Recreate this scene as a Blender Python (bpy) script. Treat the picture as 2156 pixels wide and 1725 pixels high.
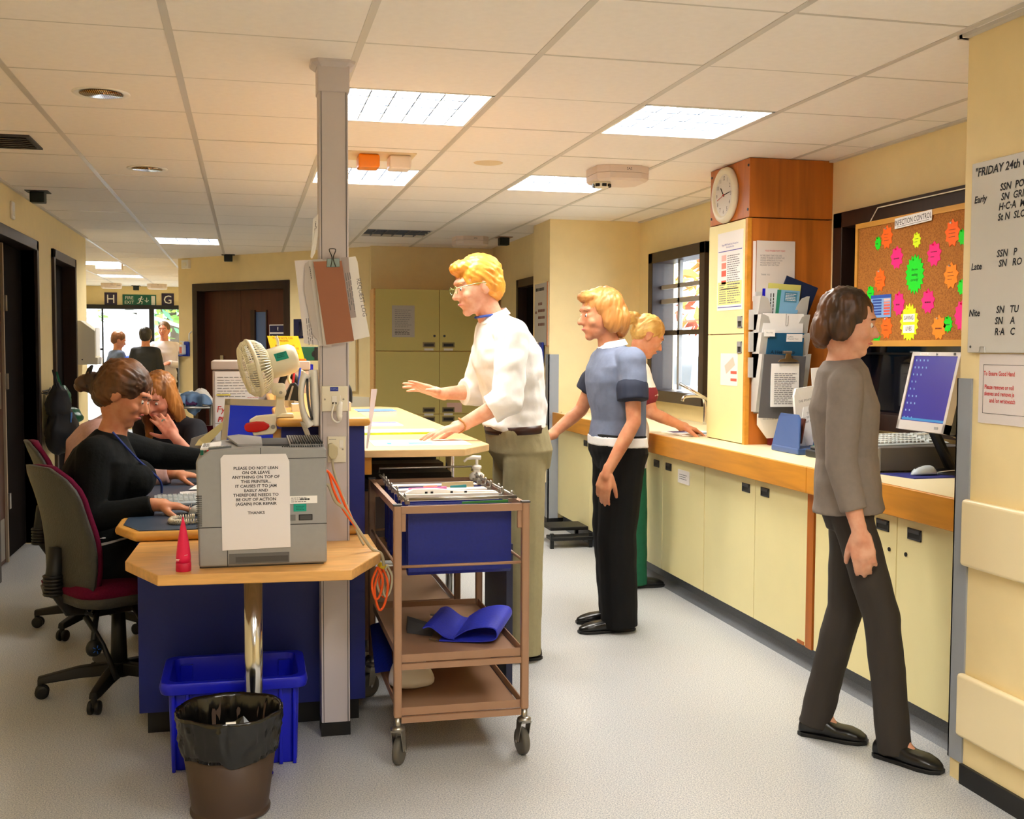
import bpy, bmesh, math, random
from mathutils import Vector, Matrix, noise
from math import sin, cos, pi, radians
for o in list(bpy.data.objects): bpy.data.objects.remove(o)
SC = bpy.context.scene
COL = SC.collection
random.seed(7)
# ---------------------------------------------------------------- camera
cam_d = bpy.data.cameras.new('camera'); cam = bpy.data.objects.new('camera', cam_d); COL.objects.link(cam)
SC.camera = cam
yaw, pit, rol = 0.233506, 0.0553721, -0.00459655
fw = Vector((sin(yaw)*cos(pit), cos(yaw)*cos(pit), -sin(pit))); rt = Vector((cos(yaw), -sin(yaw), 0)); dn = fw.cross(rt)
r2 = cos(rol)*rt + sin(rol)*dn; d2 = -sin(rol)*rt + cos(rol)*dn
cam.matrix_world = Matrix(((r2.x, -d2.x, -fw.x, 0), (r2.y, -d2.y, -fw.y, 0), (r2.z, -d2.z, -fw.z, 1.4), (0, 0, 0, 1)))
cam_d.sensor_width = 36; cam_d.lens = 36*2345.25/2156; cam_d.clip_start = .05; cam_d.clip_end = 200
# ---------------------------------------------------------------- world: bright overcast sky
W = bpy.data.worlds.new('sky'); SC.world = W; W.use_nodes = True
bg = W.node_tree.nodes['Background']; bg.inputs[0].default_value = (.80, .90, 1, 1); bg.inputs[1].default_value = 4.0
LAMP = 23.0
SC.view_settings.view_transform = 'Standard'; SC.view_settings.look = 'None'; SC.view_settings.gamma = 1
SC.view_settings.use_curve_mapping = False; SC.view_settings.exposure = 1.0
SC.cycles.max_bounces = 10; SC.cycles.diffuse_bounces = 7; SC.cycles.transparent_max_bounces = 12
SC.cycles.sample_clamp_indirect = 6; SC.cycles.use_denoising = True
SC.cycles.caustics_reflective = False; SC.cycles.caustics_refractive = False
# ---------------------------------------------------------------- helpers
def lin(c):
    c /= 255
    return c/12.92 if c <= .04045 else ((c+.055)/1.055)**2.4
def rgb(*c): return (lin(c[0]), lin(c[1]), lin(c[2]), 1)
MAT = {}
def mat(name, c, rough=.55, metal=0, spec=.4, em=None, ems=0, alpha=1, trans=0, tex=None):
    """tex = (kind, amount, scale[, stretch xyz, second colour])"""
    if name in MAT: return MAT[name]
    m = bpy.data.materials.new(name); m.use_nodes = True; MAT[name] = m
    n, l = m.node_tree.nodes, m.node_tree.links
    b = n['Principled BSDF']
    b.inputs['Base Color'].default_value = rgb(*c); b.inputs['Roughness'].default_value = rough
    b.inputs['Metallic'].default_value = metal; b.inputs['Specular IOR Level'].default_value = spec
    if em: b.inputs['Emission Color'].default_value = rgb(*em); b.inputs['Emission Strength'].default_value = ems
    if trans: b.inputs['Transmission Weight'].default_value = trans
    if alpha < 1: b.inputs['Alpha'].default_value = alpha
    if tex:
        kind, amt, sc = tex[:3]; st = tex[3] if len(tex) > 3 else (1, 1, 1)
        c2 = rgb(*tex[4]) if len(tex) > 4 else tuple(x*(1-amt) for x in rgb(*c)[:3])+(1,)
        tc = n.new('ShaderNodeTexCoord'); mp = n.new('ShaderNodeMapping'); mp.inputs['Scale'].default_value = st
        l.new(tc.outputs['Object'], mp.inputs[0])
        mx = n.new('ShaderNodeMix'); mx.data_type = 'RGBA'; mx.inputs[6].default_value = rgb(*c); mx.inputs[7].default_value = c2
        rp = n.new('ShaderNodeMapRange')
        if kind == 'speckle':
            t = n.new('ShaderNodeTexNoise'); t.inputs['Scale'].default_value = sc; t.inputs['Detail'].default_value = 3; t.inputs['Roughness'].default_value = .8
            rp.inputs[1].default_value = .42; rp.inputs[2].default_value = .6; out = t.outputs[0]
        elif kind == 'stripe':
            t = n.new('ShaderNodeTexWave'); t.inputs['Scale'].default_value = sc; out = t.outputs[0]
            rp.inputs[1].default_value = .62; rp.inputs[2].default_value = .66
        else:
            t = n.new('ShaderNodeTexNoise'); t.inputs['Scale'].default_value = sc; t.inputs['Detail'].default_value = 5; t.inputs['Distortion'].default_value = .6 if kind == 'wood' else 0
            rp.inputs[1].default_value = .35; rp.inputs[2].default_value = .68; out = t.outputs[0]
        l.new(mp.outputs[0], t.inputs[0]); l.new(out, rp.inputs[0]); l.new(rp.outputs[0], mx.inputs[0])
        l.new(mx.outputs[2], b.inputs['Base Color'])
        if kind in ('cloth', 'leather', 'bumpy'):
            bp = n.new('ShaderNodeBump'); bp.inputs['Strength'].default_value = .25 if kind != 'bumpy' else .6; bp.inputs['Distance'].default_value = .004
            l.new(out, bp.inputs['Height']); l.new(bp.outputs[0], b.inputs['Normal'])
    return m
def V(*a): return Vector(a[0] if len(a) == 1 else a)
def link(o, parent=None):
    COL.objects.link(o)
    if parent is not None:
        o.parent = parent
        o.matrix_parent_inverse = Matrix.Translation(-parent.location)
    return o
def thing(name, loc, label, cat, group=None):
    o = bpy.data.objects.new(name, None); o.location = loc; o.empty_display_size = .05
    COL.objects.link(o); return tag(o, label, cat, group)
def tag(o, label, cat=None, group=None):
    o['label'] = label
    if cat: o['category'] = cat
    if group: o['group'] = group
    return o
def struct(o): o['kind'] = 'structure'; return o
def stuff(o): o['kind'] = 'stuff'; return o
def dup(root, d, label=None, group=None):
    r = root.copy(); COL.objects.link(r); r.location = root.location + Vector(d)
    if label: r['label'] = label
    if group: r['group'] = group
    for ch in list(root.children):
        c = ch.copy(); COL.objects.link(c); c.parent = r
        for g in list(ch.children):
            k = g.copy(); COL.objects.link(k); k.parent = c
    return r
def basis(d):
    d = d.normalized(); a = Vector((0, 0, 1)) if abs(d.z) < .95 else Vector((1, 0, 0))
    u = d.cross(a).normalized(); return u, d.cross(u).normalized(), d
class B:
    def __init__(s): s.bm = bmesh.new()
    def fv(s, vs, fs):
        v = [s.bm.verts.new(x) for x in vs]
        for f in fs:
            try: s.bm.faces.new([v[i] for i in f])
            except ValueError: pass
        return s
    def box(s, x0, y0, z0, x1, y1, z1):
        return s.fv([(x0,y0,z0),(x1,y0,z0),(x1,y1,z0),(x0,y1,z0),(x0,y0,z1),(x1,y0,z1),(x1,y1,z1),(x0,y1,z1)],
                    [(3,2,1,0),(4,5,6,7),(0,1,5,4),(1,2,6,5),(2,3,7,6),(3,0,4,7)])
    def obox(s, c, a, b, d):
        """box about c with half-vectors a, b, d"""
        c, a, b, d = V(c), V(a), V(b), V(d)
        if a.cross(b).dot(d) < 0: d = -d
        P = [c-a-b-d, c+a-b-d, c+a+b-d, c-a+b-d, c-a-b+d, c+a-b+d, c+a+b+d, c-a+b+d]
        return s.fv(P, [(3,2,1,0),(4,5,6,7),(0,1,5,4),(1,2,6,5),(2,3,7,6),(3,0,4,7)])
    def prism(s, poly, ex):
        ex = V(ex); n = len(poly); P = [V(p) for p in poly]
        nn = Vector((0,0,0))
        for i in range(n): nn += P[i].cross(P[(i+1) % n])
        if nn.dot(ex) < 0: P.reverse()
        return s.fv(P+[p+ex for p in P], [tuple(range(n))[::-1], tuple(range(n, 2*n))]+[(i, (i+1) % n, n+(i+1) % n, n+i) for i in range(n)])
    def rings(s, rs, caps=True, closed=False):
        n = len(rs[0]); vs = [p for r in rs for p in r]; fs = []
        m = len(rs)
        for i in range(m if closed else m-1):
            j = (i+1) % m
            for k in range(n): fs.append((i*n+k, i*n+(k+1) % n, j*n+(k+1) % n, j*n+k))
        if caps and not closed: fs += [tuple(range(n))[::-1], tuple(range((m-1)*n, m*n))]
        return s.fv(vs, fs)
    def cyl(s, a, b, r, r2=None, n=16, caps=True):
        a, b = V(a), V(b); u, v, d = basis(b-a); r2 = r if r2 is None else r2
        R = lambda c, q: [c+u*q*cos(2*pi*k/n)-v*q*sin(2*pi*k/n)*-1 for k in range(n)]
        return s.rings([R(a, r), R(b, r2)], caps)
    def tube(s, pts, r, n=8, closed=False):
        P = [V(p) for p in pts]; rs = []; up = None
        for i, p in enumerate(P):
            if closed: d = P[(i+1) % len(P)]-P[i-1]
            else: d = P[min(i+1, len(P)-1)]-P[max(i-1, 0)]
            d.normalize()
            if up is None: u, v, _ = basis(d)
            else:
                u = (up-d*up.dot(d)); u = u.normalized() if u.length > 1e-6 else basis(d)[0]; v = d.cross(u)
            up = u; q = r[i] if isinstance(r, (list, tuple)) else r
            rs.append([p+u*q*cos(2*pi*k/n)+v*q*sin(2*pi*k/n) for k in range(n)])
        return s.rings(rs, True, closed)
    def sph(s, c, r, sc=(1,1,1), n=16, m=10, rot=None):
        c = V(c); vs = [Vector((0,0,1))]; 
        for i in range(1, m):
            t = pi*i/m
            vs += [Vector((sin(t)*cos(2*pi*k/n), sin(t)*sin(2*pi*k/n), cos(t))) for k in range(n)]
        vs.append(Vector((0,0,-1))); L = len(vs)-1; fs = []
        for k in range(n):
            fs.append((0, 1+k, 1+(k+1) % n)); fs.append((L, 1+(m-2)*n+(k+1) % n, 1+(m-2)*n+k))
            for i in range(m-2): fs.append((1+i*n+k, 1+(i+1)*n+k, 1+(i+1)*n+(k+1) % n, 1+i*n+(k+1) % n))
        S = Matrix.Diagonal((r*sc[0], r*sc[1], r*sc[2]))
        if rot is not None: S = rot @ S
        return s.fv([c+S @ v for v in vs], fs)
    def lathe(s, c, prof, n=24, ax=(0,0,1), caps=True):
        c = V(c); u, v, d = basis(V(ax)); 
        return s.rings([[c+d*z+u*r*cos(2*pi*k/n)+v*r*sin(2*pi*k/n) for k in range(n)] for r, z in prof], caps)
    def quad(s, *p): return s.fv([V(q) for q in p], [tuple(range(len(p)))])
    def sheet(s, o, r, u, w, h, t=.0006):
        """thin paper: o = lower left corner, r/u unit vectors"""
        o, r, u = V(o), V(r).normalized(), V(u).normalized(); nn = r.cross(u)
        return s.obox(o+r*w/2+u*h/2+nn*t/2, r*w/2, u*h/2, nn*t/2)
    def out(s, name, m, parent=None, smooth=False, bev=0, seg=2, sub=0):
        bmesh.ops.recalc_face_normals(s.bm, faces=s.bm.faces)
        me = bpy.data.meshes.new(name); s.bm.to_mesh(me); s.bm.free()
        if smooth: me.shade_smooth()
        me.materials.append(m); o = bpy.data.objects.new(name, me); link(o, parent)
        if bev:
            b = o.modifiers.new('bevel', 'BEVEL'); b.width = bev; b.segments = seg; b.limit_method = 'ANGLE'; b.angle_limit = radians(40)
            me.shade_smooth(); w = o.modifiers.new('wn', 'WEIGHTED_NORMAL'); w.keep_sharp = False
        if sub:
            b = o.modifiers.new('sub', 'SUBSURF'); b.levels = sub; b.render_levels = sub
        return o
def text(s, size, o, r, u, m, parent=None, name='lettering', align='CENTER', shear=0, sx=1, lsp=1, bold=0):
    c = bpy.data.curves.new(name, 'FONT'); c.body = s; c.size = size; c.align_x = align; c.align_y = 'CENTER'
    c.resolution_u = 2; c.shear = shear; c.space_line = lsp; c.offset = bold
    t = bpy.data.objects.new(name, c); COL.objects.link(t)
    me = bpy.data.meshes.new_from_object(t); bpy.data.objects.remove(t); bpy.data.curves.remove(c)
    r, u = V(r).normalized(), V(u).normalized(); n = r.cross(u); o = V(o)
    M = Matrix(((r.x*sx, u.x, n.x, o.x), (r.y*sx, u.y, n.y, o.y), (r.z*sx, u.z, n.z, o.z), (0, 0, 0, 1)))
    me.transform(M); me.materials.clear(); me.materials.append(m)
    ob = bpy.data.objects.new(name, me); link(ob, parent); return ob
def lines(o, r, u, w, h, n, m, parent, th=.35, name='print', seed=0):
    """rows of small print, too fine to read; words as thin dashes"""
    rnd = random.Random(seed); o, r, u = V(o), V(r).normalized(), V(u).normalized(); b = B(); st = h/n
    for i in range(n):
        y = h-(i+.7)*st; x = 0; end = w*(rnd.uniform(.55, 1) if rnd.random() < .5 else 1)
        while x < end-.01*w:
            L = min(rnd.uniform(.06, .2)*w, end-x); p = o+r*x+u*y
            b.quad(p, p+r*L, p+r*L+u*st*th, p+u*st*th); x += L+.03*w
    return stuff(b.out(name, m, parent))
def smoothpath(pts, k=6):
    P = [V(p) for p in pts]; out = []
    for i in range(len(P)-1):
        a, b, c, d = P[max(i-1, 0)], P[i], P[i+1], P[min(i+2, len(P)-1)]
        for j in range(k):
            t = j/k; out.append(.5*((2*b)+(c-a)*t+(2*a-5*b+4*c-d)*t*t+(3*b-a-3*c+d)*t**3))
    return out+[P[-1]]
X, Y, Z = Vector((1,0,0)), Vector((0,1,0)), Vector((0,0,1))
# materials
ivory = mat('ivory_paint', (240, 220, 168), .6, spec=.3, tex=('noise', .04, 9))
ivory2 = mat('ivory_gloss', (238, 222, 180), .35, tex=('noise', .03, 4))
tilem = mat('ceiling_tile_white', (246, 241, 236), .85, spec=.15, tex=('noise', .03, 30))
gridm = mat('ceiling_grid_white', (205, 200, 192), .4)
floorm = mat('speckled_vinyl', (208, 207, 204), .34, spec=.4, tex=('speckle', .3, 210, (1,1,1), (132, 140, 152)))
covem = mat('grey_cove_vinyl', (96, 100, 106), .5, tex=('speckle', .3, 220))
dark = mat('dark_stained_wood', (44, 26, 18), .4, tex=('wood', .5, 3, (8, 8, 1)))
redwood = mat('dark_red_door', (72, 32, 20), .45, tex=('wood', .3, 3, (10, 10, 1)))
beech = mat('beech_laminate', (226, 172, 100), .38, tex=('wood', .22, 3, (2, 14, 14)))
beechp = mat('pale_beech', (232, 196, 142), .38, tex=('wood', .12, 3, (2, 14, 14)))
teak = mat('orange_teak_veneer', (190, 108, 36), .42, tex=('wood', .3, 2.2, (9, 9, .6)))
oak = mat('honey_wood_edge', (216, 146, 48), .4, tex=('wood', .25, 2.5, (8, .8, 8)))
cream = mat('cream_door_laminate', (240, 228, 170), .42, tex=('noise', .03, 6))
creamtop = mat('cream_worktop', (240, 228, 188), .3)
blue = mat('royal_blue_panel', (18, 32, 118), .42)
bluebright = mat('bright_blue_plastic', (14, 22, 190), .35)
black = mat('black_plastic', (18, 18, 19), .45)
rubber = mat('dark_rubber', (34, 33, 34), .7)
greypl = mat('grey_plastic', (150, 150, 150), .45)
dgrey = mat('dark_grey_plastic', (66, 66, 68), .5)
beige = mat('beige_plastic', (206, 198, 176), .45)
white = mat('white_plastic', (236, 234, 228), .4)
offw = mat('offwhite_plastic', (232, 226, 206), .4)
paper = mat('white_paper', (240, 238, 236), .8, spec=.1)
ink = mat('black_ink', (24, 24, 26), .7)
inkg = mat('grey_ink', (120, 120, 124), .8)
redink = mat('red_ink', (206, 44, 44), .7)
chrome = mat('chrome', (210, 210, 210), .14, 1)
steel = mat('brushed_steel', (165, 162, 155), .32, 1)
tan = mat('tan_enamel', (158, 122, 96), .4)
greypaint = mat('grey_guard', (150, 156, 164), .5)
# ================================================================ ROOM SHELL
HC = 2.4
floor = struct(B().box(-4.2, -3.2, -.06, 3.3, 19.95, 0).out('floor', floorm))
# ceiling: backing slab, grid and lay-in tiles
ceil = struct(B().box(-4.2, -3.2, 2.432, 3.3, 19.95, 2.5).out('ceiling', tilem))
gx = lambda j: -.23395+.606985*j
gy = lambda i: 3.73694+.6417054*i
LIT = [(1, 1), (1, 4), (3, 1), (3, 4), (-1, 11), (-3, 16), (0, -5), (2, -4), (2, -8), (-3, 20)]  # negative rows: unseen lights added to brighten the foreground
UNLIT = [(2, 9)]
def inside(x0, x1, y0, y1):
    """clip a ceiling cell to the room"""
    xm, ym = (x0+x1)/2, (y0+y1)/2
    lo, hi = (-1.44, 3.035) if ym < 11 else (-2.7, 2.42)
    if ym > 13.2: hi = -.62
    y1 = min(y1, 19.78); x0, x1 = max(x0, lo), min(x1, hi)
    return (x0, x1, y0, y1) if x1-x0 > .06 and y1-y0 > .06 else None
shared = None
for i in range(-4, 25):
    for j in range(-5, 6):
        if (j, i) in LIT or (j, i) in UNLIT: continue
        c = inside(gx(j), gx(j+1), gy(i), gy(i+1))
        if not c: continue
        full = abs(c[1]-c[0]-.606985) < .001 and abs(c[3]-c[2]-.6417) < .001
        w, d = c[1]-c[0], c[3]-c[2]
        if full and shared:
            o = bpy.data.objects.new('ceiling_tile', shared); link(o, ceil)
        else:
            o = B().box(-w/2+.006, -d/2+.006, 0, w/2-.006, d/2-.006, .014).out('ceiling_tile', tilem, ceil)
            if full: shared = o.data
        o.location = ((c[0]+c[1])/2, (c[2]+c[3])/2, 2.4+random.uniform(-.0012, .0012))
b = B().box(-1.44, -3.1, 2.4315, 3.03, gy(-4), 2.432); b.out('ceiling_board', tilem, ceil)
b = B()
for j in range(-4, 6):
    x = gx(j); y0, y1 = -3.1, 19.78
    if x < -1.44: y0 = 11.1
    elif x > -.6: y1 = 13.0 if x < .4 else (12.0 if x < 1.2 else 11.1)
    b.box(x-.0125, y0, 2.3975, x+.0125, y1, 2.43)
b.out('ceiling_grid_bar', gridm, ceil)
b = B()
for i in range(-10, 26):
    y = gy(i)
    if y > 19.7: continue
    lo, hi = (-1.44, 3.03) if y < 11 else (-2.7, 2.42)
    if y > 13.2: hi = -.62
    b.box(lo, y-.006, 2.3995, hi, y+.006, 2.43)
b.out('ceiling_grid_bar', gridm, ceil)
def wall(name, boxes, m=ivory):
    b = B()
    for q in boxes: b.box(*q)
    return struct(b.out(name, m))
WT = 2.44
wr = wall('wall_right', [(3.04, 3.0, 0, 3.2, 8.5, 1.05), (3.04, 3.0, 2.1, 3.2, 8.5, WT), (3.04, 3.0, 1.05, 3.2, 3.7, 2.1),
                    (3.04, 5.30, 1.05, 3.2, 7.02, 2.1), (3.04, 8.06, 1.05, 3.2, 8.5, 2.1)])
wp = wall('wall_pier', [(2.24, -3.1, 0, 3.2, 3.165, WT)])
wall('wall_front', [(-1.6, -3.2, 0, 3.2, -3.1, WT)])
wpl = wall('wall_pillar', [(2.3, 8.42, 0, 3.2, 8.93, WT)])
ws = wall('wall_side', [(2.44, 8.93, 0, 2.6, 9.0, WT), (2.44, 10.0, 0, 2.6, 11.25, WT), (2.44, 9.0, 2.0, 2.6, 10.0, WT)])
wb = wall('wall_back', [(1.2, 11.1, 0, 2.44, 11.25, WT)])
A2, B2 = Vector((1.235, 11.16, 0)), Vector((-.758, 13.36, 0))
au = (A2-B2).normalized(); an = Vector((-au.y*-1*-1, 0, 0)); an = Vector((au.y, -au.x, 0))   # an points into the room
if an.y > 0: an = -an
AL = (A2-B2).length
def ap(u, d, z): return B2+au*u+an*d+Z*z           # along the angled wall from its left end, d out into the room
def abox(b, u0, u1, d0, d1, z0, z1):
    return b.obox(ap((u0+u1)/2, (d0+d1)/2, (z0+z1)/2), au*(u1-u0)/2, an*(d1-d0)/2, Z*(z1-z0)/2)
DL, DR = AL-2.711, AL-1.177                          # the dark double door in it
b = B(); abox(b, 0, DL, -.15, 0, 0, WT); abox(b, DR, AL, -.15, 0, 0, WT); abox(b, DL, DR, -.15, 0, 2.1, WT)
wa = struct(b.out('wall_angled', ivory))
wall('wall_corridor', [(-.758, 13.40, 0, -.6, 19.9, WT)])
wl = wall('wall_left', [(-1.6, -3.1, 0, -1.445, 7.05, WT), (-1.6, 8.40, 0, -1.445, 9.17, WT), (-1.6, 10.2, 0, -1.445, 11.0, WT),
                   (-1.6, 7.05, 2.08, -1.445, 8.40, WT), (-1.6, 9.17, 2.08, -1.445, 10.2, WT)])
wall('wall_ward', [(-2.86, 11.0, 0, -2.72, 19.9, WT), (-2.86, 10.86, 0, -1.6, 11.0, WT)])
wf = wall('wall_far', [(-2.72, 19.8, 2.03, -.758, 19.95, WT), (-2.72, 19.8, 0, -.758, 19.95, .12)])
# dark rooms behind the left doors
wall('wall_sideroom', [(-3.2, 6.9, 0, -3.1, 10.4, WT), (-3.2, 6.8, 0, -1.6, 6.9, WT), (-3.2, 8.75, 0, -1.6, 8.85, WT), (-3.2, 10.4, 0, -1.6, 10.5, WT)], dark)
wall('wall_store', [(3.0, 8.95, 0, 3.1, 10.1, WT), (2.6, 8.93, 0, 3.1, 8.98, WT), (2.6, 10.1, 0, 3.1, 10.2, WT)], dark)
# skirtings, coves, guards
tr = lambda n, m, *bx: struct(wall(n, bx, m))
tr('baseboard_right', black, (2.228, -3.0, 0, 2.24, 3.1, .065))
tr('baseboard_pillar', black, (2.29, 8.41, 0, 2.3, 8.93, .06), (2.29, 8.408, 0, 2.62, 8.42, .06))
tr('baseboard_left', black, (-1.445, -3, 0, -1.435, 7.0, .09), (-1.445, 8.47, 0, -1.435, 9.1, .09), (-1.445, 10.27, 0, -1.435, 11.0, .09))
tr('baseboard_back', black, (1.24, 11.09, 0, 2.44, 11.1, .09))
tr('trim_1', greypaint, (2.234, 3.098, .066, 2.24, 3.171, 1.309), (2.234, 3.165, .066, 2.30, 3.171, 1.309))
tr('trim_2', greypaint, (2.292, 8.408, .06, 2.3, 8.50, 1.35), (2.292, 8.408, .06, 2.375, 8.42, 1.35))
tr('trim_3', greypaint, (-.766, 13.3, .05, -.758, 13.42, 1.34))
b = B(); b.box(-1.45, -3, 2.388, -1.425, 11, 2.40); b.box(3.015, 3.1, 2.388, 3.045, 8.4, 2.4); b.box(2.215, -3, 2.388, 2.245, 3.18, 2.4); b.box(2.215, 3.165, 2.388, 3.04, 3.19, 2.4)
struct(b.out('trim_4', gridm))
for n_, z0, z1 in (('trim_5', .711, .925), ('trim_6', .158, .363)):      # bump boards on the near pier
    struct(B().box(2.212, -2.6, z0, 2.24, 3.108, z1).out(n_, ivory2, bev=.012, seg=3))
struct(B().box(2.27, 8.46, .335, 2.3, 8.86, .62).out('trim_7', ivory2, bev=.01))
# ---------------------------------------------------------------- doors
def doorframe(name, y0, y1, z1, x=-1.445):
    f = B().box(x-.14, y0, 0, x+.022, y0+.07, z1).box(x-.14, y1-.07, 0, x+.022, y1, z1).box(x-.14, y0, z1-.07, x+.022, y1, z1).out(name, dark, bev=.004)
    return struct(f)
d1 = doorframe('door_1', 6.98, 8.47, 2.135)
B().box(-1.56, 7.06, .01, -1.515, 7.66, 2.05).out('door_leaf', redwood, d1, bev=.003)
B().box(-1.516, 7.64, .01, -1.50, 7.67, 2.05).out('door_edge', mat('pale_edge', (150, 134, 112)), d1)
B().box(-1.516, 7.22, 1.0, -1.511, 7.575, 1.23).out('push_plate', steel, d1)
B().box(-1.516, 7.10, .04, -1.511, 7.60, .30).out('kick_plate', steel, d1)
for z in (1.62, 1.12, .35): B().box(-1.50, 7.655, z, -1.488, 7.70, z+.1).out('hinge', steel, d1)
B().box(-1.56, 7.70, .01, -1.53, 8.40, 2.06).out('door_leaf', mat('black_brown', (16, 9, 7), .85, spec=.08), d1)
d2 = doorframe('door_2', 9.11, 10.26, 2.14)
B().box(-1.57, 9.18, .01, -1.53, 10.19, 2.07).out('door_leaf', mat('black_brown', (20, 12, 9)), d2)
B().box(-1.53, 9.19, .01, -1.5, 9.2, 2.0).out('door_edge', steel, d2)
b = B(); abox(b, DL-.001, DL+.08, -.14, .02, 0, 2.105); abox(b, DR-.08, DR+.001, -.14, .02, 0, 2.105); abox(b, DL, DR, -.14, .02, 2.02, 2.105)
d3 = struct(b.out('door_3', dark, bev=.004))
DM = AL-2.03
b = B(); abox(b, DL+.08, DM-.003, -.13, -.09, .01, 2.02); b.out('door_leaf', redwood, d3, bev=.003)
b = B(); abox(b, DM+.003, AL-1.86, -.13, -.09, .01, 2.02); abox(b, AL-1.62, DR-.08, -.13, -.09, .01, 2.02); abox(b, AL-1.86, AL-1.62, -.13, -.09, .01, .85); abox(b, AL-1.86, AL-1.62, -.13, -.09, 1.78, 2.02)
b.out('door_leaf', redwood, d3)
b = B(); abox(b, AL-1.865, AL-1.80, -.095, -.075, .83, 1.8); abox(b, AL-1.625, AL-1.61, -.095, -.075, .83, 1.8); b.out('vision_frame', dark, d3)
b = B(); abox(b, AL-1.86, AL-1.62, -.115, -.105, .85, 1.78); b.out('vision_pane', mat('bluegrey_glass', (74, 92, 122), .2), d3)
b = B(); abox(b, DL+.35, DL+.40, -.09, -.075, 1.0, 1.3); b.out('push_plate', steel, d3)
def sign(name, o, r, w, h, nrm, m, label, rim=None):
    t = thing(name, V(o), label, 'sign')
    r, nrm = V(r).normalized(), V(nrm)
    if rim: B().obox(V(o), r*(w/2+.008), Z*(h/2+.008), nrm*.003).out('rim', rim, t)
    B().obox(V(o)+nrm*.002, r*w/2, Z*h/2, nrm*.004).out('plate', m, t); return t
navy = mat('navy_sign', (24, 26, 64), .4)
s_ = sign('door_sign', ap(AL-1.44, -.083, 1.592), au, .25, .075, an, navy, 'upper navy slide sign with a pale rim on the dark red double door', white)
text('E', .05, ap(AL-1.44, -.076, 1.592), au, Z, white, s_)
s_ = sign('door_sign', ap(AL-1.44, -.083, 1.50), au, .25, .075, an, navy, 'lower navy slide sign reading Free on the dark red double door', white)
text('Free', .05, ap(AL-1.49, -.076, 1.50), au, Z, white, s_)
s_ = sign('wall_sign', ap(AL-1.03, .003, 1.59), au, .17, .2, an, navy, 'small navy notice sign on the angled wall right of the double door')
B().obox(ap(AL-1.0, .008, 1.59), au*.04, Z*.075, an*.001).out('notice', white, s_)
# corridor side door with its D sign
d4 = struct(B().box(2.415, 8.99, 0, 2.6, 9.06, 2.02).box(2.415, 9.94, 0, 2.6, 10.01, 2.02).box(2.415, 8.99, 1.95, 2.6, 10.01, 2.02).out('door_4', dark))
B().box(2.5, 9.06, .01, 2.54, 9.94, 1.95).out('door_leaf', mat('black_brown', (20, 12, 9)), d4)
green = mat('exit_green', (18, 98, 76), .45); plum = mat('dark_plum', (48, 38, 66), .45)
def runner(o, r, m, s, parent):
    """white running man pictogram, s tall"""
    r = V(r).normalized(); o = V(o); n = r.cross(Z); b = B()
    def limb(p, q, w):
        p, q = o+r*p[0]*s+Z*p[1]*s, o+r*q[0]*s+Z*q[1]*s; d = (q-p).normalized(); k = d.cross(n)*w*s/2
        b.quad(p-k, q-k, q+k, p+k)
    b.fv([o+r*(.12+.1*cos(a*pi/5))*s+Z*(.42+.1*sin(a*pi/5))*s for a in range(10)], [tuple(range(10))])
    for p, q, w in (((.06, .3), (-.06, -.05), .16), ((.04, .28), (.25, .14), .07), ((.25, .14), (.36, .24), .06), ((.02, .28), (-.22, .2), .07), ((-.22, .2), (-.26, .02), .06),
                    ((-.04, -.05), (.2, -.12), .1), ((.2, -.12), (.14, -.42), .08), ((-.06, -.05), (-.18, -.3), .1), ((-.18, -.3), (-.42, -.32), .08)): limb(p, q, w)
    return b.out('running_man', m, parent)
s_ = sign('letter_sign', (2.436, 9.29, 2.105), -Y, .11, .21, -X, plum, 'dark plum wall sign with a white letter D above the side door')
text('D', .17, (2.4285, 9.29, 2.105), -Y, Z, white, s_)
s_ = sign('exit_sign', (2.436, 9.045, 2.105), -Y, .36, .21, -X, green, 'green fire exit sign beside the letter D, half hidden by the pillar')
text('FIRE\nEXIT', .085, (2.4285, 9.135, 2.105), -Y, Z, white, s_)
runner((2.4285, 8.98, 2.10), -Y, white, .17, s_)
# far glazed wall of the corridor with its signs
f_ = struct(B().box(-2.72, 19.72, 2.02, -.758, 19.80, 2.09).box(-1.6, 19.73, .1, -1.52, 19.80, 2.03).box(-2.72, 19.74, .1, -2.66, 19.8, 2.03)
            .box(-.82, 19.74, .1, -.76, 19.8, 2.03).box(-2.36, 19.76, .1, -2.335, 19.8, 2.03).box(-2.66, 19.76, 1.33, -2.35, 19.8, 1.36).box(-2.72, 19.74, .1, -.758, 19.8, .16).out('window_1', black))
glass = mat('clear_glass', (245, 250, 252), .02, spec=.5, trans=1)
for x0, x1 in ((-2.66, -2.36), (-2.335, -1.6), (-1.52, -.82)):
    B().box(x0, 19.775, .16, x1, 19.781, 2.02).out('pane', mat('thin_glass', (255, 255, 255), 0, spec=.3, alpha=.08), f_)
for ch, x in (('H', -2.215), ('G', -1.30)):
    s_ = sign('letter_sign', (x, 19.796, 2.18), X, .20, .23, -Y, plum, 'dark plum sign with a white letter %s above the far corridor window' % ch)
    text(ch, .2, (x, 19.789, 2.18), X, Z, white, s_)
s_ = sign('exit_sign', (-1.757, 19.796, 2.17), X, .54, .19, -Y, green, 'green fire exit sign between the H and G signs far down the corridor')
text('FIRE\nEXIT', .075, (-1.92, 19.789, 2.17), X, Z, white, s_); runner((-1.74, 19.789, 2.165), X, white, .14, s_)
text('↓', .11, (-1.64, 19.789, 2.17), X, Z, white, s_); B().box(-1.565, 19.788, 2.095, -1.505, 19.79, 2.245).out('door_mark', white, s_)
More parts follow.
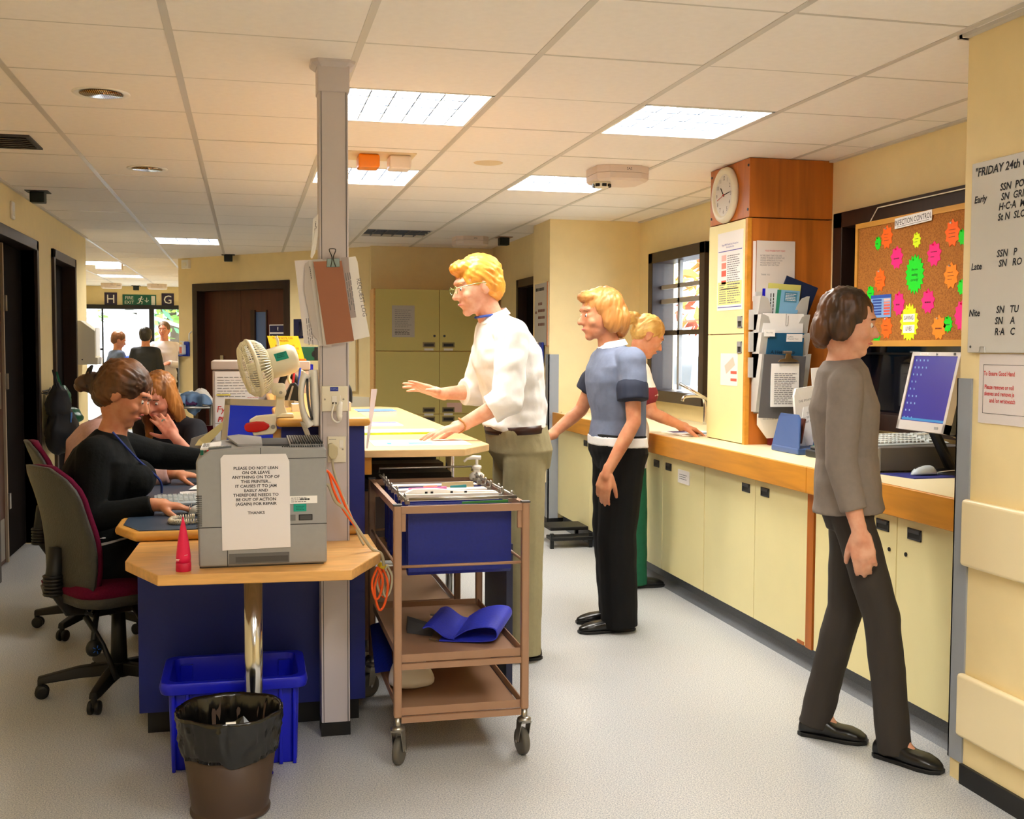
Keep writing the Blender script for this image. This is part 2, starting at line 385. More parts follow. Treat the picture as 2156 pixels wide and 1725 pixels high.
# right hand windows
def rwindow(name, y0, y1, z0, z1):
    return B().box(2.985, y0, z0, 3.16, y0+.09, z1).box(2.985, y1-.09, z0, 3.16, y1, z1).box(2.985, y0, z1-.08, 3.16, y1, z1).box(2.965, y0-.02, z0-.02, 3.16, y1+.02, z0+.06)
w2 = struct(rwindow('window_2', 7.0, 8.08, 1.03, 2.12).out('window_2', dark, bev=.004))
wfr = mat('grey_window_bar', (150, 142, 130), .5)
B().box(3.06, 7.09, 1.845, 3.09, 7.99, 1.875).box(3.06, 7.09, 1.735, 3.09, 7.99, 1.77).out('transom', wfr, w2)
B().box(3.06, 7.09, 1.50, 3.09, 7.99, 1.535).out('window_bar', dark, w2)
B().box(3.06, 7.62, 1.1, 3.085, 7.66, 2.04).out('window_bar', greypl, w2)
B().box(3.075, 7.09, 1.1, 3.079, 7.99, 2.04).out('pane', mat('thin_glass', (255, 255, 255), 0, spec=.3, alpha=.08), w2)
w3 = struct(rwindow('window_3', 3.62, 5.32, 1.03, 2.105).out('window_3', dark, bev=.004))
B().box(3.075, 3.71, 1.09, 3.082, 5.23, 2.03).out('pane', mat('unlit_room_pane', (10, 12, 22), .06, spec=.6), w3)  # opaque dark colour stands in for the unlit room behind
B().box(3.05, 3.62, 1.375, 3.07, 5.23, 1.385).out('window_bar', black, w3)
# ================================================================ CEILING FITTINGS
diffm = mat('lit_diffuser', (255, 255, 255), .5, em=(255, 250, 240), ems=LAMP)
louv = mat('grey_louvre', (96, 108, 128), .4, .2)
def troffer(j, i, lit, label, group):
    x0, x1, y0, y1 = gx(j)+.012, gx(j+1)-.012, gy(i)+.006, gy(i+1)-.006
    t = thing('ceiling_light', ((x0+x1)/2, (y0+y1)/2, 2.4), label, 'ceiling light', group)
    B().box(x0, y0, 2.398, x0+.012, y1, 2.431).box(x1-.012, y0, 2.398, x1, y1, 2.431).box(x0, y0, 2.398, x1, y0+.012, 2.431).box(x0, y1-.012, 2.398, x1, y1, 2.431).out('frame', white, t)
    B().box(x0+.012, y0+.012, 2.4275, x1-.012, y1-.012, 2.4305).out('diffuser', diffm if lit else mat('grey_diffuser', (120, 96, 70), .3), t)
    b = B()
    for k in range(1, 6): b.box(x0+(x1-x0)*k/6-.0025, y0+.012, 2.401, x0+(x1-x0)*k/6+.0025, y1-.012, 2.427)
    for k in range(1, 4): b.box(x0+.012, y0+(y1-y0)*k/4-.006, 2.405, x1-.012, y0+(y1-y0)*k/4+.006, 2.427)
    stuff(b.out('louvre', louv, t))
desc = {(1, 1): 'large lit louvred ceiling light just right of the grey post', (1, 4): 'lit louvred ceiling light behind the grey post and beacon plate',
        (3, 1): 'large lit louvred ceiling light nearest the wooden clock tower', (3, 4): 'lit louvred ceiling light under the near smoke detector box',
        (-1, 11): 'lit louvred ceiling light at the corridor mouth above the dark double door', (-3, 16): 'lit louvred ceiling light half hidden at the left down the corridor',
        (-3, 20): 'farthest louvred ceiling light near the far corridor window',
        (0, -5): 'unseen louvred ceiling light at left, added to brighten the foreground', (2, -4): 'unseen louvred ceiling light at right, added to brighten the foreground', (2, -8): 'rearmost unseen louvred ceiling light, added behind the camera to brighten the foreground'}
for k in LIT: troffer(*k, True, desc[k], 'louvred ceiling lights')
troffer(2, 9, False, 'switched off louvred ceiling light before the back wall cupboards', 'louvred ceiling lights')
for x, y, l in ((-.553, 4.729, 'nearer round recessed downlight in the left ceiling'), (-.539, 6.651, 'farther round recessed downlight in the left ceiling')):
    t = thing('downlight', (x, y, 2.4), l, 'ceiling light', 'round downlights')
    B().lathe((x, y, 2.4), [(.082, 0), (.105, -.006), (.11, -.002), (.11, .004), (.082, .004)], 40, caps=False).out('rim', white, t, True)
    B().lathe((x, y, 2.395), [(.083, 0), (.078, .002), (.05, .004), (.02, .0045)], 40).out('reflector', mat('gold_mirror', (190, 160, 120), .15, 1, tex=('stripe', .7, 40, (1, .1, 1), (60, 50, 46))), t, True)
t = thing('air_vent', (-1.25, 5.95, 2.4), 'dark grey air vent grille in the ceiling at far left', 'vent')
B().box(-1.42, 5.75, 2.392, -1.0, 6.12, 2.402).out('frame', dgrey, t)
for k in range(6): B().obox((-1.21, 5.8+.053*k, 2.390), (.19, 0, 0), (0, .018, .006), (0, -.001, .002)).out('vane', mat('vent_vane', (92, 88, 80)), t)
def detector(x, y, l, w=.15):
    t = thing('detector_box', (x, y, 2.4), l, 'detector', 'ceiling detector boxes')
    p = [(x-w, y-.10), (x-w+.06, y-.15), (x+w-.06, y-.15), (x+w, y-.10), (x+w, y+.1), (x+w-.06, y+.15), (x-w+.06, y+.15), (x-w, y+.1)]
    q = lambda z, k: [Vector((x+(a-x)*k, y+(c-y)*k, z)) for a, c in p]
    pk = mat('pinkish_plastic', (226, 210, 200), .5)
    B().rings([q(2.4, 1), q(2.362, 1)]).out('backbox', pk, t)
    B().rings([q(2.360, .995), q(2.33, .99), q(2.318, .9)]).out('cover', pk, t)
    text('SAS', .02, (x+.02, y-.1515, 2.38), X, Z, dgrey, t)
    return t
t = detector(2.02, 5.98, 'near pale detector box with a black sensor on the ceiling')
B().lathe((1.92, 5.95, 2.318), [(.05, 0), (.05, -.012), (.035, -.03), (.0, -.03)], 20).out('sensor_head', offw, t, True)
b = B()
for k in range(8): a = k*pi/4; b.obox((1.92+.048*cos(a), 5.95+.048*sin(a), 2.299), (.012*-sin(a), .012*cos(a), 0), (.004*cos(a), .004*sin(a), 0), (0, 0, .008))
b.out('sensor_slot', black, t)
detector(1.98, 10.0, 'far pale detector box before the back wall cupboards')
detector(-1.62, 14.4, 'pale detector box on the corridor ceiling at left')
for x, l in ((-2.1, 'left of two dim detector boxes at the far corridor end'), (-1.4, 'right of two dim detector boxes at the far corridor end')): detector(x, 18.9, l)
for x, y, l in ((-1.311, 7.81, 'small black ceiling sensor at the left wall'), (-.19, 12.6, 'small black ceiling sensor above the dark double door'), (2.27, 9.9, 'small black ceiling sensor by the D sign'), (-1.78, 19.5, 'small black ceiling sensor over the far exit sign')):
    t = thing('ceiling_sensor', (x, y, 2.4), l, 'sensor', 'black ceiling sensors')
    B().box(x-.07, y-.07, 2.394, x+.07, y+.07, 2.4).out('base', tan if x > 0 else dgrey, t); B().box(x-.045, y-.045, 2.325, x+.045, y+.045, 2.394).out('body', mat('green_black', (6, 24, 22), .4), t, bev=.006)
t = thing('alarm_beacon', (.68, 5.9, 2.4), 'ceiling plate with an orange and a white beacon block', 'beacon')
B().box(.50, 5.76, 2.394, .86, 6.02, 2.4).out('plate', mat('cream_plate', (226, 206, 170)), t)
B().box(.565, 5.80, 2.325, .675, 5.93, 2.394).out('orange_beacon', mat('orange_lens', (250, 140, 10), .25), t, bev=.012)
B().box(.725, 5.80, 2.325, .84, 5.93, 2.394).out('white_beacon', mat('milky_lens', (244, 232, 224), .25), t, bev=.012)
tag(B().lathe((1.28, 5.964, 2.4), [(.0, -.003), (.075, -.003), (.08, 0), (.08, .004)], 32).out('blanking_disc', mat('cream_plate', (226, 206, 170))), 'flat cream blanking disc on a ceiling tile', 'cover')
t = thing('wall_sensor', ap(.15, 0, 2.33), 'small white sensor box high on the angled wall corner', 'sensor')
b = B(); abox(b, .10, .22, 0, .04, 2.28, 2.38); b.out('body', white, t, bev=.006); b = B(); abox(b, .13, .19, .04, .046, 2.31, 2.35); b.out('lens', offw, t)
t = thing('light_switch', (-1.445, 7.65, 2.22), 'small white plate high on the left wall above the door', 'switch')
B().box(-1.445, 7.62, 2.20, -1.43, 7.70, 2.31).out('plate', white, t, bev=.004); B().box(-1.43, 7.645, 2.22, -1.426, 7.675, 2.25).out('rocker', offw, t)
# ---------------------------------------------------------------- outdoors seen through the panes
def tree(name, x, y, h, r, cols, label, n=900, low=.3):
    t = thing(name, (x, y, -.2), label, 'tree', 'trees outside the windows')
    B().tube([(x, y, -.2), (x+.1, y, h*.4), (x-.1, y+.1, h*.8)], [.14, .1, .04], 8).out('trunk', mat('bark', (70, 56, 44), .9), t, True)
    rnd = random.Random(int(x*100+y)); b = B()
    for k in range(9):
        a = rnd.uniform(0, 6.3); z = h*rnd.uniform(.35, .7); q = rnd.uniform(.4, .8)*r
        b.tube([(x, y, z), (x+q*.5*cos(a), y+q*.5*sin(a), z+.25*h*.5), (x+q*cos(a), y+q*sin(a), z+.3*h)], [.04, .025, .01], 5)
    b.out('branch', mat('bark', (70, 56, 44), .9), t)
    for ci, c in enumerate(cols):
        b = B()
        for k in range(n//len(cols)):
            d = Vector((rnd.gauss(0, 1), rnd.gauss(0, 1), rnd.gauss(0, 1))).normalized()*r*rnd.uniform(.35, 1)
            p = Vector((x, y, h*(.5+low/2)))+Vector((d.x, d.y, d.z*h*.32/r)); u = Vector((rnd.gauss(0, 1), rnd.gauss(0, 1), rnd.gauss(0, .6))).normalized(); w = u.cross(Vector((rnd.gauss(0, 1), rnd.gauss(0, 1), 1))).normalized(); s = rnd.uniform(.06, .15)*(1+r*.12)
            b.quad(p-u*s, p+w*s*.45, p+u*s, p-w*s*.45)
        stuff(b.out('foliage', mat('leaf%d' % hash(c), c, .7), t))
G1, G2, G3 = (120, 170, 70), (176, 200, 90), (90, 150, 110)
tree('leafy_tree', -1.6, 25.0, 4.2, 2.0, [G1, G2, G3], 'green leafy tree outside the far window on the right', 1500)
tree('leafy_tree', -6.4, 28.0, 4.6, 2.0, [G2, G1], 'yellowish green tree outside the far window on the left', 1200)
tree('leafy_tree', 6.6, 13.0, 3.6, 1.6, [(222, 150, 60), (196, 90, 50), (214, 190, 90)], 'orange autumn tree outside the right window', 1500)
tree('leafy_tree', 5.3, 17.2, 3.2, 1.4, [(120, 170, 130), (226, 170, 80)], 'green and orange shrub tree outside the right window', 900)
struct(B().box(-12, 20.0, -.3, 14, 40, -.2).box(3.4, 3.0, -.3, 14, 20.0, -.2).out('ground', mat('pale_paving', (196, 196, 190), .8)))
t = thing('canopy', (-1.9, 21.2, 0), 'pale lavender screen wall and canopy outside the far corridor window', 'canopy')
B().box(-2.42, 21.2, -.2, -1.72, 21.3, 2.3).out('screen', mat('lavender_white', (214, 210, 232), .6), t)
for k in range(3): B().box(-3.2, 20.9, 1.86+.09*k, -1.9, 21.0, 1.90+.09*k).out('rail', greypl, t)
B().obox((-1.6, 21.0, 1.90), (.5, 0, -.16), (0, .1, 0), (.01, 0, .03)).out('roof_edge', mat('pale_glass', (214, 226, 222), .2), t)
t = thing('building', (9.5, 16, 0), 'low white rendered outbuilding behind the right window trees', 'building')
B().box(8.4, 14.0, -.2, 11, 18.5, 1.5).out('wall', mat('white_render', (226, 226, 224), .8), t); B().box(8.3, 13.9, 1.5, 11.1, 18.6, 1.6).out('roof', greypl, t)
tag(B().box(3.72, 8.35, -.2, 3.80, 8.75, 1.75).out('blue_post', mat('violet_blue', (60, 60, 160), .5)), 'tall violet blue board standing outside the right window', 'board')
t = thing('parked_car', (4.6, 9.6, 0), 'white car body parked close outside the right window', 'car')
B().box(3.9, 8.8, .3, 5.4, 12.6, 1.05).out('body', mat('car_white', (236, 236, 238), .3), t, bev=.12, seg=4)
B().prism([(4.05, 9.8, 1.04), (4.05, 12.2, 1.04), (4.2, 11.9, 1.32), (4.2, 10.1, 1.32)], (1.2, 0, 0)).out('cabin', mat('car_glass', (120, 130, 140), .1), t)
for y in (9.6, 11.9): B().cyl((3.9, y, .12), (4.1, y, .12), .3).out('wheel', black, t)
# ================================================================ RIGHT COUNTER RUN
def rhandle(x, y, z, w, h, parent, m=None, deep=.012):
    """recessed pull in a door that faces -X"""
    m = m or dgrey
    f = B().box(x-.004, y-w/2, z-h/2, x+.004, y-w/2+.006, z+h/2).box(x-.004, y+w/2-.006, z-h/2, x+.004, y+w/2, z+h/2).box(x-.004, y-w/2, z+h/2-.006, x+.004, y+w/2, z+h/2).box(x-.004, y-w/2, z-h/2, x+.004, y+w/2, z-h/2+.006).out('handle', m, parent)
    B().box(x-.0015, y-w/2+.005, z-h/2+.005, x, y+w/2-.005, z+h/2-.005).out('handle_recess', mat('handle_recess_shade', (40, 38, 36), .5), parent)  # flat dark plate; the shade of the hollow is put into its colour
    B().box(x-.007, y-w/2+.008, z+.004, x-.001, y+w/2-.008, z+h/2-.004).out('handle_lip', m, parent)
    return f
def base_unit(y0, y1, doors, label):
    t = thing('base_cabinet', (2.7, (y0+y1)/2, 0), label, 'cabinet', 'base cabinets under the wood edged counter')
    B().box(2.392, y0+.002, .1, 3.03, y1-.002, .775).out('carcass', teak, t)
    B().box(2.415, y0, 0, 3.0, y1, .1).out('plinth', covem, t)
    for a, c, hy, hz, key in doors:
        d = B().box(2.37, a+.0025, .1, 2.39, c-.0025, .772).out('door', cream, t, bev=.0015)
        if hy: rhandle(2.37, hy, hz, .085, .042, d)
        if key: B().cyl((2.3665, key, .642), (2.37, key, .642), .008).out('keyhole', black, d)
    return t
t = base_unit(3.18, 4.325, [(3.185, 3.705, 3.59, .724, 3.642), (3.705, 4.32, 3.80, .728, 3.752)], 'cream double door base cabinet nearest the grey corner guard')
t = base_unit(4.385, 5.515, [(4.39, 4.905, 4.80, .726, 0), (4.905, 5.512, 5.005, .722, 0)], 'cream double door base cabinet in front of the wooden tower')
B().box(2.366, 4.40, .10, 2.371, 4.46, .115).out('chipped_edge', teak, t)
t = base_unit(5.515, 6.75, [(5.518, 6.13, 6.035, .716, 0), (6.13, 6.748, 6.23, .716, 0)], 'cream double door base cabinet beside the green trousered nurse')
B().box(2.366, 5.72, .645, 2.37, 5.885, .72).out('door_label', paper, t)
lines((2.3655, 5.86, .665), -Y, Z, .11, .035, 3, inkg, t)
base_unit(6.75, 8.4, [(6.755, 7.55, 6.86, .716, 0), (7.55, 8.395, 7.66, .716, 0)], 'cream base cabinet at the far end by the pillar')
tag(B().box(2.365, 4.327, .098, 2.42, 4.383, .778).out('wooden_divider', teak), 'orange brown wooden end panel between two cream base cabinets', 'panel')
struct(B().prism([(2.414, 3.2, 0), (2.414, 3.2, .035), (2.37, 3.2, 0)], (0, 5.2, 0)).out('baseboard_counter', covem))
t = thing('worktop', (2.68, 5.7, .775), 'long cream worktop with a thick honey coloured wood edge', 'worktop')
B().box(2.345, 3.175, .86, 3.036, 8.41, .893).out('top', creamtop, t); B().box(2.345, 3.175, .778, 3.03, 8.41, .86).out('core', oak, t)
B().box(2.325, 3.175, .782, 2.345, 4.325, .896).out('edge_strip', mat('honey_wood_edge', (0,0,0)), t, bev=.004); B().box(2.325, 4.327, .782, 2.345, 8.41, .896).out('edge_strip', oak, t, bev=.004)
B().box(3.022, 3.175, .893, 3.037, 5.41, .97).out('upstand', creamtop, t)
# tower cupboard with the clock
t = thing('tower_cupboard', (2.8, 5.68, .893), 'tall wooden cupboard with cream doors standing on the counter', 'cupboard')
B().box(2.575, 5.43, .893, 3.04, 5.925, 2.085).out('carcass', teak, t); B().box(2.56, 5.425, 2.09, 3.04, 5.93, 2.397).out('top_box', teak, t, bev=.002)
B().box(2.56, 5.925-.02, .893, 2.575, 5.928, 2.085).out('edge', teak, t)
B().box(2.553, 5.425, .893, 2.576, 5.452, 2.085).out('edge', oak, t)
for a, c, hz in ((1.481, 2.083, 1.543), (.898, 1.477, 1.408)):
    d = B().box(2.553, 5.454, a, 2.574, 5.922, c).out('door', cream, t, bev=.0015); rhandle(2.553, 5.50, hz, .055, .062, d, greypl)
for y, z in ((5.44, 2.36), (5.44, 2.13), (5.91, 2.36), (5.91, 2.13)): B().cyl((2.556, y, z), (2.561, y, z), .007).out('screw_cap', dgrey, t)
t = thing('wall_clock', (2.555, 5.705, 2.235), 'round white wall clock on the wooden tower', 'clock')
B().lathe((2.559, 5.705, 2.237), [(.150, 0), (.152, .012), (.147, .026), (.132, .034), (.118, .028), (.113, .018), (.0, .016)], 48, (-1, 0, 0)).out('case', offw, t, True)
B().lathe((2.5405, 5.705, 2.237), [(.114, 0), (.0, .001)], 40, (-1, 0, 0)).out('dial', mat('dial_grey', (226, 222, 216)), t)
for k in range(1, 13):
    a = k*pi/6; text(str(k), .032, (2.5385, 5.705-.090*sin(a), 2.237+.090*cos(a)), -Y, Z, dgrey, t, 'numeral')
def hand(a, L, w, m, n_):
    a = radians(a); d = Vector((0, -sin(a), cos(a))); s = Vector((0, cos(a), sin(a)))
    B().obox(Vector((2.5375, 5.705, 2.237))+d*L*.4, d*L*.6, s*w, X*.0008).out(n_, m, t)
hand(318, .055, .003, ink, 'hour_hand'); hand(84, .08, .0022, ink, 'minute_hand'); hand(256, .085, .001, redink, 'second_hand')
B().cyl((2.5355, 5.705, 2.237), (2.541, 5.705, 2.237), .006).out('hand_boss', redink, t)
# poster and sticker on the tower's cream doors
t = thing('poster', (2.551, 5.64, 1.6), 'tall white, red and yellow chart poster on the cream tower door', 'poster')
y1, y0, z0, z1 = 5.80, 5.475, 1.61, 2.035
B().box(2.5515, y0, z0, 2.553, y1, z1).out('sheet', paper, t)
B().box(2.551, y0+.01, z0+.03, 2.5515, y1-.01, z0+.155).out('yellow_box', mat('pale_yellow', (240, 232, 150)), t)
for k, c in enumerate([(238, 180, 170), (232, 140, 120), (226, 96, 76), (222, 84, 60)]):
    z = z1-.155-.042*k; B().box(2.551, y1-.115, z, 2.5515, y1-.055, z+(.032 if k < 3 else .02)).out('red_box', mat('chart_red%d' % k, c), t)
B().box(2.551, y0+.05, z1-.312, 2.5515, y1-.05, z1-.306).out('red_bar', mat('chart_red2', c), t)
for z in (z1-.105, z0+.015): B().box(2.551, y0+.012, z, 2.5515, y1-.012, z+.004).out('blue_rule', mat('rule_blue', (44, 50, 160)), t)
text('Key to MEWS Modified Early Warning Score\nA track guide to trust', .014, (2.5508, (y0+y1)/2, z1-.075), -Y, Z, mat('rule_blue', (44, 50, 160)), t, sx=.82)
lines((2.5508, y1-.13, z1-.29), -Y, Z, .16, .165, 14, inkg, t); lines((2.5505, y1-.03, z0+.035), -Y, Z, .09, .11, 9, inkg, t, seed=3); lines((2.5505, y1-.135, z0+.035), -Y, Z, .16, .11, 9, inkg, t, seed=5)
t = thing('door_sticker', (2.551, 5.6, 1.3), 'white and red sticker in a clear pocket on the lower tower door', 'sticker')
B().box(2.5515, 5.52, 1.20, 2.553, 5.74, 1.375).out('pocket', mat('clear_pocket', (246, 244, 236), .2), t)
B().obox((2.5512, 5.62, 1.31), (.0004, 0, 0), (0, .055, -.025), (0, .012, .022)).out('pale_card', mat('pink_card', (240, 196, 176)), t)
for z in (1.225, 1.265): B().box(2.5505, 5.53, z, 2.5515, 5.605, z+.015).out('red_band', mat('chart_red2', (226, 96, 76)), t)
# papers and literature rack on the tower's wooden side (faces the camera)
YS = 5.425
t = thing('notice', (2.7, YS, 1.7), 'white typed notice sheet on the wooden side of the tower', 'notice')
B().box(2.605, YS-.002, 1.655, 2.825, YS, 1.968).out('sheet', mat('aged_paper', (214, 204, 196), .8), t)
text('YOUR PHLEBOTOMY TEAM', .0125, (2.71, YS-.003, 1.915), X, Z, redink, t, sx=.75)
text('IN THE EVENT THAT YOU ARE\nUNABLE TO BLEED A PATIENT WE\nWOULD APPRECIATE IT IF YOU\nWOULD KINDLY BLEEP THE\nRELEVANT DAY FOR TEAM', .0125, (2.625, YS-.003, 1.865), X, Z, inkg, t, align='LEFT', sx=.72)
text('THANK YOU', .0125, (2.63, YS-.003, 1.79), X, Z, inkg, t, align='LEFT', sx=.72)
tag(B().box(2.585, YS-.0015, 1.65, 2.601, YS, 1.965).out('paper_strip', mat('spotted_strip', (236, 226, 220), .8, tex=('stripe', 0, 9, (.01, .01, 1), (200, 90, 70)))), 'narrow white strip with red marks left of the typed notice', 'paper')
rk = thing('leaflet_rack', (2.7, YS, 1.1), 'grey four tier leaflet rack on the wooden side of the tower', 'rack')
rkm = mat('rack_grey', (196, 194, 190), .4)
B().box(2.60, YS-.012, 1.06, 2.86, YS-.002, 1.70).out('back', rkm, rk)
TIERS = [(1.50, 1.675, .095), (1.385, 1.58, .105), (1.25, 1.485, .115), (1.07, 1.375, .125)]
def pocket(z0, z1, dp, k):
    x0, x1 = 2.59, 2.862; yf0, yf1 = YS-dp*.45, YS-dp; f = lambda z: yf0+(yf1-yf0)*(z-z0)/(z1-z0)
    xm = (x0+x1)/2; zl = z0+(z1-z0)*.22; P = [(x0, z0), (x1, z0), (x1, z1)]
    P += [(x1-.012, z1), (x1-.04, z1-.012), (x1-.06, (z1+zl)/2+.02), (x1-.085, zl+.015), (x1-.10, zl)]+[(x0+.10, zl), (x0+.085, zl+.015), (x0+.06, (z1+zl)/2+.02), (x0+.04, z1-.012), (x0+.012, z1), (x0, z1)]
    b = B(); pr_ = [(x, f(z), z) for x, z in P]; b.prism(pr_, (0, .004, 0))
    for x in (x0-.003, x1): b.prism([(x, YS-.003, z0), (x, YS-.003, z1), (x, yf1, z1), (x, yf0, z0)], (.003, 0, 0))
    return b.out('pocket', rkm, rk)
for k, q in enumerate(TIERS): pocket(*q, k)
for k, q in enumerate(TIERS[:3]): B().box(2.565, YS-.02, q[0]+.0, 2.588, YS-.002, q[0]+.105).out('side_tab', rkm, rk)
for k, (z, s1) in enumerate(((1.50, 'Menu Plan'), (1.335, 'MRSA Treatment\nLeaflets'))):
    B().box(2.60, YS-.117-k*.012, z-.035, 2.66, YS-.114-k*.012, z).out('pocket_label', paper, rk); text(s1, .009, (2.63, YS-.1175-k*.012, z-.016), X, Z, inkg, rk)
def leaf(name, x0, z0, w, h, y, m, label, tilt=0, th=.006, lean=.1):
    r = Vector((cos(tilt), 0, sin(tilt))); u = Vector((-sin(tilt), -lean, cos(tilt))).normalized(); n = r.cross(u)
    o = thing(name, (x0, y, z0), label, 'leaflet'); c = Vector((x0, y, z0))+r*w/2+u*h/2
    B().obox(c, r*w/2, u*h/2, n*th/2).out('cover', m, o)
    return o, Vector((x0, y, z0))+n*(th/2+.0006)*(1 if n.y < 0 else -1), r, u
leaf('folder', 2.665, 1.53, .19, .27, YS-.030, mat('deep_navy_card', (16, 34, 70)), 'tilted deep navy folder at the back of the top rack tier', -.33)
leaf('booklet', 2.635, 1.53, .185, .215, YS-.042, mat('khaki_yellow', (206, 200, 110)), 'yellow card sheet behind the blue leaflets of the top tier', -.05, .004)
o, p, r, u = leaf('leaflet', 2.622, 1.53, .08, .185, YS-.054, mat('pale_leaflet', (210, 216, 222)), 'pale leaflet with vertical writing at the left of the top tier', .02, .004)
B().obox(p+r*-.004+u*.165, r*.008, u*.02, Vector((0, .001, 0))).out('blue_tab', bluebright, o); lines(p+r*.03+u*.16, -u, r, .12, .03, 2, ink, o)
o, p, r, u = leaf('leaflet', 2.70, 1.53, .105, .18, YS-.064, mat('sky_leaflet', (120, 170, 206)), 'sky blue patient leaflet at the right of the top tier', -.06, .004)
B().obox(p+r*.055+u*.145, r*.036, u*.026, Vector((0, .0006, 0))).out('title_panel', mat('teal_panel', (70, 130, 160)), o); lines(p+r*.025+u*.125+Vector((0, -.001, 0)), r, u, .06, .04, 5, paper, o)
o, p, r, u = leaf('leaflet', 2.685, 1.53, .03, .18, YS-.059, mat('green_leaflet', (44, 130, 100)), 'narrow green leaflet edge between the pale and blue ones', -.03, .003)
o, p, r, u = leaf('form_pad', 2.605, 1.40, .228, .185, YS-.072, paper, 'stack of white forms with a paper clip in the second tier', 0, .012)
B().tube(smoothpath([p+r*.128+u*.185, p+r*.128+u*.13, p+r*.134+u*.122, p+r*.14+u*.13, p+r*.14+u*.175]), .0012, 6).out('paper_clip', steel, o)
o, p, r, u = leaf('handbook', 2.625, 1.27, .205, .215, YS-.082, mat('petrol_blue', (24, 84, 120)), 'petrol blue healthmap booklet with a white label in the third tier', 0, .014)
B().obox(p+r*.15+u*.19, r*.045, u*.02, Vector((0, .0006, 0))).out('white_label', paper, o); text('Leaflets\nHospital Care', .011, p+r*.11+u*.19+Vector((0, -.001, 0)), r, u, inkg, o, align='LEFT'); text('A Healthmap', .026, p+r*.09+u*.115, r, u, ink, o); text('Library', .02, p+r*.12+u*.075, r, u, ink, o)
t = thing('clipboard', (2.7, YS-.13, 1.05), 'dark grey clipboard with white forms hung on the leaflet rack', 'clipboard')
r, u, n = Vector((1, 0, -.05)).normalized(), Vector((.06, -.05, 1)).normalized(), Vector((0, -1, 0)); c0 = Vector((2.565, YS-.135, 1.045))
B().obox(c0+r*.118+u*.165, r*.118, u*.165, n*.002).out('board', mat('slate_board', (92, 90, 92), .5), t, bev=.002)
B().obox(c0+r*.128+u*.175+n*.007, Vector((1, 0, 0))*.078, Z*.112, n*.004).out('form_stack', paper, t); lines(c0+r*.128+u*.175+n*.0125+Vector((-.062, 0, -.10)), X, Z, .125, .165, 17, inkg, t)
p = c0+r*.13+u*.295+n*.012; B().prism([p+X*-.06, p+X*.065, p+X*.05+Z*.012, p+X*.02+Z*.02, p+X*.014+Z*.05, p+X*-.012+Z*.05, p+X*-.018+Z*.02, p+X*-.045+Z*.014], n*.006).out('clip', mat('brass_clip', (176, 160, 130), .3, 1), t, bev=.002)
B().cyl(p+Z*.05+X*-.03, p+Z*.05+X*.02, .008).out('clip_spring', steel, t)
t = thing('paper_bag', (2.66, YS-.06, .9), 'white folded paper bag hanging below the clipboard', 'paper')
B().prism([(2.60, YS-.06, 1.06), (2.76, YS-.06, 1.06), (2.745, YS-.05, .935), (2.66, YS-.05, .930), (2.605, YS-.05, 1.0)], (0, .012, 0)).out('bag', mat('cream_paper', (230, 222, 214), .8), t); lines((2.625, YS-.063, 1.03), X, Z, .1, .014, 2, inkg, t)
B().box(2.675, YS-.05, .893, 2.79, YS-.02, .935).out('maroon_book', mat('maroon_card', (110, 16, 28)), None)
tag(bpy.data.objects['maroon_book'], 'maroon book edge lying on the worktop under the paper bag', 'book')
# ---------------------------------------------------------------- things on the right worktop
ZW = .893
trm = mat('slate_blue_plastic', (62, 88, 140), .4)
t = thing('letter_tray', (2.66, 5.0, ZW), 'slate blue desk sorter with tall dividers holding bags', 'organiser')
def trap(x, y, z0, z1, l0, l1, parent, n_):
    P = [(x, y-l0/2, z0), (x, y+l0/2, z0), (x+.02, y+l1/2, z1-.02), (x+.02, y+l1/2-.02, z1), (x+.02, y-l1/2+.02, z1), (x+.02, y-l1/2, z1-.02)]
    return B().prism(P, (.006, 0, 0)).out(n_, trm, parent)
B().box(2.56, 4.85, ZW, 2.90, 5.13, ZW+.03).out('base', trm, t, bev=.006)
for k, x in enumerate((2.565, 2.70, 2.855)): trap(x, 4.99, ZW+.03, ZW+.19, .28, .22, t, 'divider')
B().obox((2.615, 4.93, ZW+.11), (.004, 0, 0), (0, .028, 0), (0.01, 0, .06)).out('brown_sleeve', mat('brown_sleeve', (90, 44, 34)), t)
bagm = mat('plastic_bag_white', (232, 228, 222), .25, tex=('bumpy', .06, 14))
def paperslab(name, pts, ex, m, label, cat):
    t = thing(name, V(pts[0]), label, cat); B().prism(pts, ex).out('sheet', m, t); return t
t = paperslab('specimen_bag', [(2.64, 5.0, .92), (2.80, 5.0, .92), (2.83, 5.01, 1.10), (2.815, 5.02, 1.20), (2.78, 5.02, 1.225), (2.63, 5.01, 1.205), (2.62, 5.01, 1.17)], (0, .02, 0), bagm, 'crumpled white specimen bag printed with the hospital name in the blue sorter', 'bag')
text('THE IPSWICH HOSPITAL', .0165, (2.712, 4.998, 1.155), Vector((1, 0, .2)), Vector((-.2, 0, 1)), mat('grey_black', (70, 70, 70)), t, sx=.85); text('SPECIMENS', .026, (2.77, 4.998, 1.118), Vector((1, 0, .16)), Vector((-.16, 0, 1)), mat('grey_black', (70, 70, 70)), t)
t = paperslab('handwritten_note', [(2.665, 4.965, .93), (2.755, 4.965, .925), (2.785, 4.98, 1.135), (2.655, 4.98, 1.115), (2.64, 4.972, 1.02)], (0, .004, 0), paper, 'handwritten note sheet leaning in front of the specimen bag', 'note')
text('These Bags are\nfor Warehouse samples\nNot for A&D Porters', .019, (2.715, 4.968, 1.075), Vector((1, -.02, .22)), Vector((-.2, .07, 1)), inkg, t, shear=.2, sx=.8)
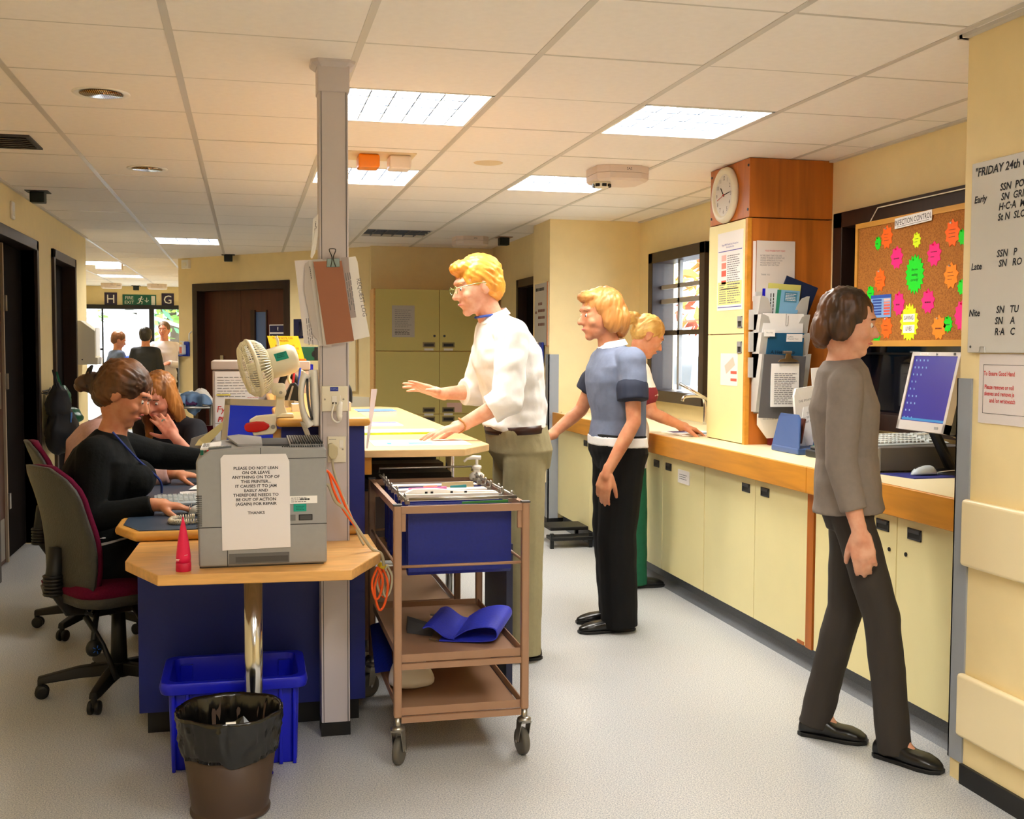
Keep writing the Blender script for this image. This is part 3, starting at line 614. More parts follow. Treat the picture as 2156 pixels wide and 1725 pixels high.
t = paperslab('card', [(2.752, 5.06, 1.1), (2.835, 5.06, 1.1), (2.84, 5.06, 1.315), (2.735, 5.06, 1.305)], (0, .003, 0), paper, 'white card standing tall at the back of the blue sorter', 'card'); lines((2.77, 5.058, 1.24), X, Z, .06, .035, 3, inkg, t)
t = thing('hole_punch', (2.66, 4.72, ZW), 'black desk device with yellow stickers before the blue sorter', 'punch')
B().box(2.57, 4.66, ZW, 2.80, 4.80, ZW+.035).out('base', black, t, bev=.008); B().box(2.59, 4.67, ZW+.035, 2.79, 4.79, ZW+.05).out('lid', dgrey, t, bev=.006)
for x, m in ((2.61, mat('sticker_yellow', (236, 220, 40))), (2.70, mat('sticker_yellow', (236, 220, 40)))): B().box(x, 4.68, ZW+.05, x+.035, 4.73, ZW+.0515).out('sticker', m, t)
B().box(2.60, 4.75, ZW+.05, 2.65, 4.785, ZW+.0515).out('green_sticker', mat('sticker_green', (60, 150, 90)), t)
def mouse(x, y, z, L, w, m, label, ang=0):
    t = thing('computer_mouse', (x, y, z), label, 'mouse'); R = Matrix.Rotation(ang, 3, 'Z')
    b = B(); rs = []
    for i in range(9):
        s_ = -1+2*i/8; q = math.sqrt(max(0, 1-abs(s_)**2.6)); hh = .036*(1-.25*s_)*q+.002; ww = w/2*(q*.9+.1*(i not in (0, 8)))
        rs.append([Vector((x, y, z))+R @ Vector((s_*L/2, ww*cos(a*pi/8), hh*sin(a*pi/8))) for a in range(9)])
    o = b.rings(rs).out('shell', m, t, True, sub=1)
    B().obox(Vector((x, y, z))+R @ Vector((L*.22, 0, .031)), R @ Vector((L*.12, 0, -.006)), R @ Vector((0, .0012, 0)), Vector((0, 0, .002))).out('button_gap', dgrey, t)
    return t
mouse(2.53, 4.50, ZW, .085, .05, white, 'small white mouse at the front of the desktop computer', .3)
t = thing('desktop_computer', (2.72, 4.25, ZW), 'flat grey desktop computer case under the keyboard', 'computer')
B().box(2.52, 4.07, ZW+.008, 2.93, 4.43, ZW+.105).out('case', mat('case_grey', (92, 88, 84), .45), t, bev=.004)
fr = B().box(2.505, 4.065, ZW+.006, 2.522, 4.435, ZW+.107).out('front', mat('silver_grey', (150, 148, 146), .35, .4), t, bev=.006)
for k in range(6): B().box(2.502, 4.09, ZW+.022+.013*k, 2.506, 4.27, ZW+.028+.013*k).out('vent', mat('silver_bright', (196, 196, 196), .3, .6), fr)
B().cyl((2.502, 4.40, ZW+.03), (2.507, 4.40, ZW+.03), .008).out('power_button', dgrey, fr)
for x in (2.55, 2.88):
    for y in (4.11, 4.39): B().cyl((x, y, ZW), (x, y, ZW+.01), .012).out('foot', rubber, t)
kbm = mat('keyboard_grey', (178, 186, 188), .5)
def keyboard(name, c, r, f, L, D, label, seed=0, tilt=.05):
    """c centre of underside, r along the long side, f towards the far side"""
    t = thing('keyboard', V(c), label, 'keyboard'); r, f = V(r).normalized(), V(f).normalized(); n = r.cross(f); n = n if n.z > 0 else -n; c = V(c)
    B().prism([c-r*L/2-f*D/2, c-r*L/2-f*D/2+n*.014, c-r*L/2+f*D/2+n*.028, c-r*L/2+f*D/2], r*L).out('body', kbm, t, bev=.004)
    kb = B()
    for i in range(5):
        q = -D/2+.018+i*(D-.03)/5
        for k in range(19):
            if k in (14,): continue
            p = c-r*L/2+r*(.014+k*(L-.028)/19)+f*q+n*(.014+.014*(q+D/2)/D)
            kb.obox(p+r*.008+f*.01+n*.004, r*.0075, f*.009, n*.004)
    stuff(kb.out('keys', mat('key_top', (206, 210, 208), .5), t)); return t
keyboard('keyboard', (2.70, 4.235, ZW+.106), (1, .15, 0), (-.12, 1, .12), .43, .16, 'grey keyboard laid on top of the desktop computer')
t = thing('mouse_mat', (2.67, 3.97, ZW), 'dark blue mouse mat at the right end of the worktop', 'mouse mat')
B().prism([(2.50, 4.045, ZW), (2.79, 4.055, ZW), (2.80, 3.87, ZW), (2.54, 3.86, ZW)], (0, 0, .004)).out('mat', mat('mat_blue', (40, 44, 120), .6), t)
mouse(2.645, 3.955, ZW+.004, .12, .066, mat('pale_blue_grey', (178, 188, 196), .35), 'pale grey mouse on the dark blue mouse mat', pi)
tag(B().tube(smoothpath([(2.70, 3.955, ZW+.012), (2.78, 3.95, ZW+.02), (2.86, 3.94, ZW+.012), (2.95, 3.90, ZW+.008)]), .0022, 6).out('mouse_cable', white), 'white mouse cable looping to the right end of the worktop', 'cable')
# flat monitor that faces the room (-X), tilted well back
def monitor(c, r, tilt, w, h, bez, label, m_b, m_s, deep=.045, base=None, chin=0):
    """c = centre of screen face, r = viewer's right"""
    r = V(r).normalized(); n = Vector((r.y, -r.x, 0)); n = n if n.dot(Vector((0, 0, 1.4))-V(c)) > 0 or True else -n
    n = r.cross(Z); u = (Z*cos(tilt)-n*sin(tilt)); n = r.cross(u); c = V(c)
    t = thing('monitor', (c.x, c.y, base[2] if base else c.z-h), label, 'monitor')
    P = lambda x, y, d: c+r*x+u*y+n*d
    b = B(); a, d = w/2, h/2
    b.obox(P(0, d-bez/2, -deep*.3), r*a, u*bez/2, n*deep*.3); b.obox(P(0, -d+(bez+chin)/2, -deep*.3), r*a, u*(bez+chin)/2, n*deep*.3)
    b.obox(P(-a+bez/2, 0, -deep*.3), r*bez/2, u*d, n*deep*.3); b.obox(P(a-bez/2, 0, -deep*.3), r*bez/2, u*d, n*deep*.3)
    b.out('bezel', m_b, t); B().obox(P(0, 0, -deep*.8), r*(a-.002), u*(d-.002), n*deep*.45).out('housing', dgrey if m_b is not beige else beige, t, bev=.012)
    B().obox(P(0, chin/2, -.008), r*(a-bez), u*(d-bez-chin/2), n*.003).out('screen', m_s, t)
    if base:
        bx = V(base); B().tube([P(0, -d*.4, -deep*1.1), P(0, -d*.9, -deep*1.3), bx+Z*.02], .022, 10).out('neck', black, t); B().lathe(bx, [(.10, 0), (.10, .008), (.03, .022), (.0, .022)], 28).out('foot', black, t, True)
    return t, P
scr = mat('desktop_screen', (30, 26, 90), .25, em=(52, 44, 130), ems=.42, tex=None)
t, P = monitor((2.665, 3.975, 1.232), (0, -1, 0), .22, .325, .325, .016, 'silver flat monitor showing a violet blue desktop by the near wall', mat('silver_bezel', (196, 190, 186), .35), scr, .05, (2.80, 4.0, ZW), .022)
tag(t, 'silver flat monitor showing a violet blue desktop by the near wall', 'monitor')
ic = mat('icon_pale', (110, 140, 180), .4, em=(120, 150, 190), ems=.25)
cnt = [4, 4, 3, 2, 2, 3, 3, 2, 3]; b = B()
for i, k in enumerate(cnt):
    for j in range(k): b.obox(P(-.128+j*.026, .128-.03*i, -.0045), Vector((0, -.0035, 0)), Z*.0042, X*.0003)
stuff(b.out('desktop_icons', ic, t)); B().obox(P(0, -.117, -.0045), Vector((0, .142, 0)), Z*.005, X*.0004).out('taskbar', mat('taskbar_blue', (50, 110, 150), em=(50, 110, 160), ems=.4), t)
text('hp', .013, P(0.01, .154, .0008), -Y, (.2, 0, 1), dgrey, t, 'emblem', bold=.0006); B().obox(P(-.075, .154, .0012), Y*.028, Z*.005, X*.0004).out('asset_sticker', paper, t); lines(P(-.095, .1515, .0024), -Y, Z, .04, .005, 1, redink, t)
B().obox(P(.125, .154, .0006), Y*.007, Z*.006, X*.0004).out('badge', dgrey, t); B().obox(P(.11, -.145, .0006), Y*.012, Z*.006, X*.0006).out('power_button', greypl, t)
for q, l in (([(2.86, 3.95, 1.0), (2.9, 3.85, .96), (2.96, 3.80, .90)], 'lower black cable drooping from the silver monitor stand'), ([(2.74, 3.98, 1.06), (2.84, 3.90, 1.03), (2.93, 3.78, .9)], 'upper black cable drooping from the back of the silver monitor')): tag(B().tube(smoothpath(q), .005, 7).out('monitor_cable', black), l, 'cable')
tag(B().tube(smoothpath([(2.74, 4.15, 1.045), (2.80, 4.02, 1.05), (2.86, 3.95, 1.0), (2.93, 3.86, .98), (2.95, 3.84, .90)]), .0025, 7).out('keyboard_cable', beige), 'beige keyboard cable curling behind the monitor', 'cable')
t = thing('wall_socket', (3.035, 3.9, .98), 'double wall socket behind the silver monitor', 'socket'); B().box(3.012, 3.82, .93, 3.022, 3.98, 1.02).out('plate', offw, t, bev=.003); B().box(2.98, 3.84, .945, 3.012, 3.89, 1.0).out('plug', black, t, bev=.006)
# cork board hung in front of the window
t = thing('cork_board', (2.96, 4.5, 1.42), 'cork notice board covered in neon stars in front of the dark window', 'notice board')
cork = mat('cork', (176, 112, 44), .9, tex=('speckle', .3, 140, (1, 1, 1), (140, 84, 30))); pine = mat('pine_frame', (206, 150, 64), .45, tex=('wood', .15, 3, (8, 1, 8)))
XB = 2.955
B().box(XB, 3.5, 1.44, XB+.012, 5.01, 2.0).out('cork', cork, t)
B().box(XB-.006, 3.48, 1.415, XB+.016, 5.035, 1.443).box(XB-.006, 3.48, 1.995, XB+.016, 5.035, 2.02).box(XB-.006, 5.013, 1.443, XB+.016, 5.035, 1.995).box(XB-.006, 3.48, 1.443, XB+.016, 3.502, 1.995).out('frame', pine, t)
B().tube([(XB+.01, 4.93, 2.02), (2.975, 4.88, 2.085), (2.975, 3.9, 2.085)], .003, 6).out('hanging_cord', offw, t)
neon = dict(o=mat('neon_orange', (255, 104, 10), .6), g=mat('neon_green', (10, 220, 30), .6), y=mat('neon_yellow', (226, 250, 20), .6), p=mat('neon_pink', (255, 30, 130), .6), a=mat('neon_amber', (255, 140, 20), .6))
def star(y, z, rw, rh, n, c, label, words=None, pin='w', cat='star card'):
    s_ = thing('neon_star', (XB-.002, y, z), label, cat, 'neon star cards on the cork board'); poly = []
    for k in range(2*n):
        q = 1 if k % 2 == 0 else (.80 if n > 10 else .76); a = pi*k/n; poly.append((XB-.0022, y-rw*q*sin(a), z+rh*q*cos(a)))
    B().prism(poly, (.0018, 0, 0)).out('card', neon[c], s_)
    if pin: B().lathe((XB-.002, y+.15*rw, z+rh*.72), [(.004, 0), (.0035, .004), (.0045, .006), (.0, .008)], 12, (-1, 0, 0)).out('pin', white if pin == 'w' else neon[c], s_, True)
    if words and not words.startswith('Are you'): lines((XB-.0028, y+rw*.45, z-rh*.35), -Y, Z, rw*.85, rh*.75, 1+words.count('\n'), mat('brown_ink', (110, 50, 20)) if c in 'oa' else (mat('green_ink', (20, 70, 30)) if c in 'gy' else mat('plum_ink', (120, 10, 60))), s_, .16, 'scribble', len(words))
    elif words: text(words, rh*.2, (XB-.003, y, z-.02*rh), -Y, Z, mat('brown_ink', (110, 50, 20)) if c in 'oa' else (ink if c in 'gy' else mat('plum_ink', (120, 10, 60))), s_, shear=.15, lsp=1.3, sx=.8)
    return s_
SR = .053
star(4.759, 1.931, .05, .058, 9, 'o', 'upper left orange star card pinned to the cork board', 'Notes\nare\nrelevant')
star(4.835, 1.909, .028, .035, 10, 'g', 'small green star overlapping the upper left orange star', 'dont', 'b')
star(4.516, 1.895, .034, .038, 9, 'y', 'small yellow star at the top middle of the cork board', 'are\nwashed', 'b')
star(4.253, 1.901, .055, .062, 9, 'o', 'upper right orange star card on the cork board', 'Gel your\nhands\nbetween')
star(4.672, 1.828, .053, .056, 9, 'p', 'upper left pink star card above the big green one', 'ALERT', 'b')
star(4.381, 1.822, .055, .058, 9, 'p', 'upper right pink star card on the cork board', 'STOP\nthe bacteria', 'b')
star(4.525, 1.742, .075, .092, 18, 'g', 'big green many pointed star in the middle of the cork board', 'Are you\nwashing\ncorrectly?', 'b')
star(4.811, 1.732, .05, .058, 9, 'o', 'orange star at the middle left of the cork board', 'avoidance\nof\nwhatever')
star(4.255, 1.719, .053, .06, 9, 'a', 'amber orange star at the middle right of the cork board', 'Are\nhands\ndry')
star(4.892, 1.675, .034, .036, 9, 'g', 'small green star above the blue chart card', 'gloves', 'b')
star(4.647, 1.613, .05, .06, 9, 'p', 'lower left pink star beside the blue chart card', 'Isolation', 'b')
star(4.418, 1.615, .053, .058, 9, 'p', 'lower pink star right of centre on the cork board', 'Prevention', 'b')
s_ = star(4.56, 1.523, .075, .09, 17, 'y', 'big yellow star with SAVING LIVES labels at the bottom of the cork board', None, 'b')
for w_, z in (('SAVING', 1.545), ('LIVES', 1.495)):
    B().box(XB-.0035, 4.56-.045, z-.018, XB-.0022, 4.56+.045, z+.018).out('word_label', paper, s_); text(w_, .026, (XB-.0042, 4.56, z), -Y, Z, ink, s_, sx=.8)
star(4.93, 1.561, .034, .033, 9, 'y', 'small yellow green star left of the lower orange star', 'clean', 'b')
star(4.745, 1.504, .05, .056, 9, 'o', 'orange star below the blue chart card', 'are\nmixed')
star(4.333, 1.497, .055, .056, 9, 'a', 'amber star at the lower right of the cork board', 'staffing')
star(4.829, 1.457, .033, .034, 9, 'g', 'small green star in the lower left corner of the cork board', 'wipes', 'b')
star(4.269, 1.511, .034, .038, 10, 'g', 'small green star overlapping the amber star lower right', 'risks', 'b')
star(4.17, 1.546, .055, .07, 12, 'p', 'pink star cut by the near wall edge at the right', None, 'b')
star(4.185, 1.878, .03, .036, 9, 'g', 'small green star half hidden at the upper right wall edge', None, 'b')
star(4.18, 1.666, .03, .035, 9, 'g', 'small green star half hidden at the middle right wall edge', None, 'b')
t = thing('chart_card', (XB, 4.797, 1.6), 'blue and red printed chart card on the cork board', 'card')
B().box(XB-.003, 4.711, 1.553, XB-.0005, 4.883, 1.661).out('sheet', mat('chart_blue', (130, 170, 220)), t); B().box(XB-.0036, 4.711, 1.645, XB-.003, 4.883, 1.661).out('header', mat('chart_head', (40, 80, 170)), t)
for k in range(6):
    z = 1.632-.0135*k; B().box(XB-.0036, 4.79, z, XB-.003, 4.868, z+.009).out('blue_row', mat('chart_row', (40, 70, 150)), t); B().box(XB-.0036, 4.718, z, XB-.003, 4.77, z+.009).out('red_row', mat('chart_red%d' % min(k, 3), (200, 60, 50)), t)
t = thing('title_strip', (XB, 4.54, 2.0), 'white paper strip reading INFECTION CONTROL on the cork board frame', 'label')
a_, c_ = Vector((XB-.008, 4.685, 1.985)), Vector((XB-.008, 4.395, 1.995)); r = (c_-a_).normalized()
B().obox((a_+c_)/2, r*.145, Z*.024, X*.0008).out('strip', paper, t); text('INFECTION CONTROL', .036, (a_+c_)/2+X*-.0012, r, Z, ink, t, sx=.78)
B().obox((a_+c_)/2+Vector((-.001, 0, -.017)), r*.125, Z*.0008, X*.0002).out('underline', ink, t)
# ---------------------------------------------------------------- near pier: whiteboard and hand notice
XN = 2.24
t = thing('whiteboard', (XN, 2.6, 1.39), 'staff rota whiteboard handwritten in black on the near right wall', 'whiteboard')
B().box(XN-.012, 1.9, 1.391, XN, 3.117, 1.985).out('board', mat('whiteboard_face', (206, 204, 198), .22), t, bev=.003)
def wtxt(s, y, z, size): return stuff(text(s, size, (XN-.0128, y, z), -Y, Z, ink, t, 'handwriting', 'LEFT', .15, bold=.0008))
wtxt('"FRIDAY 24th OCT', 3.100, 1.952, .036)
for s, y, z in (('Early', 3.10, 1.868), ('SSN  PO', 2.978, 1.892), ('SN  GRIM', 2.972, 1.862), ('H·C·A  MA', 2.982, 1.833), ('St N  SLOC', 2.985, 1.802),
                ('Late', 3.107, 1.66), ('SSN   P', 2.985, 1.692), ('SN   RO', 2.975, 1.662), ('Nite', 3.112, 1.515), ('SN   TU', 2.98, 1.522), ('SN    A', 2.985, 1.488), ('R·A   C', 2.985, 1.455)): wtxt(s, y, z, .030)
for y, z in ((3.10, 1.41),): B().cyl((XN-.0135, y, z), (XN-.012, y, z), .004).out('screw', dgrey, t)
B().tube([(XN-.014, 3.055, 1.392), (XN-.014, 3.05, 1.41), (XN-.014, 3.03, 1.41), (XN-.014, 3.025, 1.392)], .0012, 6).out('wire_hook', steel, t)
t = thing('hand_notice', (XN, 2.8, 1.17), 'laminated hand hygiene notice with red lettering below the whiteboard', 'notice')
B().box(XN-.003, 2.45, 1.172, XN-.0005, 3.066, 1.388).out('laminate', mat('laminate_white', (226, 218, 216), .18), t)
yo, zo, zi = 3.045, 1.203, 1.355
B().box(XN-.0036, 2.49, zi-.0012, XN-.003, yo, zi).box(XN-.0036, 2.49, zo, XN-.003, yo, zo+.0012).box(XN-.0036, yo-.0012, zo, XN-.003, yo, zi).out('border', dgrey, t)
for s, y, z in (('To Ensure Good Hand', 3.042, 1.327), ('Please remove or roll', 3.037, 1.285), ('sleeves and remove je', 3.037, 1.265), ('and /or wristwatch', 3.012, 1.244)):
    text(s, .0195, (XN-.0038, y, z), -Y, Z, redink, t, align='LEFT', sx=.8, bold=.0003)
# ================================================================ NURSES' STATION ISLAND
st = thing('nurse_station', (.0, 5.6, 0), 'royal blue nurses station desk with wood edged tops and printer shelf', 'desk')
B().prism([(-.385, 4.118, .087), (.42, 4.118, .087), (.42, 4.118, 1.112), (.12, 4.118, 1.112), (.12, 4.118, .70), (-.385, 4.118, .70)], (0, .026, 0)).out('end_panel', blue, st)
B().box(-.36, 4.16, 0, .40, 4.18, .09).out('toe_kick', black, st); B().box(.38, 4.18, 0, .40, 7.3, .09).out('toe_kick', black, st)
B().box(.398, 4.144, .087, .42, 7.35, 1.112).out('side_panel', mat('shaded_blue_panel', (40, 36, 60), .5), st)  # station blue, darkened in its colour for the shade under the counter
B().box(-.44, 7.0, .087, .40, 7.03, .70).out('end_panel', blue, st)
def slab(poly, z0, z1, m, name, parent, bev=.003):
    return B().prism([(x, y, z0) for x, y in poly], (0, 0, z1-z0)).out(name, m, parent, bev=bev)
dk = [(-.395, 4.10), (.395, 4.10), (.395, 7.05), (-.475, 7.05), (-.475, 4.27)]
deskrim = mat('varnished_rim', (222, 164, 78), .35, tex=('wood', .2, 3, (2, 10, 10)))
slab(dk, .708, .742, deskrim, 'desk_rim', st, .013)
slab([(-.378, 4.128), (.385, 4.128), (.385, 7.03), (-.447, 7.03), (-.447, 4.282)], .735, .745, mat('slate_blue_laminate', (44, 62, 84), .45, tex=('speckle', .2, 200)), 'desk_top', st, 0)
tb = slab([(-.388, 3.752), (-.270, 3.492), (.312, 3.456), (.432, 3.722), (.432, 4.112), (-.376, 4.112)], .674, .708, beech, 'printer_shelf', st, .004)
sh = slab([(.10, 4.06), (.425, 4.06), (.437, 4.075), (.437, 7.35), (.10, 7.35)], 1.112, 1.143, mat('varnished_rim', (0,0,0)), 'upper_shelf', st, .012)
B().box(.12, 4.144, .745, .14, 7.3, 1.112).out('shelf_upright', blue, st)
tr_ = B().box(.09, 4.13, .745, .118, 4.16, 1.1).out('shelf_post', beech, st)
lg = B().cyl((.013, 3.66, .012), (.013, 3.66, .674), .0295, n=32).out('chrome_leg', chrome, st, True); B().lathe((.013, 3.66, 0), [(.06, 0), (.06, .008), (.03, .012), (.0, .012)], 28).out('leg_foot', chrome, st, True)
ct = thing('counter_top', (.69, 5.9, 1.0), 'pale wood reception counter top beside the blue station', 'counter')
slab([(.44, 4.325), (.835, 4.315), (.978, 4.52), (.978, 7.36), (.87, 7.5), (.44, 7.5)], .970, 1.0, beechp, 'top', ct, .004)
B().box(.44, 4.36, .90, .472, 4.40, .970).out('cleat', oak, ct); B().box(.42, 4.40, .93, .44, 7.4, .97).out('cleat', tan, ct)
for y in (5.15, 7.1): B().cyl((.925, y, 0), (.925, y, .97), .02, n=20).out('support_post', chrome, ct, True)
B().box(.50, 7.30, 0, .9, 7.33, .97).out('back_panel', dark, ct)
tag(B().box(.985, 4.22, 0, 1.01, 4.63, .63).out('end_screen', mat('slate_dark_blue', (38, 42, 70), .5)), 'dark slate blue upright panel between the trolley and the man in khaki', 'panel')
# grey power post
po = thing('power_post', (.301, 4.03, 0), 'tall grey service post from the floor to the ceiling', 'post')
pm = mat('post_grey', (200, 192, 194), .45)
B().box(.250, 3.985, .048, .352, 4.09, 2.40).out('shaft', pm, po, bev=.003)
B().box(.2575, 3.9835, .05, .2595, 3.986, 2.31).box(.3435, 3.9835, .05, .3455, 3.986, 2.31).out('seam', dgrey, po)
B().box(.246, 3.980, 2.29, .357, 4.095, 2.385).out('sleeve', pm, po, bev=.004)
B().rings([[Vector((.301+sx*a, 4.037+sy*a, z)) for sx, sy in ((-1, -.7), (-.7, -1), (.7, -1), (1, -.7), (1, .7), (.7, 1), (-.7, 1), (-1, .7))] for a, z in ((.058, 2.375), (.075, 2.389), (.078, 2.399))]).out('ceiling_collar', pm, po)
B().box(.249, 3.984, 0, .353, 4.091, .048).out('foot', black, po)
u_ = B().box(.255, 3.975, 1.172, .3465, 3.985, 1.262).out('data_socket', offw, po, bev=.003)
B().box(.2845, 3.9735, 1.244, .313, 3.9755, 1.2585).out('blue_badge', mat('badge_blue', (40, 60, 160)), u_); text('CAT5e', .008, (.2988, 3.9728, 1.251), X, Z, mat('pale_blue', (150, 170, 230)), u_)
B().box(.29, 3.970, 1.205, .308, 3.976, 1.226).out('socket_block', white, u_); B().box(.292, 3.9735, 1.198, .307, 3.9755, 1.209).out('socket_slot', black, u_)
for x in (.266, .331): B().cyl((x, 3.9735, 1.215), (x, 3.975, 1.215), .0035).out('screw', steel, u_)
u_ = B().box(.275, 3.975, .99, .339, 3.985, 1.083).out('mains_socket', offw, po, bev=.003)
B().box(.316, 3.971, 1.043, .330, 3.976, 1.07).out('rocker_switch', white, u_); B().cyl((.328, 3.973, 1.037), (.328, 3.975, 1.037), .003).out('screw', steel, u_); lines((.28, 3.9745, 1.071), X, Z, .025, .004, 1, inkg, u_)
t = thing('network_lead', (.31, 3.96, 1.17), 'short white looped network lead plugged into the grey post', 'cable')
B().tube(smoothpath([(.300, 3.968, 1.203), (.290, 3.952, 1.175), (.290, 3.948, 1.15), (.305, 3.948, 1.135), (.318, 3.948, 1.142), (.322, 3.948, 1.16)]), .0032, 8).out('cable', white, t, True)
B().tube([(.316, 3.948, 1.143), (.314, 3.946, 1.16), (.315, 3.946, 1.19), (.320, 3.948, 1.208)], [.006, .010, .0105, .006], 8).out('connector', white, t, True); B().tube([(.320, 3.948, 1.206), (.318, 3.955, 1.23)], .0016, 6).out('tail', white, t)
t = thing('mains_plug', (.29, 3.96, 1.03), 'beige mains plug with a hanging lead in the grey post', 'plug')
B().prism([(.276, 3.974, 1.018), (.276, 3.974, 1.058), (.29, 3.974, 1.062), (.309, 3.974, 1.047), (.309, 3.974, 1.022), (.30, 3.974, 1.005), (.284, 3.974, 1.005)], (0, -.028, 0)).out('body', mat('plug_beige', (196, 186, 150), .5), t, bev=.004)
B().tube(smoothpath([(.289, 3.955, 1.006), (.291, 3.953, .985), (.298, 3.95, .95), (.318, 3.93, .89), (.345, 3.90, .82), (.375, 3.86, .74), (.388, 3.84, .715)]), .004, 8).out('lead', mat('lead_beige', (176, 166, 138), .5), t, True)
# wad of papers clipped to the post
t = thing('clipped_papers', (.29, 3.97, 1.72), 'wad of papers under a brown card held by a bulldog clip on the post', 'papers')
def pg(pts, y, m, n_, th=.0012): return B().prism([(x, y, z) for x, z in pts], (0, th, 0)).out(n_, m, t)
pg([(.164, 1.700), (.26, 1.708), (.30, 1.50), (.29, 1.40), (.195, 1.412)], 3.978, mat('page_grey', (222, 216, 218), .8), 'sheet')
pg([(.33, 1.712), (.375, 1.72), (.383, 1.70), (.395, 1.60), (.425, 1.438), (.37, 1.424), (.30, 1.5)], 3.976, paper, 'sheet')
pg([(.21, 1.70), (.28, 1.705), (.31, 1.42), (.246, 1.402), (.235, 1.48), (.20, 1.66)], 3.973, mat('page_grey2', (206, 200, 194), .8), 'sheet'); pg([(.20, 1.69), (.212, 1.70), (.225, 1.60), (.25, 1.42), (.225, 1.44), (.196, 1.60)], 3.971, mat('page_grey3', (190, 182, 178), .8), 'curled_sheet')
pg([(.325, 1.714), (.350, 1.716), (.354, 1.66), (.377, 1.505), (.34, 1.50)], 3.969, mat('page_grey4', (176, 164, 162), .8), 'form_strip')
pg([(.228, 1.699), (.322, 1.704), (.362, 1.418), (.262, 1.405)], 3.962, mat('page_grey2', (206, 200, 194), .8), 'backing_pages', .006)
pg([(.2275, 1.697), (.3255, 1.702), (.368, 1.422), (.271, 1.408)], 3.9595, mat('brown_card', (158, 104, 78), .75), 'brown_card')
text('REQUEST LOG', .021, (.396, 3.9752, 1.575), (.17, 0, -1), (1, 0, .17), inkg, t); lines((.336, 3.9685, 1.66), (.13, 0, -1), (1, 0, .13), .14, .022, 3, inkg, t)
lines((.213, 3.9705, 1.68), (.13, 0, -1), (1, 0, .13), .045, .006, 1, ink, t); lines((.20, 3.9775, 1.50), (.1, 0, -1), (1, 0, .1), .1, .02, 3, inkg, t)
clm = mat('clip_green_grey', (132, 146, 140), .3, .8)
B().prism([(.272, 3.957, 1.678), (.320, 3.957, 1.680), (.318, 3.957, 1.71), (.274, 3.957, 1.708)], (0, .02, 0)).out('bulldog_clip', clm, t, bev=.003)
B().tube(smoothpath([(.287, 3.954, 1.68), (.292, 3.953, 1.71), (.283, 3.956, 1.735), (.285, 3.957, 1.742), (.302, 3.957, 1.742), (.304, 3.957, 1.735), (.296, 3.953, 1.71), (.305, 3.954, 1.68)]), .0018, 6).out('clip_wire', mat('wire_dark', (70, 70, 66), .3, 1), t)
t = thing('curled_notice', (.24, 4.0, 1.8), 'narrow curled paper with marks taped to the left side of the post', 'paper')
B().prism([(.229, 3.995, 1.848), (.2475, 3.995, 1.866), (.2465, 3.995, 1.79), (.236, 3.99, 1.73), (.224, 3.985, 1.708), (.219, 3.985, 1.715), (.226, 3.992, 1.77)], (0, .0012, 0)).out('sheet', paper, t); lines((.236, 3.9935, 1.75), (0.1, 0, 1), (-1, 0, .1), .09, .008, 2, inkg, t, .6)
# wall phone on the post's left side
t = thing('wall_phone', (.235, 4.02, 1.2), 'white wall telephone with its handset on the left of the post', 'telephone')
def arc(pts, w, d, n_, m):
    P = smoothpath(pts, 5); rs = []
    for i, p in enumerate(P):
        dd = (P[min(i+1, len(P)-1)]-P[max(i-1, 0)]).normalized(); s_ = dd.cross(Y).normalized(); q = w(i/(len(P)-1))
        rs.append([p+s_*q*cos(a*pi/5)+Y*d*sin(a*pi/5) for a in range(10)])
    return B().rings(rs).out(n_, m, t, True)
arc([(.229, 4.02, 1.318), (.232, 4.02, 1.25), (.235, 4.02, 1.18), (.235, 4.02, 1.12)], lambda q: .017-.004*abs(q-.5), .032, 'base', white)
arc([(.205, 4.015, 1.305), (.190, 4.012, 1.275), (.185, 4.01, 1.22), (.195, 4.01, 1.16), (.217, 4.012, 1.118)], lambda q: .017-.010*sin(pi*q)**.7+.003, .026, 'handset', white)
b = B(); P_ = smoothpath([(.207, 4.0, 1.285), (.207, 4.0, 1.24), (.212, 4.0, 1.19), (.222, 4.0, 1.145)], 8)
for p in P_: b.obox(p, (.004, 0, 0), (0, .012, 0), (0, 0, .0032))
stuff(b.out('keypad_edge', dgrey, t))
H_ = []
for k in range(120): a = k*2*pi/8; q = k/119; H_.append((.190+.02*q+.008*cos(a), 4.0+.008*sin(a), 1.135-.045*q-.01*q))
B().tube(H_, .0022, 5).out('coil_cord', mat('cord_grey', (196, 188, 176), .5), t)
# ---------------------------------------------------------------- printer
pt = thing('laser_printer', (.045, 3.75, .708), 'large grey laser printer with a paper warning on its side', 'printer')
pg_ = mat('printer_grey', (148, 148, 148), .5, tex=('noise', .04, 50))
x0, x1, yf, yb = -.157, .243, 3.562, 3.935
prof = [(x0+.006, .712), (x1, .712), (x1, 1.080), (.0, 1.086), (-.115, 1.078), (x0, 1.046)]
B().prism([(x, yf, z) for x, z in prof], (0, yb-yf, 0)).out('body', pg_, pt, bev=.008)
B().box(x0+.008, yf+.01, .708, x1-.01, yb-.01, .714).out('base', dgrey, pt)
gap = mat('gap_dark', (40, 40, 42), .6)
B().box(-.157, yf-.001, .8355, -.065, yf+.001, .838).box(.128, yf-.001, .838, x1, yf+.001, .8405).box(-.0655, yf-.001, .712, -.063, yf+.001, 1.03).box(.038, yf-.001, 1.047, .040, yf+.001, 1.084).box(.040, yf-.001, 1.048, x1, yf+.001, 1.0495).box(-.06, yf-.001, 1.037, .04, yf+.001, 1.0385).out('panel_gap', gap, pt)
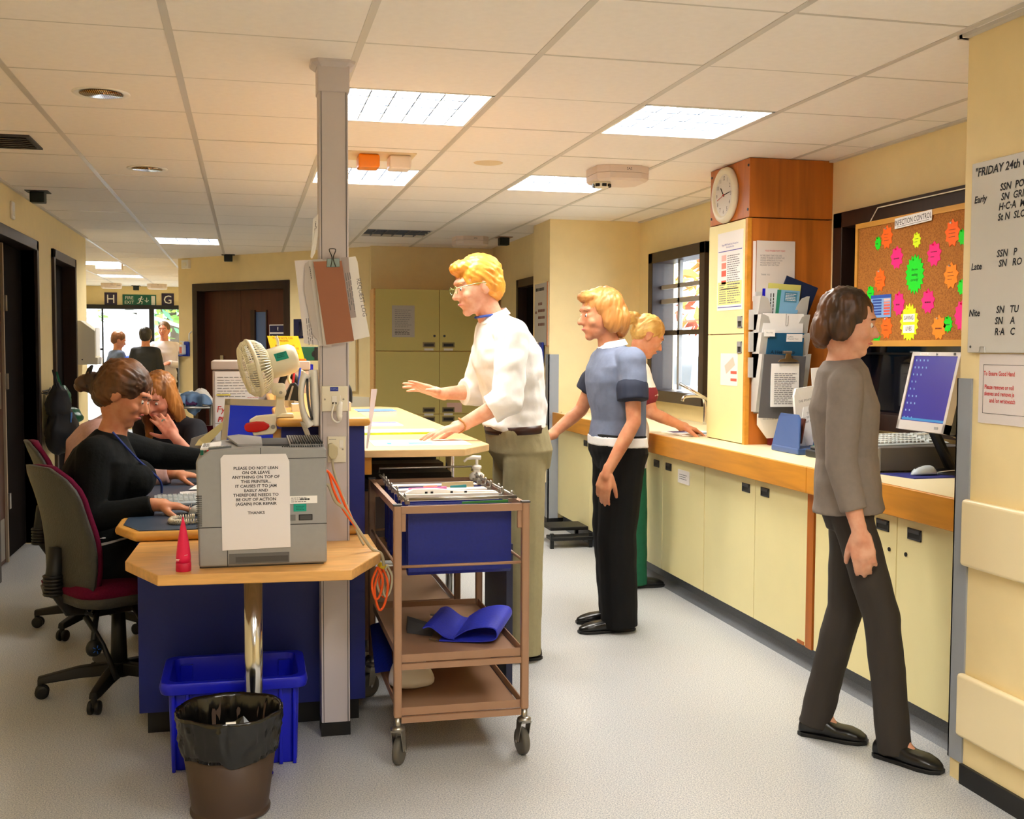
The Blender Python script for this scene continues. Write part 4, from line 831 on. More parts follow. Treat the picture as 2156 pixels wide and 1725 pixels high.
B().box(-.06, yf-.002, .720, .125, yf-.0005, .752).out('grip_recess', mat('recess_grey', (96, 96, 96), .5), pt); B().box(-.04, yf-.0025, .724, .121, yf-.001, .742).out('grip_shadow_line', mat('recess_grey2', (74, 74, 74), .5), pt)
B().box(.155, yf-.002, .851, .198, yf+.001, .870).out('latch_window', black, pt, bev=.002); B().box(.158, yf-.003, .853, .195, yf-.001, .868).out('latch_button', dgrey, pt, bev=.002); B().box(.12, yf-.0015, .851, .145, yf, .870).out('vent_mesh', mat('mesh_grey', (110, 110, 110), .5), pt)
t_ = B().box(.128, yf-.0015, .905, .213, yf-.0003, .929).out('asset_label', paper, pt); lines((.131, yf-.002, .908), X, Z, .05, .018, 3, inkg, t_); lines((.160, yf-.002, .914), X, Z, .03, .006, 1, ink, t_, .9)
t_ = B().box(.139, yf-.0015, .880, .179, yf-.0003, .904).out('teal_label', mat('teal_sticker', (10, 150, 130), .4), pt); lines((.147, yf-.002, .884), X, Z, .026, .014, 3, mat('teal_ink', (8, 70, 64)), t_)
b = B()
for k in range(16): b.box(-.158, yf-.001, .842+.0062*k, -.140, yf+.001, .8445+.0062*k)
stuff(b.out('side_vents', gap, pt))
# printer top: paper tray recess, vents, control panel
B().box(.045, yf+.06, 1.078, .20, yb-.05, 1.0885).out('tray_recess', gap, pt)
B().prism([(-.03, yf+.05, 1.0855), (.045, yf+.05, 1.0855), (.045, yb-.05, 1.0875), (-.03, yb-.02, 1.094), (-.07, yb-.06, 1.092)], (0, 0, .006)).out('output_ramp', greypl, pt)
b = B()
for k in range(18): b.box(.105+.0072*k, yf+.012, 1.083, .1085+.0072*k, yf+.035, 1.0872)
for k in range(13): b.box(.135+.008*k, yf+.05, 1.086, .1385+.008*k, yb-.03, 1.096)
stuff(b.out('top_vents', gap, pt))
B().prism([(.13, yf+.045, 1.079), (x1-.006, yf+.045, 1.079), (x1-.006, yf+.045, 1.088), (.13, yf+.045, 1.089)], (0, .30, .006)).out('vent_panel', greypl, pt)
B().obox((-.115, yf+.15, 1.079), (.03, 0, .0035), (0, .10, 0), (-.0005, 0, .003)).out('panel_label', paper, pt); lines((-.14, yf+.08, 1.0815), X, Y, .05, .14, 4, inkg, pt, .6)
B().obox((-.085, yf+.05, 1.083), (.035, 0, .003), (0, .02, 0), (0, 0, .003)).out('display', mat('display_grey', (104, 108, 110), .2), pt)
for x, y, m in ((-.14, yf+.035, green), (-.12, yf+.03, redink), (-.07, yf+.025, navy)): B().cyl((x, y, 1.06+.05*(x+.157)), (x, y, 1.075+.05*(x+.157)), .005).out('button', m, pt)
t = thing('printer_notice', (.023, yf, .9), 'white paper notice asking not to lean on the printer, taped to it', 'notice')
B().prism([(-.080, yf-.0035, .764), (.129, yf-.0035, .768), (.127, yf-.0035, 1.040), (.116, yf-.0035, 1.064), (-.073, yf-.0035, 1.064), (-.083, yf-.0035, 1.052)], (0, .001, 0)).out('sheet', mat('notice_paper', (226, 222, 224), .8), t)
text('PLEASE DO NOT LEAN\nON OR LEAVE\nANYTHING ON TOP OF\nTHIS PRINTER...\nIT CAUSES IT TO JAM\nEASILY AND\nTHEREFORE NEEDS TO\nBE OUT OF ACTION\n(AGAIN) FOR REPAIR\n\nTHANKS', .0128, (.024, yf-.0042, .950), X, Z, mat('print_grey', (58, 58, 62), .8), t, sx=1.05, lsp=1.1, bold=.0003)
# pink cone tube on the shelf
t = thing('hand_cream_tube', (-.196, 3.545, .708), 'pink cone shaped tube standing on its cap left of the printer', 'tube')
pk_ = mat('hot_pink', (216, 20, 74), .4)
B().lathe((-.196, 3.545, .708), [(.0225, 0), (.0232, .002), (.0232, .026), (.022, .0275)], 28).out('cap', mat('cap_pink', (190, 14, 60), .45), t, True)
B().rings([[Vector((-.196+rx*cos(a*pi/12), 3.545+ry*sin(a*pi/12), .708+z)) for a in range(24)] for rx, ry, z in ((.022, .022, .0275), (.0225, .021, .045), (.017, .015, .09), (.009, .0075, .135), (.004, .002, .155), (.0015, .001, .168))]).out('body', pk_, t, True)
lines((-.217, 3.5215, .742), X, Z, .011, .008, 2, paper, t); lines((-.192, 3.525, .757), Vector((1, 0, .3)), Z, .01, .003, 1, paper, t)
# printer cables
orange = mat('orange_cable', (240, 92, 24), .45)
for k, (m, off, l) in enumerate(((orange, 0, 'orange network cable from the printer over the shelf edge'), (orange, .012, 'second orange network cable hanging over the shelf edge'), (mat('lead_beige', (176, 166, 138), .5), .006, 'beige printer cable running down beside the orange ones'))):
    z0 = (.985, .985, .94)[k]
    tag(B().tube(smoothpath([(.243, 3.74, z0), (.262, 3.745, z0-.003), (.29-off, 3.75, z0-.05-off), (.325-off, 3.76, .85), (.37, 3.76, .77), (.405, 3.755, .718), (.437, 3.745, .7), (.446, 3.74, .66)]), .0042 if k < 2 else .0055, 8).out('cable', m, None, True), l, 'cable')
t = thing('cable_bundle', (.45, 3.76, .6), 'looped bundle of orange and beige cables hanging under the shelf corner', 'cable')
rnd = random.Random(2)
for k in range(6):
    x, y, r_, h_ = .442+rnd.uniform(-.018, .02), 3.77+rnd.uniform(-.02, .02), rnd.uniform(.012, .028), rnd.uniform(.09, .15)
    B().tube(smoothpath([(x, y, .655), (x-r_, y, .655-h_*.5), (x-r_*.4, y, .655-h_), (x+r_*.5, y+.01, .655-h_*.9), (x+r_*.9, y, .655-h_*.4), (x, y, .655)]), .0042, 7).out('loop', orange if k % 2 else mat('lead_pale', (186, 180, 150), .5), t, True)
B().cyl((.438, 3.77, .648), (.446, 3.77, .662), .014).out('tie', mat('tie_yellow', (220, 190, 40)), t)
# ---------------------------------------------------------------- desk fan clipped to the shelf
fn = thing('clip_fan', (.05, 4.12, 1.143), 'cream clip-on desk fan with a red lever on the shelf edge', 'fan')
fm = mat('fan_cream', (238, 232, 206), .35); ax = Vector((-.955, -.16, -.25)).normalized(); fc = Vector((.022, 4.12, 1.322)); fu, fv_, _ = basis(ax)
R_ = lambda r, d: [fc+ax*d+fu*r*cos(2*pi*k/40)+fv_*r*sin(2*pi*k/40) for k in range(40)]
B().rings([R_(.104, -.008), R_(.108, -.002), R_(.108, .004), R_(.103, .008), R_(.101, 0)], False).out('rim', fm, fn, True)
def cage(prof, n, m, n_, w=.0011):
    b = B()
    for k in range(n):
        a = 2*pi*k/n; b.tube([fc+ax*d+(fu*cos(a)+fv_*sin(a))*r for r, d in prof], w, 4)
    return stuff(b.out(n_, m, fn))
cage([(.103, .004), (.10, .02), (.085, .034), (.05, .042), (.022, .044)], 72, fm, 'front_guard'); cage([(.103, -.004), (.096, -.026), (.08, -.045), (.055, -.056)], 56, fm, 'rear_guard', .0019)
b = B()
for r, d in ((.085, .0345), (.05, .0425)): b.tube([p for p in R_(r, d)], .0014, 5, True)
b.out('guard_ring', fm, fn)
B().cyl(fc+ax*.040, fc+ax*.047, .024, n=24).out('badge', fm, fn, True); B().cyl(fc+ax*-.056, fc+ax*-.044, .058, .07, 32).out('rear_plate', fm, fn, True)
for k in range(3):
    a = 2*pi*k/3+.4; d1 = fu*cos(a)+fv_*sin(a); d2_ = fu*cos(a+.9)+fv_*sin(a+.9); d3_ = fu*cos(a+.5)+fv_*sin(a+.5)
    B().fv([fc+d1*.018+ax*.008, fc+d1*.085+ax*.014, fc+d3_*.092, fc+d2_*.08-ax*.012, fc+d2_*.018-ax*.008, fc+d3_*.05], [(0, 1, 2, 5), (5, 2, 3, 4)]).out('blade', mat('blade_grey', (172, 170, 160), .3), fn)
B().cyl(fc-ax*.04, fc+ax*.02, .02, n=20).out('hub', fm, fn, True)
mc = fc-ax*.105
b = B(); b.rings([[mc+ax*d+fu*q*cos(2*pi*k/28)*1.0+fv_*q*sin(2*pi*k/28)*.94 for k in range(28)] for q, d in ((.052, .05), (.057, .046), (.060, .0), (.057, -.038), (.045, -.054), (.02, -.058))]); b.out('motor_housing', fm, fn, True)
mt_ = B().obox(mc+Vector((-.003, -.0585, .018)), Vector((.022, -.002, .006)), Vector((-.005, .004, .013)), Vector((0, -.0022, 0))).out('teal_label', mat('teal_sticker', (10, 150, 130), .4), fn); lines(mc+Vector((-.018, -.0625, .009)), Vector((1, 0, .25)), Z, .03, .018, 3, mat('teal_ink', (8, 70, 64)), fn)
B().tube(smoothpath([mc+Z*.055+X*-.012, mc+Z*.075+X*-.014, mc+Z*.09+X*-.02]), [.005]*12+[.008], 8).out('swivel_knob', fm, fn, True)
B().box(.085, 4.10, 1.225, .135, 4.145, 1.268).out('tilt_bracket', fm, fn, bev=.01); B().cyl((.117, 4.09, 1.235), (.117, 4.155, 1.235), .02, n=24).out('pivot', fm, fn, True); B().cyl((.117, 4.088, 1.235), (.117, 4.091, 1.235), .006).out('pivot_screw', steel, fn)
B().rings([[Vector((x, 4.122, z))+Vector((sx*a, sy*.016, 0)) for sx, sy in ((-1, -1), (1, -1), (1, 1), (-1, 1))] for x, z, a in ((.117, 1.235, .016), (.115, 1.19, .015), (.118, 1.16, .022), (.125, 1.143, .030))]).out('stem', fm, fn, bev=.004)
B().prism([(.10, 4.10, 1.144), (.165, 4.10, 1.144), (.162, 4.10, 1.158), (.12, 4.10, 1.16)], (0, .05, 0)).out('clip_top', fm, fn, bev=.004)
B().prism([(.005, 4.085, 1.135), (.03, 4.085, 1.15), (.10, 4.085, 1.157), (.103, 4.085, 1.10), (.09, 4.085, 1.085), (.02, 4.085, 1.08)], (0, .055, 0)).out('clip_body', fm, fn, bev=.005)
B().prism([(-.012, 4.072, 1.116), (-.006, 4.072, 1.127), (.03, 4.072, 1.133), (.056, 4.072, 1.132), (.074, 4.072, 1.122), (.078, 4.072, 1.114), (.066, 4.072, 1.102), (.03, 4.072, 1.094), (.0, 4.072, 1.094), (-.010, 4.072, 1.103)], (0, .02, 0)).out('red_lever', mat('lever_red', (206, 24, 22), .25), fn, bev=.005)
B().cyl((.089, 4.083, 1.112), (.089, 4.087, 1.112), .008).out('rivet', steel, fn)
# ---------------------------------------------------------------- things on the desk and shelf
t, P = monitor((.035, 4.88, 1.025), (.80, -.60, 0), .16, .36, .30, .028, 'beige monitor with a royal blue screen behind the printer', beige, mat('blue_screen', (22, 40, 140), .25, em=(20, 40, 150), ems=.35), .07, (.05, 5.0, .745))
for o in t.children:
    if o.name.startswith('housing'): o.data.materials[0] = beige
B().cyl(P(.115, .136, .0005), P(.115, .136, .0025), .011).out('round_sticker', redink, t); B().cyl(P(.115, .136, .0025), P(.115, .136, .003), .007).out('sticker_face', mat('sticker_mauve', (190, 150, 190)), t)
keyboard('keyboard', (-.17, 4.82, .746), (1, .1, 0), (-.1, 1, 0), .42, .16, 'pale keyboard on the desk in front of the seated woman in black')
mouse(-.175, 4.475, .745, .11, .06, mat('mouse_grey', (190, 194, 196), .4), 'grey mouse under the hand of the seated woman in black', .1)
t = thing('coiled_cord', (-.2, 4.28, .745), 'cream coiled telephone cord lying on the desk near the pink tube', 'cord')
path = smoothpath([(-.20, 4.36, .755), (-.27, 4.33, .755), (-.275, 4.25, .755), (-.22, 4.235, .755), (-.13, 4.27, .755), (-.06, 4.32, .756)], 40); H_ = []
for i, p in enumerate(path):
    d = (path[min(i+1, len(path)-1)]-path[max(i-1, 0)]).normalized(); s_ = d.cross(Z); a = i*2*pi/4.2; H_.append(p+s_*.009*cos(a)+Z*.009*sin(a))
B().tube(H_, .0028, 5).out('coil', mat('cord_cream', (220, 208, 184), .5), t, True)
for k, (x, y, a, l) in enumerate(((-.14, 5.10, .1, 'loose white form sheets on the desk before the seated women'), (-.10, 5.32, -.15, 'upper white form sheet on the desk by the outstretched arm'))):
    r = Vector((cos(a), sin(a), 0)); f = Vector((-sin(a), cos(a), 0)); c = Vector((x, y, .746+.003*k)); t = thing('form_sheets', c, l, 'papers', 'forms on the desk')
    for q in range(3): B().obox(c+Z*.001*q+r*.012*q, r*.15, f*.105, Z*.0004).out('sheet', paper, t)
    lines(c+Z*.004-r*.11-f*.08, r, f, .22, .15, 9, inkg, t, .2)
t = thing('patient_folder', (-.06, 5.85, .745), 'dark green folder with a yellowish envelope standing on the desk', 'folder')
B().prism([(-.20, 5.85, .745), (.02, 5.83, .745), (.02, 5.80, .98), (-.04, 5.82, 1.0), (-.12, 5.84, .90)], (0, .02, 0)).out('green_folder', mat('bottle_green', (16, 66, 52), .6), t); B().prism([(-.26, 5.83, .90), (-.20, 5.83, .90), (-.09, 5.80, 1.02), (-.11, 5.80, 1.03), (-.24, 5.83, .93)], (0, -.01, 0)).out('envelope', mat('envelope_tan', (208, 192, 130), .7), t)
B().prism([(-.32, 5.88, .745), (-.22, 5.88, .745), (-.16, 5.86, .97), (-.28, 5.88, .93)], (0, .03, 0)).out('grey_folder', mat('grey_folder', (120, 118, 110), .7), t)
gc = thing('notes_cabinet', (.075, 6.5, .745), 'grey box cabinet covered with taped papers behind the fan', 'cabinet')
gcm = mat('cabinet_pinkgrey', (190, 178, 170), .5)
B().box(-.185, 6.30, .745, .335, 6.75, 1.27).out('body', gcm, gc, bev=.006); B().box(-.192, 6.285, 1.272, .342, 6.755, 1.322).out('lid', gcm, gc, bev=.008)
s1 = B().box(-.172, 6.296, .98, .06, 6.299, 1.262).out('taped_sheet', paper, gc); lines((-.16, 6.294, 1.12), X, Z, .19, .12, 8, inkg, gc, .2); lines((.0, 6.294, 1.06), X, Z, .06, .07, 4, mat('red_grey', (220, 150, 150)), gc, .2)
B().box(-.165, 6.292, 1.132, -.09, 6.2945, 1.138).out('highlight', mat('highlighter', (236, 226, 90)), gc)
text('Fy1 -', .05, (-.165, 6.293, 1.055), X, (.05, 0, 1), redink, gc, align='LEFT', shear=.1); text('Please', .038, (-.16, 6.293, 1.0), X, (.05, 0, 1), redink, gc, align='LEFT', shear=.2, bold=.001); B().box(-.14, 6.2925, .975, -.09, 6.2935, .979).out('underline', redink, gc)
B().box(-.172, 6.297, .80, -.125, 6.299, .975).out('taped_sheet', paper, gc); B().box(-.142, 6.295, .83, -.115, 6.298, .95).out('grey_strip', mat('grey_strip', (150, 144, 140)), gc); B().box(-.142, 6.293, .80, -.115, 6.296, .90).out('yellow_strip', mat('strip_yellow', (226, 214, 60)), gc)
t = thing('parking_notice', (.21, 6.36, 1.322), 'bright yellow car parking notice with an orange base on the grey cabinet', 'notice')
r, u = X, Vector((-.26, .12, 1)).normalized(); c0 = Vector((.165, 6.33, 1.322)); yl = mat('notice_yellow', (250, 228, 40), .6); ly = mat('lettering_ochre', (206, 150, 10), .6)
B().obox(c0+r*.065+u*.075, r*.085, u*.068, r.cross(u)*.002).out('card', yl, t); B().obox(c0+r*.072+u*.004, r*.086, u*.008, Y*.02).out('base', mat('base_orange', (222, 126, 20), .5), t)
nn = r.cross(u); nn = nn if nn.y < 0 else -nn
text('PLEASE NOTE, CAR\nPARKING\n\nPENALTY CHARGE\nNOTICES OF £60 WILL BE\nISSUED TO VEHICLES\nPARKED BEYOND THE\nTICKETED PERIOD', .0148, c0+r*.062+u*.078+nn*.0026, r, u, ly, t, sx=.86, lsp=1.0, bold=.0006)
t = thing('box_file', (.34, 6.45, 1.322), 'dark green box file lying behind the yellow notice', 'file'); B().box(.25, 6.38, 1.322, .395, 6.7, 1.40).out('box', mat('bottle_green2', (14, 92, 66), .5), t, bev=.004); B().cyl((.375, 6.376, 1.36), (.375, 6.381, 1.36), .02, n=20).out('finger_ring', black, t)
B().box(.37, 6.372, 1.325, .396, 6.38, 1.398).out('spine_edge', black, t)
tag(B().box(.345, 6.42, 1.2, .365, 6.6, 1.30).out('blue_sleeve', bluebright), 'bright blue plastic sleeve hanging at the grey cabinet side', 'folder')
# shelf clutter behind the phone
t = thing('tape_roll', (.22, 5.4, 1.25), 'cream ring of a tape roll standing on the shelf', 'tape'); B().rings([[Vector((.225, 5.2, 1.255))+Vector((q*cos(a*pi/16), d, q*sin(a*pi/16))) for a in range(32)] for q, d in ((.045, 0), (.045, .05), (.034, .05), (.034, 0))], False, True).out('ring', mat('tape_cream', (226, 212, 170), .5), t, True)
B().box(.20, 5.18, 1.143, .25, 5.27, 1.212).out('stand', black, t, bev=.01)
t = thing('desk_tidy', (.17, 4.85, 1.143), 'black desk tidy holding pens behind the fan', 'pen holder'); B().prism([(.13, 4.82, 1.143), (.23, 4.82, 1.143), (.235, 4.82, 1.20), (.20, 4.82, 1.25), (.18, 4.82, 1.24)], (0, .10, 0)).out('body', black, t, bev=.008); B().prism([(.165, 4.818, 1.17), (.185, 4.818, 1.235), (.192, 4.818, 1.233), (.175, 4.818, 1.17)], (0, -.002, 0)).out('grey_flap', steel, t)
for k, (x, m, L) in enumerate(((.185, redink, .05), (.21, mat('pen_blue', (60, 90, 200)), .06), (.222, mat('pen_orange', (240, 110, 60)), .045))): B().tube([(x, 4.86, 1.19), (x+.012, 4.87, 1.25+L)], .005, 7).out('pen', m, t)
t = thing('pencil_pot', (.17, 5.35, 1.143), 'black pot with an arched shape and pens on the shelf', 'pen holder'); B().tube(smoothpath([(.15, 5.35, 1.15), (.16, 5.35, 1.24), (.19, 5.35, 1.27), (.225, 5.35, 1.24), (.235, 5.35, 1.15)]), .016, 8).out('arch', black, t, True); B().box(.15, 5.33, 1.143, .235, 5.41, 1.19).out('tray', black, t, bev=.005)
t = thing('paper_block', (.2, 4.55, 1.143), 'small white note block on the shelf beside the phone', 'notepad'); B().box(.172, 4.50, 1.143, .205, 4.58, 1.172).out('block', paper, t)
t = thing('wood_figure', (.1, 5.0, 1.143), 'small pale wooden jointed figure at the shelf edge', 'figure'); wm = mat('figure_wood', (228, 184, 122), .5)
B().sph((.118, 4.98, 1.222), .014, (1, 1, 1.2)).out('head', mat('figure_head', (226, 170, 60)), t, True); B().tube([(.118, 4.98, 1.21), (.128, 4.98, 1.185), (.122, 4.98, 1.165)], [.008, .014, .010], 8).out('body', wm, t, True); B().cyl((.125, 4.98, 1.143), (.122, 4.98, 1.168), .014, .01).out('legs', wm, t, True)
# black phone and clear card holder right of the post
t = thing('black_telephone', (.36, 4.6, 1.143), 'black desk telephone on the shelf right of the post', 'telephone'); B().rings([[Vector((x, y, z)) for x, y in ((.335, 4.58), (.40, 4.58), (.40, 4.72), (.335, 4.72))] for z in (1.143, 1.19)]).out('base', black, t, bev=.01); B().tube(smoothpath([(.345, 4.62, 1.20), (.375, 4.62, 1.245), (.402, 4.62, 1.225), (.405, 4.62, 1.17)]), .017, 10).out('handset', black, t, True); B().box(.37, 4.577, 1.15, .398, 4.58, 1.185).out('keypad', dgrey, t)
tag(B().box(.37, 4.50, 1.143, .405, 4.56, 1.178).out('tissue_box', white), 'small white tissue box on the shelf right of the post', 'box'); tag(B().box(.345, 4.46, 1.143, .365, 4.5, 1.165).out('spring_toy', mat('spring_gold', (190, 160, 80), .3, 1)), 'small gold paper clip tub on the shelf right of the post', 'tub')
t = thing('card_holder', (.45, 4.35, 1.0), 'tall clear plastic card slotted behind the counter edge', 'card'); B().prism([(.448, 4.34, 1.005), (.455, 4.34, 1.005), (.50, 4.40, 1.235), (.476, 4.40, 1.235)], (.0, .0015, 0)).out('strip', mat('frosted_clear', (230, 222, 228), .25, alpha=.75), t)
# papers on the white counter
def flat(name, c, a, w, d, th, m, label, cat, z=1.0):
    r = Vector((cos(a), sin(a), 0)); f = Vector((-sin(a), cos(a), 0)); t = thing(name, (c[0], c[1], z), label, cat); B().obox((c[0], c[1], z+th/2), r*w/2, f*d/2, Z*th/2).out('sheets', m, t); return t, Vector((c[0], c[1], z+th+.0006)), r, f
t, c, r, f = flat('chart_sheet', (.70, 4.62), -.03, .40, .28, .002, paper, 'white sheet with turquoise marks at the front of the counter', 'papers')
B().obox(c+r*.0-f*.04, r*.05, f*.03, Z*.0004).out('turquoise_stamp', mat('turquoise', (90, 210, 214)), t); B().obox(c-r*.13-f*.04, r*.008, f*.035, Z*.0004).out('turquoise_mark', mat('turquoise2', (20, 200, 220)), t); lines(c-r*.15+f*.03, r, f, .3, .08, 3, mat('faint_ochre', (236, 214, 150)), t, .2)
t, c, r, f = flat('green_folder', (.66, 5.17), .02, .42, .18, .008, mat('lime_card', (186, 214, 40), .5), 'lime green edged folder under the hand of the man in white', 'folder'); B().obox(c+Z*.002, r*.208, f*.088, Z*.002).out('white_pages', paper, t)
t, c, r, f = flat('chart_book', (.60, 5.75), .02, .34, .26, .004, paper, 'white form with a violet banner on the counter', 'papers'); B().obox(c+f*.10, r*.165, f*.022, Z*.0004).out('violet_banner', mat('violet_banner', (120, 124, 220)), t); B().obox(c-f*.11, r*.165, f*.015, Z*.0004).out('violet_foot', mat('violet_banner', (120, 124, 220)), t); text('Orders', .03, c+r*.13+f*.07, r, f, mat('violet_banner', (120, 124, 220)), t)
t, c, r, f = flat('blue_book', (.74, 6.72), .0, .25, .22, .018, mat('pale_pages', (232, 222, 214)), 'thick book with a light blue cover at the far counter end', 'book'); B().obox(c+Z*.001, r*.125, f*.11, Z*.002).out('cover', mat('cover_blue', (110, 150, 214), .4), t)
# ================================================================ NOTES TROLLEYS
def castor(x, y, parent, ang=0, brake=False):
    """swivel castor, 125 mm wheel"""
    d = Vector((cos(ang), sin(ang), 0)); s = Vector((-sin(ang), cos(ang), 0)); c = Vector((x, y, .047))+d*.018
    k = B().cyl((x, y, .118), (x, y, .165), .011, n=14).lathe((x, y, .12), [(.02, 0), (.024, .004), (.024, .012), (.015, .018), (.011, .018)], 18).out('castor', steel, parent, True)
    b = B()
    for q in (-1, 1): b.prism([Vector((x, y, .122))+s*q*.016-d*.018, Vector((x, y, .122))+s*q*.016+d*.022, c+s*q*.016+d*.014, c+s*q*.016-d*.012], s*q*.003)
    b.obox((x, y, .121), d*.02, s*.019, Z*.003); b.out('fork', steel, k, bev=.001)
    B().lathe(c-s*.011, [(.030, .0), (.044, .0), (.047, .004), (.047, .018), (.044, .022), (.030, .022)], 28, s).out('tyre', mat('tyre_grey', (92, 88, 80), .6), k, True); B().cyl(c-s*.0095, c+s*.0095, .031, n=20).out('wheel_disc', mat('disc_grey', (120, 118, 112), .5), k)
    B().cyl(c-s*.022, c+s*.022, .006, n=10).out('axle', chrome, k)
def trolley(label, x0, x1, y0, y1, top, shelves):
    t = thing('notes_trolley', ((x0+x1)/2, (y0+y1)/2, 0), label, 'trolley', 'tan enamel notes trolleys')
    for x in (x0, x1):
        for y in (y0, y1):
            p_ = B().box(x-.0135, y-.0135, .165, x+.0135, y+.0135, top).out('post', tan, t, bev=.006); B().box(x-.0145, y-.0145, top-.001, x+.0145, y+.0145, top+.004).out('end_cap', dgrey, p_)
            castor(x, y, t, {(x0, y0): 1.1, (x1, y0): 1.75, (x0, y1): -2.6, (x1, y1): .4}[(x, y)])
    for z in [top-.012]:
        for a in ((x0, y0-.008, x1, y0+.008), (x0, y1-.008, x1, y1+.008), (x0-.008, y0, x0+.008, y1), (x1-.008, y0, x1+.008, y1)): B().box(a[0], a[1], z-.016, a[2], a[3], z+.008).out('top_rail', tan, t)
    for z in shelves:
        s_ = B().box(x0+.014, y0+.004, z, x1-.014, y1-.004, z+.003).out('shelf', tan, t)
        for a in ((x0+.014, y0+.002, x1-.014, y0+.006), (x0+.014, y1-.006, x1-.014, y1-.002), (x0+.003, y0+.012, x0+.007, y1-.012), (x1-.007, y0+.012, x1-.003, y1-.012)): B().box(a[0], a[1], z-.003, a[2], a[3], z+.024).out('shelf_lip', tan, s_)
        for y in (y0, y1): B().box(x0+.012, y-.008, z-.026, x1-.012, y+.008, z-.006).out('shelf_bar', tan, s_)
    return t
tx0, tx1, ty0, ty1 = .479, .915, 3.645, 4.42
t1 = trolley('tan notes trolley hung with blue files nearest the camera', tx0, tx1, ty0, ty1, .878, [.352, .172])
for y in (ty0, ty1): B().cyl((tx0, y, .672), (tx1, y, .672), .005, n=10).out('guard_bar', tan, t1, True)
for x in (tx0, tx1): B().cyl((x, ty0, .672), (x, ty1, .672), .005, n=10).out('guard_bar', tan, t1, True)
B().tube([(tx0+.04, ty0+.01, .896), (tx1-.03, ty0+.01, .896)], .005, 10).out('file_bar', steel, t1, True)
for x in (tx0+.03, tx1-.03): B().cyl((x, ty0+.01, .893), (x, ty1-.02, .893), .005, n=10).out('file_rail', steel, t1, True)
B().tube([(tx0+.03, ty1, .90), (tx0+.03, ty1, .918), (tx1-.03, ty1, .918), (tx1-.03, ty1, .90)], .004, 8).out('end_loop', steel, t1, True)
for x in (tx0+.02, tx1-.02): B().obox((x, ty0, .82), (.008, 0, 0), (0, .006, 0), (0, 0, .03)).out('bracket', tan, t1, bev=.003)
fb = mat('file_blue', (14, 30, 122), .4, tex=('leather', .12, 90)); fpg = mat('notes_cream', (236, 226, 214), .8)
nfile = ['front royal blue hanging file with a pale label on the near trolley', 'second blue hanging file with thick white notes on the near trolley', 'third blue hanging file on the near trolley', 'fourth blue hanging file with pink papers on the near trolley', 'fifth blue hanging file on the near trolley', 'blue hanging file before the last one on the near trolley', 'rearmost blue hanging file on the near trolley']
for k, (y, th, l) in enumerate(zip((3.70, 3.80, 3.905, 4.0, 4.10, 4.20, 4.30), (.05, .075, .06, .07, .05, .06, .05), nfile)):
    dx = random.Random(k).uniform(-.006, .006); a, c = tx0+.040+dx, tx1-.040+dx; zt, zb = .872-(.004 if k else .003), .632+random.Random(k+9).uniform(0, .02)
    f = thing('hanging_file', (.7, y, zb), l, 'file', 'blue hanging files on the near trolley')
    B().box(a, y, zb, c, y+.003, zt).box(a, y+th, zb, c, y+th+.003, zt).prism([(a, y, zb), (a, y+th+.003, zb), (a, y+th*.75, zb-.012), (a, y+th*.25, zb-.012)], (c-a, 0, 0)).out('cover', fb, f)
    B().box(a+.006, y+.006, zb+.003, c-.012, y+th-.004, zt+(-.006, .022, .005, .012, .0, .004, 0)[k]).out('notes', fpg, f)
    if k == 0: B().box(c-.065, y-.0012, zt-.028, c-.012, y, zt-.002).out('label', mat('label_blue_white', (190, 200, 220)), f); text('A2', .026, (c-.038, y-.0018, zt-.014), X, Z, ink, f)
    for x in (a-.008, c+.008):
        B().tube([(x, y+th/2+.012*cos(q*pi/8), .893+.012*sin(q*pi/8)) for q in range(16)], .0034, 6, True).out('ring', steel, f)
        B().obox((x+(.008 if x < .7 else -.008), y+th/2, .876), (.008, 0, 0), (0, .01, 0), (0, 0, .006)).out('hook_tab', steel, f)
t = thing('record_sheets', (.68, 3.84, .88), 'white record sheets with black bar marks sticking out of the front files', 'papers')
B().prism([(.535, 3.83, .86), (.86, 3.83, .86), (.85, 3.83, .893), (.72, 3.83, .897), (.64, 3.83, .905), (.56, 3.83, .905), (.535, 3.83, .894)], (0, .03, .0)).out('sheets', paper, t)
for x in (.60, .62, .69, .74): B().box(x, 3.8285, .876, x+.009, 3.83, .897).out('bar_mark', ink, t)
for x, y, m, l, w in ((.56, 4.02, mat('file_pink', (220, 130, 190)), 'pink card sticking out of the files', .16), (.62, 4.05, mat('file_peach', (230, 160, 130)), 'peach card tab among the files', .07), (.72, 4.05, mat('file_teal', (40, 130, 140)), 'teal card tab among the files', .08), (.70, 4.12, mat('file_buff', (216, 196, 150)), 'buff folder edge near the rear files', .14), (.70, 3.712, mat('file_green', (60, 130, 60)), 'green card edge just behind the front file', .18)):
    tag(B().prism([(x, y, .80), (x+w, y, .80), (x+w-.01, y, .885+.1*(y-3.9)*.4), (x+.01, y, .882+.1*(y-3.9)*.4)], (0, .004, 0)).out('index_card', m), l, 'card', 'coloured cards among the files')
t = thing('gel_bottle', (.905, 4.35, .86), 'white pump dispenser bottle at the rear of the near trolley', 'bottle')
B().lathe((.895, 4.37, .87), [(.028, 0), (.03, .004), (.03, .02), (.018, .03), (.014, .032), (.014, .042), (.019, .044), (.019, .055), (.008, .06)], 24).out('body', white, t, True)
B().tube([(.895, 4.37, .925), (.895, 4.37, .955)], .006, 8).out('stem', white, t, True); B().tube([(.911, 4.37, .958), (.88, 4.37, .960), (.855, 4.37, .955), (.842, 4.37, .943)], [.009, .009, .006, .005], 8).out('nozzle', white, t, True)
